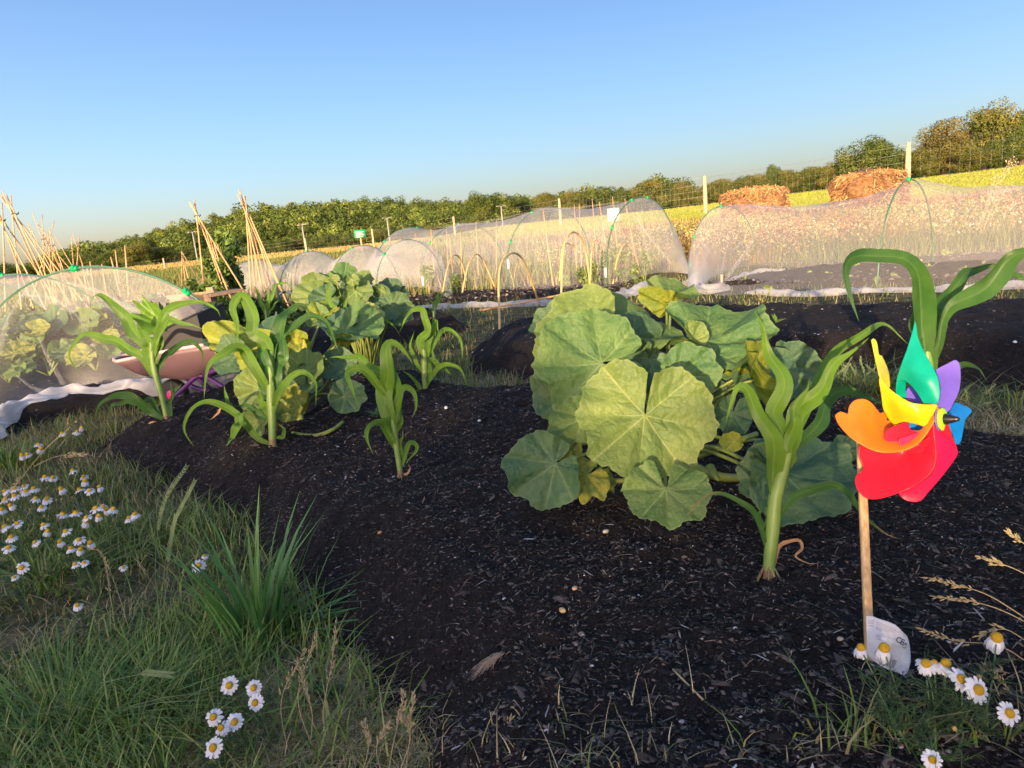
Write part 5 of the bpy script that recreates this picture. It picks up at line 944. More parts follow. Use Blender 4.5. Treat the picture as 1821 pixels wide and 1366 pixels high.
# signs
sg = thing('site_sign', P(640, 420, 39)*[1, 1, 0], 'small green notice board on the far fence', 'sign'); cc = P(640, 416, 39); V, Fc = box((-.32, -.01, -.22), (.32, .01, .22)); mesh('board', V+cc, Fc, mat('green_sign', (.02, .30, .12), .5), sg)
pr = [tuple((lambda q: (q[0]+cc, q[1]))(box((-.24, -.014, .1-.09*k), (.24-.06*(k % 2), -.0105, .13-.09*k)))) for k in range(4)]; V, Fc = merge(pr); mesh('lettering', V, Fc, M['white'], sg)
V, Fc = tube([cc-[0, -.03, 1.4], cc+[0, .03, .2]], .04, 8, 4); mesh('sign_post', V, Fc, M['post'], sg)
sg = thing('notice_board', P(1092, 430, 20)*[1, 1, 0], 'square white notice on a stake behind the right end of the long tunnel', 'sign'); cc = P(1091, 382, 20); V, Fc = box((-.17, -.008, -.18), (.17, .008, .18)); mesh('board', V+cc, Fc, M['white'], sg); V, Fc = box((-.04, .01, -1.0), (.04, .05, .1)); mesh('sign_post', V+cc, Fc, M['post'], sg)
# lamp columns
for i, (px, py, nm) in enumerate([(342, 413, 'leftmost tall lamp column, by the left end of the hill'), (537, 400, 'lamp column before the middle of the hill, left of the green sign'), (688, 388, 'lamp column just right of the green sign'), (891, 367, 'rightmost lamp column, before the dark trees')]):
    d = 85; t = P(px, py, d); g = float(terr(np.array([t[0]]), np.array([t[1]]))[0]); o = thing('lamp_column', (t[0], t[1], g), nm, 'lamp post', 'white lamp columns by the far car park')
    V, Fc = tube([[t[0], t[1], g-.2], t], [.09, .06], 8, 5); mesh('column', V, Fc, M['galv'], o)
    V, Fc = merge([box((-.60, -.12, .0), (-.2, .12, .07)), box((.2, -.12, .0), (.60, .12, .07)), box((-.22, -.03, -.03), (.22, .03, .03))]); mesh('lamp_head', V+t, Fc, M['galv'], o)
# ------------------------------------------------------------ hay heaps
def heap(px, pyt, wpx, d, label, seed, hz_=.8):
    R_ = np.random.default_rng(seed); t = P(px, pyt, d); wd = wpx/FPX*d; g = float(terr(np.array([t[0]]), np.array([t[1]]))[0]); H_ = t[2]-g; o = thing('hay_heap', (t[0], t[1], g), label, 'hay heap', 'heaps of dry weeds')
    V, Fc = sphere((0, 0, 0), 1, 28, 18); V = np.sign(V)*np.abs(V)**.75; V[:, 0] *= wd*.45; V[:, 1] *= wd*.4; V[:, 2] = (V[:, 2]+1)/2*H_*.9
    nz_ = np.array([mn.noise(Vector(v*3.2)) for v in V]); V = V*(1+.30*nz_[:, None])+np.array([t[0], t[1], g]); mesh('heap_core', V, Fc, M['haycore'], o)
    n = 3800; a = R_.random(n)*6.28; hgt = R_.random(n)**.8; q = np.stack([np.cos(a)*wd*.47*(1-.25*hgt**3), np.sin(a)*wd*.42*(1-.25*hgt**3), hgt*H_*.93], 1); top = R_.random(n) < .4; rr_ = np.sqrt(R_.random(n)); q[top, 0] = np.cos(a[top])*wd*.45*rr_[top]; q[top, 1] = np.sin(a[top])*wd*.4*rr_[top]; q[top, 2] = H_*(.95-.12*rr_[top]**2+.06*R_.random(top.sum()))
    dr = R_.normal(size=(n, 3))*np.array([1, .7, .45]); dr /= np.linalg.norm(dr, axis=1)[:, None]; ln = (.06+.20*R_.random(n))*(wd/1.3); w = .0035+.006*R_.random(n)
    sd_ = np.cross(dr, [0, -1, .3]); sd_ /= np.linalg.norm(sd_, axis=1)[:, None]+1e-9; V = np.zeros((n, 6, 3)); 
    for k, s in enumerate((-.5, 0, .5)):
        c = q+dr*(s*ln)[:, None]-np.array([0, 0, 1])*(np.abs(s)*ln*.5)[:, None]; V[:, 2*k] = c-sd_*w[:, None]; V[:, 2*k+1] = c+sd_*w[:, None]
    V += np.array([t[0], t[1], g]); Fc = (np.arange(n)[:, None, None]*6+np.array([[0, 1, 3, 2], [2, 3, 5, 4]])).reshape(-1, 4)
    pal = np.array([[.48, .24, .09], [.40, .17, .06], [.58, .38, .16], [.30, .14, .06], [.50, .42, .16]]); mesh('dry_stems', V.reshape(-1, 3), Fc, M['hay'], o, smooth=False, cols=np.repeat(pal[R_.integers(0, 5, n)]*(.45+.5*R_.random((n, 1))), 6, 0))
    return o
heap(1342, 333, 118, 15.5, 'wide brown heap of dry weeds above the left end of the right tunnel', 3)
heap(1548, 303, 130, 15.0, 'taller russet heap of dry weeds beside the fence post', 5)
# ------------------------------------------------------------ blades of grass (vectorised)
def blades(x, y, h, w, col, name, label, m='grass', lean=.5, kind='stuff', z=None, parent=None, cat_='grass', az=None, seg=4, droop=1.0):
    n = len(x); z = hz(x, y)-.004 if z is None else z; a = rng.random(n)*6.28 if az is None else az; L = h*(.2+lean*rng.random(n)); wa = a+1.57+rng.normal(size=n)*.4; V = np.zeros((n, seg*2, 3)); C = np.zeros((n, seg*2, 3))
    for k in range(seg):
        t = k/(seg-1); r = L*t**1.8*droop; zz = z+h*(t-.25*lean*t*t); ww = w*(1-t**1.6)*.5+.0002
        for s in (0, 1):
            e = 2*s-1; V[:, 2*k+s, 0] = x+np.cos(a)*r+np.cos(wa)*ww*e; V[:, 2*k+s, 1] = y+np.sin(a)*r+np.sin(wa)*ww*e; V[:, 2*k+s, 2] = zz; C[:, 2*k+s] = col
    f = np.array([[2*k, 2*k+1, 2*k+3, 2*k+2] for k in range(seg-1)]); Fc = (np.arange(n)[:, None, None]*(2*seg)+f).reshape(-1, 4)
    o = mesh(name, V.reshape(-1, 3), Fc, M[m], parent, smooth=False, cols=C.reshape(-1, 3))
    if kind: tag(o, label, cat_, kind=kind)
    return o
def pick(n, pal, jit=.3): pal = np.array(pal); return pal[rng.integers(0, len(pal), n)]*(1-jit/2+jit*rng.random((n, 1)))
def scat(n, x0, x1, y0, y1, f=None, pw_=1.0):
    x = x0+(x1-x0)*rng.random(n); y = y0+(y1-y0)*rng.random(n)**pw_; k = ~bare(x, y)
    if f is not None: k &= rng.random(n) < f(x, y)
    return x[k], y[k]
GR = [(.14, .24, .035), (.20, .30, .05), (.08, .16, .03), (.32, .34, .10)]; DR = [(.52, .41, .20), (.38, .30, .15), (.60, .50, .28), (.24, .20, .09)]; MX = [(.12, .17, .045), (.20, .21, .07), (.34, .28, .13), (.09, .13, .035)]
dens = lambda x, y: np.clip((vn(x*3.1, y*3.1)-.32)*3.2, 0, 1)
x, y = scat(40000, -2.2, .1, .85, 2.15, lambda x, y: np.clip(dens(x, y)*(.30+.8*((x < -.55) & (y < 1.45))), 0, 1)); n = len(x); hh_ = (.03+.07*rng.random(n))*(.6+.7*dens(x, y)); blades(x, y, hh_, .0022+.0028*rng.random(n), pick(n, GR), 'grass', 'dark green uncut grass in the lower left', lean=.9)
x, y = scat(75000, -3.6, .1, .8, 4.2, lambda x, y: .35+.65*(vn(x*2.3+5, y*2.3) > .5), 1.2); n = len(x); blades(x, y, .02+.06*rng.random(n), .0012+.0014*rng.random(n), pick(n, DR+DR+MX), 'dry_grass', 'short dry straw-coloured grass on the left', lean=1.4, cat_='dry grass')
x, y = scat(26000, -4.6, -.2, 2.0, 5.2, lambda x, y: np.clip(dens(x+3, y)*1.1, 0, 1)); n = len(x); blades(x, y, .03+.08*rng.random(n), .003+.002*rng.random(n), pick(n, MX+GR), 'grass', 'mixed grass between the left beds')
x, y = scat(52000, -5, 9, 3.2, 9.5, lambda x, y: .35+.65*dens(x*.6, y*.6)); n = len(x); blades(x, y, .02+.09*rng.random(n)**2, .004+.004*rng.random(n), pick(n, MX+[(.10, .16, .03), (.34, .29, .13)]), 'grass', 'worn grass paths between the beds and tunnels')
# path tufts by the right bed, and dry straw
for (px, py, nn, pal, lb, hgt) in ((1500, 690, 900, MX+GR, 'weedy seeding grass on the path left of the pinwheel', .13), (1800, 770, 700, DR, 'dead straw on the path right of the pinwheel', .06), (1700, 745, 500, DR+MX, 'dry weeds on the path behind the pinwheel', .07), (1730, 720, 250, GR+MX, 'low grass tuft right of the pinwheel', .12)):
    c = G(px, py, .0); x = c[0]+rng.normal(size=nn)*.13; y = c[1]+rng.normal(size=nn)*.10; blades(x, y, hgt*(.3+rng.random(nn)), .003+.002*rng.random(nn), pick(nn, pal), 'path_weeds', lb, z=hz(x, y)-.005, lean=1.6, cat_='weeds')
# ragged dry grass along the bottom edge of the soil
x = np.concatenate([rng.uniform(-.42, .95, 900), rng.uniform(-.50, -.16, 1500)]); y = .70+.15*rng.random(len(x))**1.5; y[900:] += .14; n = len(x); k = rng.random(n) < np.clip(1.25-.9*vn(x*9, y*9)-.6*(x > .05)*(x < .42), 0.05, 1); x, y = x[k], y[k]; n = len(x)
blades(x, y, .015+.045*rng.random(n)**1.4, .0010+.0012*rng.random(n), pick(n, DR+DR+MX), 'dry_grass', 'thin dead grass along the bottom of the soil', lean=1.6, cat_='dry grass')
n = 2600; y = .72+2.0*rng.random(n)**1.4; x = -1.0+2.4*rng.random(n); k = inbed(x, y); x, y = x[k], y[k]; n = len(x); blades(x, y, .004+.006*rng.random(n), .0008+.0012*rng.random(n), pick(n, [(.30, .22, .14), (.18, .12, .08), (.42, .36, .26), (.12, .09, .07)], .5), 'fibres', 'curled pale fibres and rootlets lying on the compost', lean=7, droop=.6, z=hz(x, y)+.006, cat_='fibres', az=None)
# straw wisp
c = G(872, 1150, .14); n = 60; x = c[0]+rng.normal(size=n)*.004+.02*rng.random(n); y = c[1]+rng.normal(size=n)*.004; blades(x, y, np.full(n, .012)+.01*rng.random(n), np.full(n, .0016), pick(n, [(.42, .30, .2), (.5, .38, .26)]), 'straw_wisp', 'small wisp of pale straw lying on the dark soil', lean=5.5, az=3.9+rng.normal(size=n)*.15, kind=None, z=hz(x, y)+.006, droop=.55)
tag(bpy.data.objects['straw_wisp'], 'small wisp of pale straw lying on the dark soil', 'straw')
# ------------------------------------------------------------ clumps and seeding grasses
def clump(px, py, n, h, w, spread, lab, name='grass_clump', pal=GR, lean=.25, dx=0):
    c = G(px, py, .02); o = thing(name, (c[0], c[1], hz1(c[0], c[1])), lab, 'grass clump'); x = c[0]+rng.normal(size=n)*spread; y = c[1]+rng.normal(size=n)*spread*.7; a = np.arctan2(y-c[1], x-c[0]+dx)
    blades(x, y, h*(.45+.6*rng.random(n)), w*(.6+.7*rng.random(n)), pick(n, pal, .4), 'blades', None, parent=o, lean=lean*2, az=a, kind=None, seg=5); return o
clump(462, 1125, 62, .32, .0125, .032, 'coarse upright grass clump at the left edge of the front soil', pal=[(.11, .26, .07), (.08, .20, .06), (.15, .30, .08)], lean=.16)
clump(505, 1100, 26, .16, .0075, .045, 'low spreading blades at the right foot of the coarse clump', pal=[(.11, .26, .07), (.08, .20, .06)], lean=1.0, dx=.05)
clump(270, 1230, 300, .12, .0042, .075, 'dense dark grass tuft left of the coarse clump', lean=.45)
clump(110, 1290, 420, .16, .0042, .11, 'long lush grass tuft in the bottom left corner', lean=.8)
clump(70, 1020, 300, .13, .0050, .10, 'green grass tuft under the daisies at the left edge', lean=.9)
clump(15, 820, 160, .13, .007, .09, 'green grass tuft beside the hem of the near netting', lean=.5)
clump(430, 1190, 60, .06, .011, .05, 'broad-bladed low weed below the coarse clump', lean=2.0, pal=[(.03, .09, .04), (.05, .12, .05)])
M['seed'] = mat('grass_seed_head', (.46, .38, .20), .8, nz=(90, .3), trans=.2); M['seedg'] = mat('green_seed_head', (.20, .28, .12), .7, nz=(90, .3), trans=.2); M['stemdry'] = mat('dry_stem', (.38, .30, .16), .8)
def spikelet(p, d, L, w): 
    d = nrm(d); s = nrm(np.cross(d, F)); q = np.cross(s, d); V = [p, p+d*L*.4+s*w, p+d*L*.4+q*w*.7, p+d*L*.4-s*w, p+d*L*.4-q*w*.7, p+d*L]; return np.array(V), [[0, 1, 2], [0, 2, 3], [0, 3, 4], [0, 4, 1], [5, 2, 1], [5, 3, 2], [5, 4, 3], [5, 1, 4]]
def seed_stem(parent, pts, m='seed', style='pan', r=.0007, sz=1.0):
    C = cat(pts, 26); V, Fc = tube(C, [r*1.3, r, r*.6], 4); mesh('stem', V, Fc, M['stemdry'] if m == 'seed' else M['seedg'], parent); pr = []
    for i in range(15, 26):
        t = nrm(C[min(i, 25)]-C[i-1])
        if style == 'spike':
            for s in (-1, 1): sv = nrm(np.cross(t, F)); pr.append(spikelet(C[i], t+sv*s*.45, .010*sz, .0014*sz)); pr.append(spikelet((C[i]+C[i-1])/2, t-sv*s*.45, .010*sz, .0014*sz))
        else:
            k = 1-(i-15)/13
            for _ in range(3): sv = nrm(np.array([rnd.gauss(0, 1) for _ in range(3)])); b = C[i]+(t*.6+sv*.5)*.010*k*rnd.random()*sz; pr.append(spikelet(b, t+sv*.45, .0085*sz*rnd.uniform(.7, 1.3), .0012*sz))
    V, Fc = merge(pr); mesh('seed_head', V, Fc, M[m], parent, smooth=False)
def seed_grass(stems, d, lab, m='seed', style='pan', sz=1.0, name='seeding_grass'):
    p0 = P(*stems[0][0], d); o = thing(name, p0, lab, 'seeding grass')
    for s in stems: seed_stem(o, [P(x, y, d+(dd_ if False else 0)) for x, y in s for dd_ in (0,)], m, style, sz=sz)
    return o
seed_grass([[(288, 1120), (276, 1010), (290, 900), (330, 832)], [(285, 1080), (303, 950), (345, 858)], [(290, 1120), (300, 990), (312, 920)]], 1.55, 'two tall green rye spikes rising left of the coarse clump', 'seedg', 'spike', 1.15)
seed_grass([[(180, 1215), (235, 1202), (262, 1198), (298, 1200)]], 1.12, 'single pale green flattened spike lying over the dark grass', 'seedg', 'spike', 1.4)
seed_grass([[(230, 1120), (205, 1040), (180, 985), (150, 972)], [(205, 1120), (195, 1050), (190, 1010)], [(125, 760), (80, 800), (30, 860), (0, 900)], [(60, 830), (100, 812), (150, 808)]], 1.5, 'dry pale grass stems bending over the left daisies')
seed_grass([[(600, 1366), (575, 1280), (590, 1180), (598, 1110)], [(560, 1340), (530, 1240), (562, 1130)], [(520, 1366), (500, 1250), (540, 1160)], [(545, 1366), (555, 1270), (530, 1180)]], 1.12, 'cream seeding grass at the lower left corner of the soil')
seed_grass([[(690, 1380), (700, 1320), (716, 1255), (718, 1236)], [(718, 1390), (728, 1320), (732, 1270), (735, 1238)], [(712, 1370), (730, 1310), (712, 1268)], [(640, 1390), (655, 1330), (648, 1290)], [(680, 1380), (670, 1330), (690, 1290)]], .98, 'upright pale seed heads left of centre at the bottom edge')
seed_grass([[(880, 1380), (895, 1330), (900, 1300), (908, 1280)], [(940, 1400), (925, 1360), (950, 1303)], [(900, 1366), (930, 1330), (955, 1316)], [(970, 1400), (985, 1350), (1000, 1325)], [(960, 1390), (990, 1352), (1010, 1342)]], .96, 'dry branching seed heads in the middle of the bottom edge')
seed_grass([[(1470, 1400), (1440, 1340), (1410, 1290), (1385, 1252)], [(1500, 1380), (1475, 1310), (1456, 1240)], [(1530, 1380), (1528, 1300), (1520, 1240)], [(1440, 1400), (1425, 1330), (1400, 1290)], [(1375, 1400), (1368, 1350), (1350, 1325)]], .98, 'pale seeding grass left of the bottom right daisies')
seed_grass([[(1850, 1120), (1780, 1085), (1720, 1068), (1668, 1062)], [(1840, 1110), (1760, 1060), (1700, 1040), (1652, 1028)], [(1850, 1195), (1780, 1150), (1700, 1140), (1640, 1120)], [(1850, 1240), (1800, 1200), (1750, 1190)], [(1850, 1035), (1800, 1010), (1745, 992)], [(1850, 990), (1825, 970), (1796, 948)], [(1850, 1160), (1790, 1120), (1742, 1130)]], .95, 'dry bending grass stems reaching in from the right edge')
seed_grass([[(1850, 1300), (1800, 1235), (1770, 1200), (1755, 1186)], [(1790, 1300), (1700, 1262), (1620, 1245), (1560, 1228)]], .9, 'straw stems among the bottom right daisies')
seed_grass([[(1735, 735), (1745, 710), (1768, 685)], [(1730, 735), (1722, 715), (1718, 695)], [(1728, 735), (1738, 722), (1760, 716)]], 2.4, 'small tuft with a reddish seed head right of the pinwheel', 'seedg')
sg_ = [[(x, 700), (x+rnd.uniform(-12, 12), 675), (x+rnd.uniform(-25, 25), rnd.uniform(630, 660))] for x in range(1435, 1570, 8)]; seed_grass(sg_, 2.9, 'low bush of seeding grass on the path between corn and pinwheel', 'seedg')
tw = thing('twig', G(1225, 1215, .14), 'pale straight twig lying on the lower soil', 'twig'); a, b = G(1197, 1195, .15), G(1250, 1242, .15); a[2] = hz1(*a[:2])+.006; b[2] = hz1(*b[:2])+.006; V, Fc = tube([a, b], .0016, 5, 5); mesh('twig_piece', V, Fc, M['stemdry'], tw)
# ------------------------------------------------------------ daisies
M['petal'] = mat('white_petal', (.78, .79, .82), .6, trans=.25); M['disk'] = mat('yellow_disc', (.72, .42, .01), .7, nz=(900, .4), bump=(1500, 1, .001)); M['dstem'] = mat('daisy_stem', (.12, .20, .06), .6); M['fern'] = mat('feathery_leaf', (.07, .14, .05), .6, trans=.2); M['deaddisk'] = mat('faded_disc', (.40, .30, .10), .8, nz=(500, .4))
def petals_data(n, droop, R, seed):
    r_ = random.Random(seed); V, Fc = [], []
    for i in range(n):
        a = 6.283*i/n+r_.uniform(-.09, .09); dr = droop+r_.uniform(-.18, .25); L = R*r_.uniform(.85, 1.05); w = R*.17*r_.uniform(.85, 1.15); ca, sa = math.cos(a), math.sin(a); b = len(V)
        for k, (s, ww) in enumerate(((.25, .45), (.5, .9), (.8, 1.0), (.96, .7), (1.0, .25))):
            q = .3*R+(s-.3)*L*math.cos(dr*s)*1.0; z = -s*s*L*math.sin(dr)*1.0+.02*R
            for e in (-1, 0, 1): V.append((ca*q-sa*e*w*ww, sa*q+ca*e*w*ww, z+(-.03*R if e == 0 else 0)))
        Fc += [[b+3*k+j, b+3*k+j+1, b+3*k+j+4, b+3*k+j+3] for k in range(4) for j in range(2)]
    return np.array(V), Fc
PV = [petals_data(15, .15, 1, 1), petals_data(13, .55, 1, 2), petals_data(14, 1.15, 1, 3), petals_data(12, .35, 1, 4)]; DV = sphere((0, 0, .08), .40, 14, 8, (1, 1, .8)); DV2 = sphere((0, 0, .12), .40, 14, 8, (1, 1, 1.05))
PM = [None]*4; DM = [None]*3
def daisy(px, py, w, h, kind, label, group=None, tilt=(0, 0), fern=False, name='daisy', basepx=None, faded=False, d=None):
    head = PZ(px, py, h) if d is None else P(px, py, d); R = w/2/FPX*proj(head)[2]*1.05; bx, by = head[0]+rnd.uniform(-.03, .03), head[1]+rnd.uniform(-.01, .04)
    if basepx: q = P(*basepx); bx, by = q[0], q[1]
    g = hz1(bx, by) if not basepx else min(hz1(bx, by), head[2]-.03); o = thing(name, (bx, by, g), label, 'daisy', group)
    V, Fc = tube([[bx, by, g-.01], [bx*.5+head[0]*.5+.004, by*.5+head[1]*.5, (g+head[2])*.5], head-[0, 0, .002]], [.0013, .0011, .0010], 5, 8); mesh('stem', V, Fc, M['dstem'], o)
    rot = Matrix.Rotation(tilt[0], 4, 'X')@Matrix.Rotation(tilt[1], 4, 'Y')@Matrix.Rotation(rnd.random()*6, 4, 'Z'); mw = Matrix.Translation(head.tolist())@rot@Matrix.Scale(R, 4); inv = Matrix.Translation([-bx, -by, -g])
    def put(cache, i, data, nm, m):
        if cache[i] is None: ob = mesh(nm, data[0], data[1], m); cache[i] = ob.data
        else: ob = bpy.data.objects.new(nm, cache[i]); S.collection.objects.link(ob)
        ob.parent = o; ob.matrix_parent_inverse = Matrix.Identity(4); ob.matrix_basis = inv@mw; return ob
    if not faded: put(PM, kind, PV[kind], 'petals', M['petal'])
    put(DM, 2 if faded else (1 if kind == 2 else 0), DV2 if kind == 2 or faded else DV, 'disc', M['deaddisk'] if faded else M['disk'])
    if fern:
        pr = []
        for k in range(20):
            t = .15+.6*rnd.random(); c = np.array([bx, by, g])*(1-t)+head*t; a = rnd.random()*6.28; dd = np.array([math.cos(a), math.sin(a), .5]); L = .012+.02*rnd.random(); e = c+dd*L; pr.append(tube([c, (c+e)/2+[0, 0, .002], e], [.0007, .0006, .0003], 3))
            for q in range(5): s = rnd.random(); b = c*(1-s)+e*s; a2 = a+rnd.choice([-1, 1])*rnd.uniform(.5, 1.1); pr.append(tube([b, b+np.array([math.cos(a2), math.sin(a2), rnd.uniform(.1, .8)])*L*.4], [.0005, .0002], 3))
        V, Fc = merge(pr); mesh('feathery_leaves', V, Fc, M['fern'], o)
    return o
LD = [(620, 90), (470, 130), (585, 120), (165, 300), (205, 290), (310, 250), (290, 215), (550, 415), (340, 462), (403, 465), (635, 460), (645, 495), (180, 535), (110, 550), (35, 570), (110, 605), (195, 570), (255, 550), (465, 555), (603, 560), (680, 565), (755, 540), (40, 635), (270, 625), (355, 630), (80, 680), (10, 710), (315, 690), (725, 700), (780, 690), (810, 710), (860, 705), (575, 735), (475, 745), (655, 770), (655, 805), (750, 760), (980, 775), (1025, 745), (330, 825), (360, 875), (130, 815), (35, 840), (85, 920), (500, 875), (265, 960), (455, 955), (540, 1005), (610, 1015), (600, 940), (685, 965), (65, 1000)]
for i, (x, y) in enumerate(LD):
    px, py = x*.2342, 740+y*.2342; w = 15+py*.0+ (py-760)*.03+rnd.uniform(-2, 3); up = py < 815
    lab = 'small white daisy in the far patch between the near net and the soil' if up else ('white daisy with yellow disc among the crowded patch at the left edge')
    daisy(px, py, w, .07 if up else .11+.04*rnd.random(), rnd.choice([1, 1, 2, 3]), lab, 'far patch of daisies' if up else 'crowded daisies at the left edge', (rnd.uniform(-.1, .45), rnd.uniform(-.4, .4)), fern=rnd.random() < .5)
for i, (x, y) in enumerate([(520, 60), (580, 45), (360, 550), (430, 640), (470, 635), (230, 715), (440, 770), (65, 790), (550, 620), (340, 760), (520, 985), (150, 570)]):
    daisy(x*.2342, 740+y*.2342, 11, .10, 2, 'faded daisy head without petals in the crowded patch at the left edge', 'faded daisy heads', faded=True, name='faded_daisy')
for (x, y), w, tl, lb in [((165, 1150), 24, (.9, .1), 'lone white daisy below the crowded left patch, left edge'), ((110, 1225), 14, (.5, .1), 'small closing daisy under the lone left one'), ((570, 1125), 17, (.5, -.1), 'left of two drooping daisies below the crowded patch'), ((640, 1115), 16, (.5, .1), 'right of two drooping daisies below the crowded patch'), ((935, 1150), 15, (.4, .3), 'half-open daisy in the dry grass left of the rye spikes')]:
    daisy(x*.2342, 740+y*.2342, w, .12, 3, lb, None, tl, fern=True)
for (x, y), w, tl, k, lb in [((770, 580), 26, (.7, .3), 3, 'white daisy left of the coarse grass clump'), ((795, 542), 14, (.4, .2), 1, 'small daisy just above the one left of the coarse clump'), ((300, 735), 20, (.4, .2), 1, 'drooping pale daisy in the dry grass on the left'), ((890, 1045), 32, (1.0, 0), 0, 'topmost left daisy of the group at the bottom'), ((985, 1055), 29, (.9, .1), 0, 'topmost right daisy of the group at the bottom'), ((990, 1112), 30, (1.0, -.1), 0, 'daisy right under the topmost right one at the bottom'),
    ((828, 1168), 32, (.8, .0), 3, 'left middle daisy of the group at the bottom'), ((910, 1187), 31, (.9, .2), 0, 'right middle daisy of the group at the bottom'), ((858, 1210), 30, (.6, -.2), 1, 'half hidden daisy between the two middle ones at the bottom'), ((828, 1287), 36, (.9, -.2), 0, 'lowest and largest daisy of the bottom group')]:
    daisy(x*.4583, 740+y*.4583, w, .10, k, lb, None, tl, fern=True)
BR = [((498, 742), 34, 2, (.1, -.05), 'drooping daisy with a tall disc left of the paper tag'), ((618, 745), 44, 2, (.15, .1), 'drooping daisy with a tall disc in front of the paper tag'), ((838, 822), 40, 1, (.35, -.3), 'side-facing daisy right of the paper tag'), ((938, 825), 40, 2, (.1, .35), 'domed daisy right of the side-facing one'), ((1020, 902), 42, 0, (.75, .25), 'open daisy in the middle of the bottom right group'), ((1108, 958), 46, 0, (1.0, .2), 'broad open daisy below the middle of the bottom right group'),
      ((1270, 1080), 42, 0, (.9, .25), 'open daisy at the right edge, bottom right'), ((1205, 692), 46, 2, (.2, 0), 'pale drooping daisy standing alone, highest at the right'), ((870, 1322), 34, 0, (.8, -.3), 'creamy daisy at the very bottom right of centre'), ((880, 815), 26, 1, (-.3, .2), 'small daisy facing away between the domed ones')]
for (x, y), w, k, tl, lb in BR:
    px, py = 1361+x*.3413, 900+y*.3413; d = .93
    daisy(px, py, w, .215, k, lb, None, tl, fern=True, basepx=(px*.55+1650*.45+rnd.uniform(-25, 25), 1440, .86))
for (x, y), lb in (((985, 1162), 'dried brown daisy head at the bottom right'), ((1113, 892), 'orange withered daisy head behind the open ones')): px, py = 1361+x*.3413, 900+y*.3413; daisy(px, py, 20, .205, 2, lb, None, (.1, .1), basepx=(px+8, 1440, .86), faded=True, name='faded_daisy')
# feathery mayweed foliage bottom right
mw_ = thing('mayweed_plant', P(1610, 1366, .93), 'feathery dark green mayweed foliage under the bottom right daisies', 'mayweed')
pr = []
for cx, cy, n, sp in ((1600, 1270, 26, 24), (1625, 1310, 18, 26), (1700, 1330, 10, 26), (1580, 1240, 12, 14), (1665, 1200, 8, 12)):
    for _ in range(n):
        c = PZ(cx+rnd.gauss(0, sp), cy+rnd.gauss(0, sp), .19+rnd.gauss(0, .008)); dd = nrm(np.array([rnd.gauss(0, 1), rnd.gauss(0, 1), .9])); L = rnd.uniform(.012, .026); e = c+dd*L; pr.append(tube([c, e], [.0007, .0003], 3))
        for q in range(7): s = rnd.random(); b = c*(1-s)+e*s; v_ = nrm(dd+np.array([rnd.gauss(0, .7) for _ in range(3)])); pr.append(tube([b, b+v_*L*.45], [.0005, .0002], 3))
V, Fc = merge(pr); mesh('feathery_leaves', V, Fc, M['fern'], mw_)
for a, b in (((1650, 1440), (1560, 1225)), ((1660, 1440), (1648, 1210)), ((1650, 1440), (1600, 1300)), ((1730, 1440), (1735, 1235)), ((1740, 1440), (1800, 1290))): V, Fc = tube([P(*a, .86), P((a[0]+b[0])/2+6, (a[1]+b[1])/2, .86), PZ(*b, .205)], [.0016, .0013, .001], 5, 8); mesh('stem', V, Fc, M['dstem'], mw_)
# bottom right grass
c = G(1600, 1366, .1); x = np.concatenate([rng.normal(.42, .06, 80), rng.normal(.60, .05, 20)]); y = rng.normal(.735, .025, 100); blades(x, y, .03+.05*rng.random(100), .0020+.002*rng.random(100), pick(100, GR+MX), 'grass', 'sparse green grass at the bottom right', lean=1.0)
n = 7000; x = rng.uniform(-.85, -.20, n); y = .80+.42*rng.random(n); k = ~bare(x, y) & (vn(x*7, y*7+3) > .38); x, y = x[k], y[k]; n = len(x); blades(x, y, .02+.05*rng.random(n), .0012+.001*rng.random(n), pick(n, DR), 'dry_grass', 'brown thatch around the lower daisies', lean=1.9, cat_='dry grass')
# little weeds on the soil
def weed(px, py, n, L, col, lab, d=None, name='small_weed'):
    g = G(px, py, .13); z = hz1(g[0], g[1]); g = G(px, py, z); o = thing(name, g, lab, 'weed'); pr = []
    for i in range(n):
        a = 6.28*i/n+rnd.random(); e = rnd.uniform(.3, 1.3); u = np.array([math.cos(a)*math.cos(e), math.sin(a)*math.cos(e), math.sin(e)]); l = L*rnd.uniform(.5, 1); s = nrm(np.cross(u, [0, 0, 1])); w = l*.13; b = g+np.array([0, 0, .002]); pr.append((np.array([b, b+u*l*.5+s*w, b+u*l-[0, 0, l*.15], b+u*l*.5-s*w]), [[0, 1, 2, 3]]))
    V, Fc = merge(pr); mesh('leaves', V, Fc, mat(name, col, .5, trans=.2), o, smooth=False)
weed(617, 1205, 9, .035, (.12, .22, .04), 'tiny upright green weed near the lower left of the soil')
weed(590, 1250, 26, .06, (.05, .12, .05), 'ferny dark weed at the soil edge, lower left')
weed(672, 745, 22, .07, (.06, .14, .07), 'little ferny weed behind the smallest corn plant')
weed(1380, 575, 7, .07, (.12, .22, .04), 'small grass sprout on the back edge of the right bed')
weed(15, 910, 12, .05, (.1, .18, .04), 'small weed in the grass at the left edge')
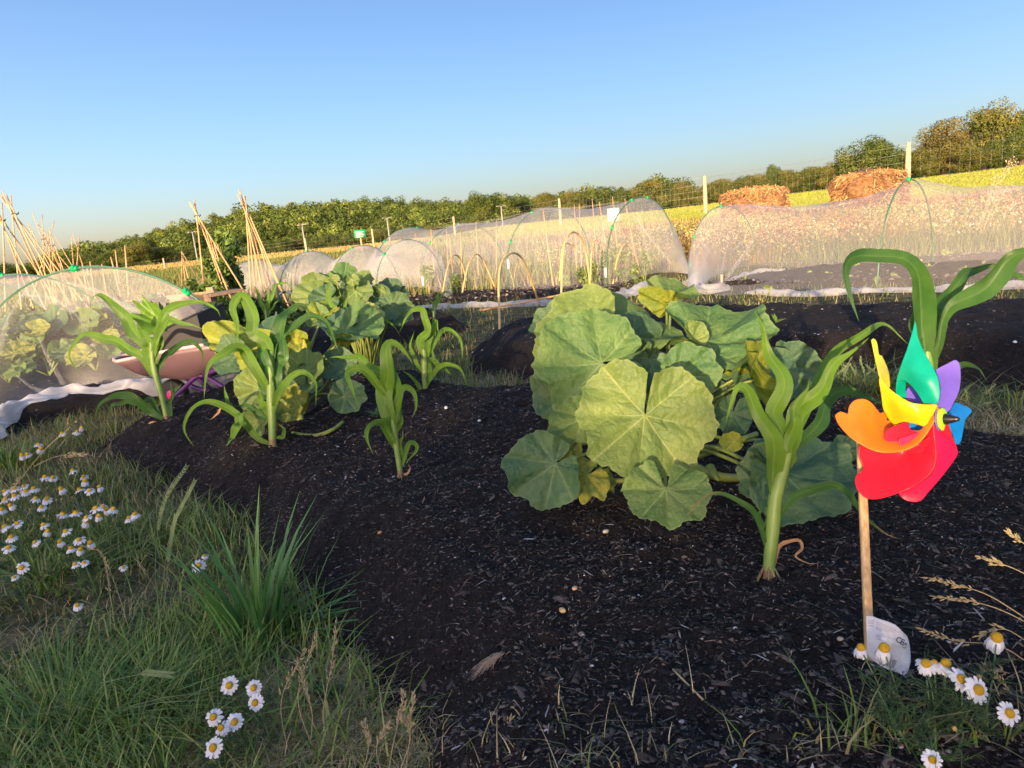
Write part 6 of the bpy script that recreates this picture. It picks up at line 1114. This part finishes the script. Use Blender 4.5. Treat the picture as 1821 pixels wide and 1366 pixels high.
# ------------------------------------------------------------ leafy bushes from many small leaves
def leaf_cloud(c, rx, ry, rz, n, s, pal, seed=0, shell=.35, flat=0):
    R_ = np.random.default_rng(seed); d = R_.normal(size=(n, 3)); d /= np.linalg.norm(d, axis=1)[:, None]; r = R_.random(n)**shell; p = d*r[:, None]*np.array([rx, ry, rz])+np.array(c)
    u = R_.normal(size=(n, 3)); u /= np.linalg.norm(u, axis=1)[:, None]; v = np.cross(u, R_.normal(size=(n, 3))); v /= np.linalg.norm(v, axis=1)[:, None]+1e-9; L = s*(.5+R_.random(n))
    V = np.stack([p-u*L[:, None], p+v*L[:, None]*.55, p+u*L[:, None], p-v*L[:, None]*.55], 1); pal = np.array(pal); C = pal[R_.integers(0, len(pal), n)]*(.75+.5*R_.random((n, 1)))
    return V.reshape(-1, 3), C.repeat(4, 0)
def cloud_obj(name, parts, m='foliage', parent=None):
    V = np.concatenate([p[0] for p in parts]); C = np.concatenate([p[1] for p in parts]); return mesh(name, V, np.arange(len(V)).reshape(-1, 4), M[m], parent, smooth=False, cols=C)
def bush(px, py, d, w, h, n, s, pal, lab, name='leafy_bush', cat_='bush', clumps=9, seed=0, group=None, base=None, z0=None):
    c = P(px, py, d); g = hz1(c[0], c[1]) if z0 is None else z0; o = thing(name, (c[0], c[1], g), lab, cat_, group); R_ = random.Random(seed+1); W = w/FPX*d; Hh = h/FPX*d; pr = []
    for i in range(clumps): q = c+np.array([R_.uniform(-.36, .36)*W, R_.uniform(-.25, .25)*W, R_.uniform(-.36, .36)*Hh]); pr.append(leaf_cloud(q, W*.2, W*.2, Hh*.24, n//clumps, s, pal, seed*31+i))
    cloud_obj('foliage', pr, parent=o); pr = [tube([[c[0]+R_.uniform(-.2, .2)*W*.5, c[1], g-.02], c+np.array([R_.uniform(-.3, .3)*W, R_.uniform(-.2, .2)*W, R_.uniform(-.1, .3)*Hh])], [s*.25+.003, .003], 5) for _ in range(4)]; V, Fc = merge(pr); mesh('stem', V, Fc, M['petiole'], o)
    return o
DG = [(.03, .075, .02), (.05, .10, .03), (.04, .09, .04)]; LG = [(.12, .20, .04), (.16, .24, .05), (.09, .16, .04)]; YG = [(.30, .32, .06), (.20, .26, .05), (.12, .18, .04)]
bush(400, 568, 4.5, 90, 80, 900, .022, DG, 'dark leafy bush directly behind the wheelbarrow tub', seed=1)
bush(460, 560, 4.7, 120, 80, 1100, .024, DG, 'dark leafy bush between wheelbarrow and farthest squash', seed=2)
bush(510, 575, 4.6, 70, 60, 600, .022, DG+LG, 'smaller dark bush left of the farthest squash', seed=3)
bush(388, 500, 8.6, 46, 90, 900, .035, LG, 'bright bean foliage climbing the leaning cane row', seed=4, name='bean_plant', cat_='bean plant')
bush(398, 430, 8.9, 30, 50, 500, .035, LG, 'top shoots of beans above the leaning cane row', seed=5, name='bean_plant', cat_='bean plant')
bush(420, 470, 8.9, 44, 90, 800, .04, LG+DG, 'bean foliage between the leaning row and the straight wigwam', seed=6, name='bean_plant', cat_='bean plant')
bush(355, 515, 7.6, 40, 36, 400, .03, LG, 'yellow-green bush left of the red pot', seed=7)
for i, (px, py, w, h) in enumerate([(60, 590, 130, 90), (150, 575, 130, 80), (230, 560, 120, 60)]): bush(px, py, 6.6, w, h, 900, .03, DG+LG, 'mixed crop foliage deep behind the near net tunnel', seed=20+i, group='crops behind the near net tunnel', name='vegetable_plant', cat_='vegetable plant')
# squash and cabbage inside the near tunnel
def cabbage(px, py, d, R_, n, lab, mats, seed):
    c = P(px, py, d); g = hz1(c[0], c[1]); o = thing('cabbage_plant', (c[0], c[1], g), lab, 'cabbage', 'leafy crops inside the near tunnel'); r_ = random.Random(seed)
    for i in range(n):
        a = r_.uniform(0, 6.28); e = r_.uniform(.2, 1.1); u = np.array([math.cos(a)*math.cos(e), math.sin(a)*math.cos(e), math.sin(e)]); J = np.array([c[0], c[1], c[2]])+u*np.array([1, 1, .8])*R_*r_.uniform(.4, .8); nn = nrm(u*.3+np.array([r_.uniform(-.3, .3), -.55, .7])); L = R_*r_.uniform(.38, .6)
        squash_leaf(o, J, nn, nrm(u+[0, 0, -.3]), L, r_.choice(mats), wr=.8, cup=.12, wav=.10, seed=seed*10+i, nu=44, nv=11); stem(o, [[c[0], c[1], g], J*.6+np.array([c[0], c[1], g+.05])*.4, J], .005, M['petiole'], n=5, k=6)
for i, (px, py, d, R_, n) in enumerate([(45, 612, 5.0, .30, 12), (130, 600, 5.2, .32, 13), (205, 590, 5.3, .30, 12), (168, 645, 4.75, .24, 10), (10, 660, 4.75, .24, 9), (85, 655, 4.8, .22, 9), (260, 600, 5.4, .26, 9)]):
    cabbage(px, py, d, R_, n, 'large pale-veined leafy crop growing under the near net tunnel', [SQ, SD, SM, SQ], 40+i)
# peas on the canes, seedlings under the right tunnel
for i, (px, py, w, h) in enumerate([(757, 505, 34, 60), (800, 510, 40, 40), (838, 505, 36, 36), (1045, 490, 44, 70), (1078, 478, 44, 80), (1112, 480, 44, 70), (1145, 478, 34, 60), (1000, 500, 30, 40)]):
    b_ = G(px, py+h*.5, 0); d = proj(b_)[2]; bush(px, py, d+.25, w, h, 420, .02, [(.20, .28, .08), (.14, .22, .06), (.28, .32, .12)], 'pale green pea plant at the foot of the canes in the middle tunnel', name='pea_plant', cat_='pea plant', seed=50+i, clumps=6, group='pea plants in the middle tunnel')
for i, (px, py) in enumerate([(1322, 497), (1475, 488), (1441, 484), (1520, 470), (1590, 490), (1690, 447), (1640, 474), (1800, 448), (1750, 470), (1365, 512), (1560, 495), (1711, 480)]):
    b_ = G(px, py+6, .05); d = proj(b_)[2]; big = px in (1690, 1640, 1800); bush(px, py, d, 30 if big else 16, 14 if big else 10, 60 if big else 30, .022 if big else .014, [(.26, .34, .08), (.18, .26, .06)], 'pale seedling in the soil under the right net tunnel', name='seedling', cat_='seedling', seed=70+i, clumps=3, group='seedlings under the right tunnel', z0=.03)
# ------------------------------------------------------------ weedy strip before the fence, far plots
def stems(n, x0, x1, y0, y1, h0, h1, w, pal, lab, name, f=None, pw_=1., cat_='wild plants', lean=.35):
    x = x0+(x1-x0)*rng.random(n); y = y0+(y1-y0)*rng.random(n)**pw_; k = np.ones(n, bool) if f is None else rng.random(n) < f(x, y); x, y = x[k], y[k]; n = len(x); c = pal(x, y, n) if callable(pal) else pick(n, pal, .5)
    return blades(x, y, h0+(h1-h0)*rng.random(n), w*(.5+rng.random(n)), c, name, lab, m='foliage', lean=lean, z=terr(x, y), cat_=cat_)
def pc(x, y, n):
    a = np.array([(.34, .26, .11), (.30, .28, .10), (.20, .22, .06)]); b = np.array([(.45, .20, .08), (.36, .17, .07), (.30, .12, .05)]); t = (vn(x*.6, y*.6+9) > .52)
    i = rng.integers(0, 3, n); return np.where(t[:, None], b[i], a[i])*(.6+.6*rng.random((n, 1)))
fr_ = lambda x, y: ((y > 9.3+.0*x) & (x > y*.12)).astype(float)
stems(9000, .5, 13, 9.4, 14.0, .08, .36, .010, pc, 'sunlit dry weeds and docks between the tunnels and the fence', 'weed_strip', fr_, 1.2)
stems(9000, 2.5, 13, 8.3, 10.5, .10, .36, .012, [(.16, .20, .05), (.24, .25, .07), (.10, .14, .04)], 'green undergrowth along the back of the right tunnel', 'undergrowth', lambda x, y: (y > 12.6-.95*x).astype(float))
def flowers(n, x0, x1, y0, y1, s, pal, lab, f):
    x = x0+(x1-x0)*rng.random(n); y = y0+(y1-y0)*rng.random(n); k = f(x, y) & (vn(x*1.6, y*1.6) > .42); x, y = x[k], y[k]; n = len(x); z = terr(x, y)+.12+.26*rng.random(n); V, C = leaf_cloud((0, 0, 0), 0, 0, 0, n*2, s, pal, 5); V = V.reshape(-1, 2, 4, 3)+np.stack([x, y, z], 1)[:, None, None]; 
    return tag(mesh('wildflowers', V.reshape(-1, 3), np.arange(n*8).reshape(-1, 4), M['foliage'], None, smooth=False, cols=C), lab, 'wildflowers', kind='stuff')
flowers(9000, 1.5, 13, 8.6, 12.5, .011, [(.62, .56, .36), (.60, .48, .2), (.70, .68, .58), (.45, .36, .16)], 'creamy wild daisies massed behind the right tunnel', lambda x, y: y > 12.9-.95*x)
flowers(2500, .5, 5, 9.5, 12.5, .012, [(.60, .50, .15), (.70, .60, .30)], 'yellow-brown seed heads between the two tunnels', lambda x, y: y > 9)
stems(15000, -26, 0, 9.5, 42, .05, .35, .03, [(.12, .18, .04), (.20, .20, .06), (.08, .13, .03), (.26, .22, .08)], 'mixed weeds and crops on the plots beyond the tunnels', 'plot_weeds', None, 1.3)
stems(9000, -8, 1, 8.8, 15, .05, .40, .018, [(.14, .20, .05), (.24, .26, .09), (.10, .15, .04), (.34, .25, .12)], 'crops and weeds just behind the long tunnel', 'plot_weeds', None, 1.3)
stems(5000, .5, 15, 13.5, 17.5, .03, .20, .012, [(.42, .25, .11), (.50, .38, .18), (.30, .24, .1)], 'tall dry stems along the fence line', 'fence_weeds', None)
Vs, Cs = [], []
for i in range(620):
    x = rng.uniform(.8, 14); y = rng.uniform(9.3, 14.5)
    if not (y > 9.3 and x > y*.12 and y > 12.4-.95*x): continue
    z = float(terr(np.array([x]), np.array([y]))[0]); k = vn(x*.55, y*.55+9) > .5; pal = [[(.36, .20, .07), (.28, .15, .05), (.40, .28, .1)], [(.34, .30, .09), (.22, .24, .06), (.42, .36, .14)]][0 if k else 1]; hh_ = rng.uniform(.10, .24)*(1 if y < 12.5 else .6)
    V, C = leaf_cloud((x, y, z+hh_*.9), rng.uniform(.12, .3), .2, hh_, 95, .022, pal, i); Vs.append(V); Cs.append(C)
V = np.concatenate(Vs); tag(mesh('weed_foliage', V, np.arange(len(V)).reshape(-1, 4), M['foliage'], None, smooth=False, cols=np.concatenate(Cs)), 'rusty docks and golden weeds massed behind the right tunnel', 'weeds', kind='stuff')
# the mown field beyond the fence: standing blades that catch the low sun
n = 90000; y = 17.5+95*rng.random(n)**1.9; x = y*rng.uniform(-.15, .98, n); sz = .02+.0016*y; blades(x, y, (.05+.05*rng.random(n))*(1+y*.02), sz, pick(n, [(.29, .33, .055), (.32, .34, .07), (.26, .31, .05)]), 'field_grass', 'short green grass of the field beyond the fence', m='foliage', lean=.3, z=terr(x, y), seg=2)
n = 26000; y = 20+80*rng.random(n)**1.6; x = y*rng.uniform(-.75, -.1, n); sz = .03+.0016*y; blades(x, y, (.08+.1*rng.random(n))*(1+y*.012), sz, np.where((y > 48)[:, None], pick(n, [(.40, .31, .11), (.36, .29, .10)]), pick(n, [(.14, .18, .05), (.20, .22, .07), (.10, .14, .04)])), 'stubble', 'straw-coloured field beyond the left plots', m='foliage', lean=.3, z=terr(x, y), seg=2, cat_='stubble')
# tall plant with pale seeds at the right edge
tp0 = P(1752, 400, 9.5); o = thing('seeding_weed', (tp0[0], tp0[1], .05), 'tall pale seeding weed above the right tunnel, near the right edge', 'weed'); 
for (a, b) in (((1745, 430), (1800, 280)), ((1740, 430), (1770, 320)), ((1750, 430), (1790, 330)), ((1735, 430), (1775, 300))):
    p0, p1 = P(*a, 9.5), P(*b, 9.5); p0[2] = .1; V, Fc = tube([p0, (p0+p1)/2+[.02, 0, .05], p1], [.005, .004, .002], 4, 8); mesh('stem', V, Fc, M['stemdry'], o)
cloud_obj('seed_head', [leaf_cloud(P(x, y, 9.5), .09, .05, .07, 90, .009, [(.70, .60, .45), (.5, .38, .22)], int(x)) for x, y in ((1800, 287), (1790, 305), (1775, 318), (1770, 332), (1782, 345), (1765, 350), (1795, 335))], parent=o)
# ------------------------------------------------------------ trees
def crown_data(seed, n=5200, s=.06, clumps=34, tall=1.0, gap=.0, bottom=-.75, pal=None):
    R_ = np.random.default_rng(seed); V, C = [], []; pal = pal or [(.075, .115, .022), (.055, .09, .018), (.11, .14, .03)]
    cs = []
    for i in range(clumps):
        d = R_.normal(size=3); d /= np.linalg.norm(d); r = .45+.30*R_.random() if i > 5 else .2; p = d*r*np.array([1, 1, tall]); p[2] = max(p[2], bottom*tall*.8); cs.append((p, .24+.16*R_.random()))
    for i, (p, r) in enumerate(cs):
        m = int(n/clumps); d = R_.normal(size=(m, 3)); d /= np.linalg.norm(d, axis=1)[:, None]; rr = r*(.62+.48*R_.random(m)**.6)*(1+.15*R_.normal(size=m)*.5); q = p+d*rr[:, None]*np.array([1, 1, .85]); nn = d+R_.normal(size=(m, 3))*.32; nn /= np.linalg.norm(nn, axis=1)[:, None]
        u = np.cross(nn, R_.normal(size=(m, 3))); u /= np.linalg.norm(u, axis=1)[:, None]; v = np.cross(nn, u); L = (s*(.5+.9*R_.random(m)))[:, None]
        V.append(np.stack([q-u*L, q+v*L*.7, q+u*L, q-v*L*.7], 1).reshape(-1, 3)); base = np.array(pal[i % len(pal)])*(.8+.4*R_.random()); C.append((base*(.7+.6*R_.random((m, 1)))).repeat(4, 0))
    return np.concatenate(V), np.concatenate(C)
OL = [(.12, .135, .03), (.09, .115, .025), (.15, .15, .035)]; BR_ = [(.15, .13, .033), (.13, .12, .03), (.12, .125, .03)]
CR = []
for i, (tall, pal, gp_) in enumerate([(1.0, None, 30), (1.15, OL, 30), (.9, None, 26), (1.2, BR_, 34), (1.0, OL, 30), (.8, None, 24)]):
    V, C = crown_data(100+i, 13000, .030, gp_+16, tall, pal=pal); ob = mesh('crown', V, np.arange(len(V)).reshape(-1, 4), M['foliage'], None, smooth=False, cols=C); CR.append((ob.data, V[:, 2].min(), V[:, 2].max())); bpy.data.objects.remove(ob)
TR = []
for v_ in range(3):
    r_ = random.Random(v_+5); pr = [tube([[0, 0, -.1], [.01, .01, .5], [.02, -.01, 1.0]], [.055, .04, .02], 8, 8)]
    for k in range(7): a = r_.random()*6.28; z = .35+.08*k; e = np.array([math.cos(a)*.2, math.sin(a)*.2, z+.16]); b = np.array([0, 0, z]); pr.append(tube([b, (b+e)/2+[0, 0, .06], e], [.022, .014, .006], 5, 6))
    V, Fc = merge(pr); ob = mesh('trunk', V, Fc, M['bark']); TR.append(ob.data); bpy.data.objects.remove(ob)
tn = [0]
def tree(px, top, wpx, d, v_, lab, group=None, low=.03, sink=.3):
    t = P(px, top, d); g = float(terr(np.array([t[0]]), np.array([t[1]]))[0]); Hh = t[2]-g; W = wpx/FPX*d*.5; o = thing('tree', (t[0], t[1], g), lab, 'tree', group)
    cm, z0, z1 = CR[v_ % 6]; c = bpy.data.objects.new('crown', cm); S.collection.objects.link(c); c.parent = o; zs = Hh*(1-low)/(z1-z0); c.scale = (W/.84, W/.84, zs); c.location = (0, 0, Hh-z1*zs); c.rotation_euler = (0, 0, (tn[0]*2.399) % 6.28)
    k = bpy.data.objects.new('trunk', TR[tn[0] % 3]); S.collection.objects.link(k); k.parent = o; k.scale = (Hh*.9, Hh*.9, Hh*.85); tn[0] += 1; return o
for px, top, w, d, v_, lb in [(1545, 237, 100, 100, 0, 'round broad tree behind the right hay heap'), (1683, 207, 84, 104, 3, 'russet-leaved tree left of the tallest one'), (1754, 174, 96, 112, 4, 'tallest tree on the skyline, near the right edge'), (1822, 195, 60, 116, 2, 'dark tree cut by the right edge'), (1600, 268, 70, 108, 2, 'low dark tree between the broad tree and the russet one'),
                             (1645, 262, 60, 104, 1, 'olive tree right behind the tall fence post'), (1725, 262, 70, 99, 1, 'lower olive tree in front of the tallest one'), (1795, 240, 76, 100, 2, 'dark lower tree below the right edge one'), (1500, 282, 50, 105, 5, 'small tree joining hedge and broad tree'), (1372, 289, 38, 125, 5, 'small dark dome rising above the hedge'),
                             (1155, 317, 62, 120, 1, 'wide bushy tree behind the right end of the long tunnel'), (1110, 334, 56, 135, 0, 'tree left of the wide bushy one'), (1065, 331, 66, 140, 2, 'spreading tree in the middle of the tree line'), (1012, 333, 54, 130, 4, 'rounded tree beside the slender fence post'), (968, 341, 48, 140, 1, 'low olive tree in the tree line'), (925, 350, 56, 150, 0, 'low tree before the dark pair'),
                             (884, 341, 62, 140, 2, 'dark tree of the pair left of centre, right one'), (846, 337, 52, 138, 0, 'dark tree of the pair left of centre, left one'), (1205, 321, 36, 125, 4, 'thin-topped tree at the start of the hedge'), (1212, 322, 30, 118, 3, 'brownish small tree beside the thin-topped one')]: tree(px, top, w, d, v_, lb)
for i in range(15): px = 1222+i*19+rnd.uniform(-3, 3); tree(px, np.interp(px, [1200, 1300, 1400, 1500], [338, 312, 300, 282])+rnd.uniform(-5, 4), 44, 108+rnd.uniform(-3, 3), [1, 4, 0][i % 3], 'one of the trees that form the even hedge between fence posts', 'hedge trees', low=.03)
for px, top, w, d, v_, lb in [(257, 420, 34, 150, 2, 'dark dome-topped tree on the left skyline'), (232, 430, 66, 95, 4, 'sunlit olive tree left of the dark dome'), (285, 437, 70, 100, 1, 'sunlit olive tree right of the dark dome'), (190, 445, 50, 110, 0, 'dark tree left of the sunlit olive ones'), (165, 448, 44, 112, 2, 'dark tree farther left on the skyline'), (330, 440, 50, 120, 0, 'tree at the left foot of the wooded hill'), (122, 453, 46, 110, 0, 'dark tree behind the splayed small wigwam'), (85, 462, 54, 100, 1, 'tree behind the thin canes at the left'), (42, 472, 44, 100, 2, 'low tree between the two leftmost wigwams'), (5, 465, 36, 90, 0, 'dark tree at the left edge')]: tree(px, top, w, d, v_, lb, low=.04)
for i in range(16): px = 330+i*32+rnd.uniform(-8, 8); tree(px, np.interp(px, [330, 500, 650, 840], [452, 428, 410, 385])+rnd.uniform(-6, 8), 46, 125+rnd.uniform(-12, 12), [0, 2, 1, 4][i % 4], 'one of the dark trees lined up at the foot of the hill', 'trees at the foot of the hill', low=.02)
# wooded hill: one mass of crowns
Vs, Cs = [], []; base = [crown_data(200+i, 1100, .062, 16, .8, pal=[(.10, .15, .03), (.07, .11, .022), (.14, .18, .035)]) for i in range(8)]
for i in range(620):
    y = 190+150*rng.random()**.9; x = y*rng.uniform(-.62, .26); z = float(terr(np.array([x]), np.array([y]))[0]); s = rng.uniform(3.2, 5.4)*(1.35 if rng.random() < .15 else 1); V, C = base[i % 8]; a = rng.random()*6.28; ca, sn_ = math.cos(a), math.sin(a)
    V = V@np.array([[ca, sn_, 0], [-sn_, ca, 0], [0, 0, 1]])*s*np.array([1, 1, rng.uniform(.8, 1.1)])+np.array([x, y, z+s*.55]); Vs.append(V); Cs.append(C*rng.uniform(.65, 1.3))
V = np.concatenate(Vs); tag(mesh('hill_woodland', V, np.arange(len(V)).reshape(-1, 4), M['foliage'], None, smooth=False, cols=np.concatenate(Cs)), 'dense woodland covering the far hill', 'woodland', kind='stuff')
Vs, Cs = [], []
for i in range(420):
    y = 135+60*rng.random(); x = y*rng.uniform(-.8, 1.2); z = float(terr(np.array([x]), np.array([y]))[0]); s = rng.uniform(1.6, 3.0)*(1 if x < 20 else 1.1); V, C = base[i % 8]; V = V*s+np.array([x, y, z+s*.4]); Vs.append(V); Cs.append(C*rng.uniform(.6, 1.1))
V = np.concatenate(Vs); tag(mesh('far_hedgerow', V, np.arange(len(V)).reshape(-1, 4), M['foliage'], None, smooth=False, cols=np.concatenate(Cs)), 'distant hedgerow thicket beyond the field', 'hedgerow', kind='stuff')
# the hedge behind the photographer that shades the ground
n = 52000; x = rng.uniform(-16, 9, n); top = 2.20+.30*(vn(x*1.3, 3)-.5)+.34*(vn(x*5.5, 8)-.5); t = rng.random(n); z = top*(1-(1-t)**1.0*1.0); z = top*t**.75; y = -10+rng.normal(size=n)*.35
u_ = rng.normal(size=(n, 3)); u_ /= np.linalg.norm(u_, axis=1)[:, None]; v_ = np.cross(u_, rng.normal(size=(n, 3))); v_ /= np.linalg.norm(v_, axis=1)[:, None]; L = (.03+.04*rng.random((n, 1)))*np.where((top-z)[:, None] < .25, .8, 1.5); p = np.stack([x, y, z], 1)
for tx, ty, rx, rz in ((.10, 1.25, .05, .035), (.17, 1.38, .04, .04), (.30, 1.22, .035, .03), (.34, 1.42, .06, .03), (-.9, 2.4, .08, .04)):     # gaps cut through the leaves towards the sun, to light patches of soil
    k_ = (ty-p[:, 1])/(-sd[1]); gx_ = tx+sd[0]*k_; gz_ = .16+sd[2]*k_; keep = (((p[:, 0]-gx_)/rx)**2+((p[:, 2]-gz_)/rz)**2) > 1; p, u_, v_, L = p[keep], u_[keep], v_[keep], L[keep]
n = len(p)
V = np.stack([p-u_*L, p+v_*L*.7, p+u_*L, p-v_*L*.7], 1).reshape(-1, 3); hd = thing('hedge', (-3.5, -10, 0), 'leafy hedge standing behind the photographer', 'hedge'); mesh('foliage', V, np.arange(n*4).reshape(-1, 4), M['foliage'], hd, smooth=False, cols=np.repeat(pick(n, DG+LG), 4, 0))
pr = [tube([[a, -10, 0], [a+rnd.uniform(-.2, .2), -10, 1.7]], [.04, .02], 6) for a in np.arange(-15.5, 9, .6)]; V, Fc = merge(pr); mesh('trunk', V, Fc, M['bark'], hd)
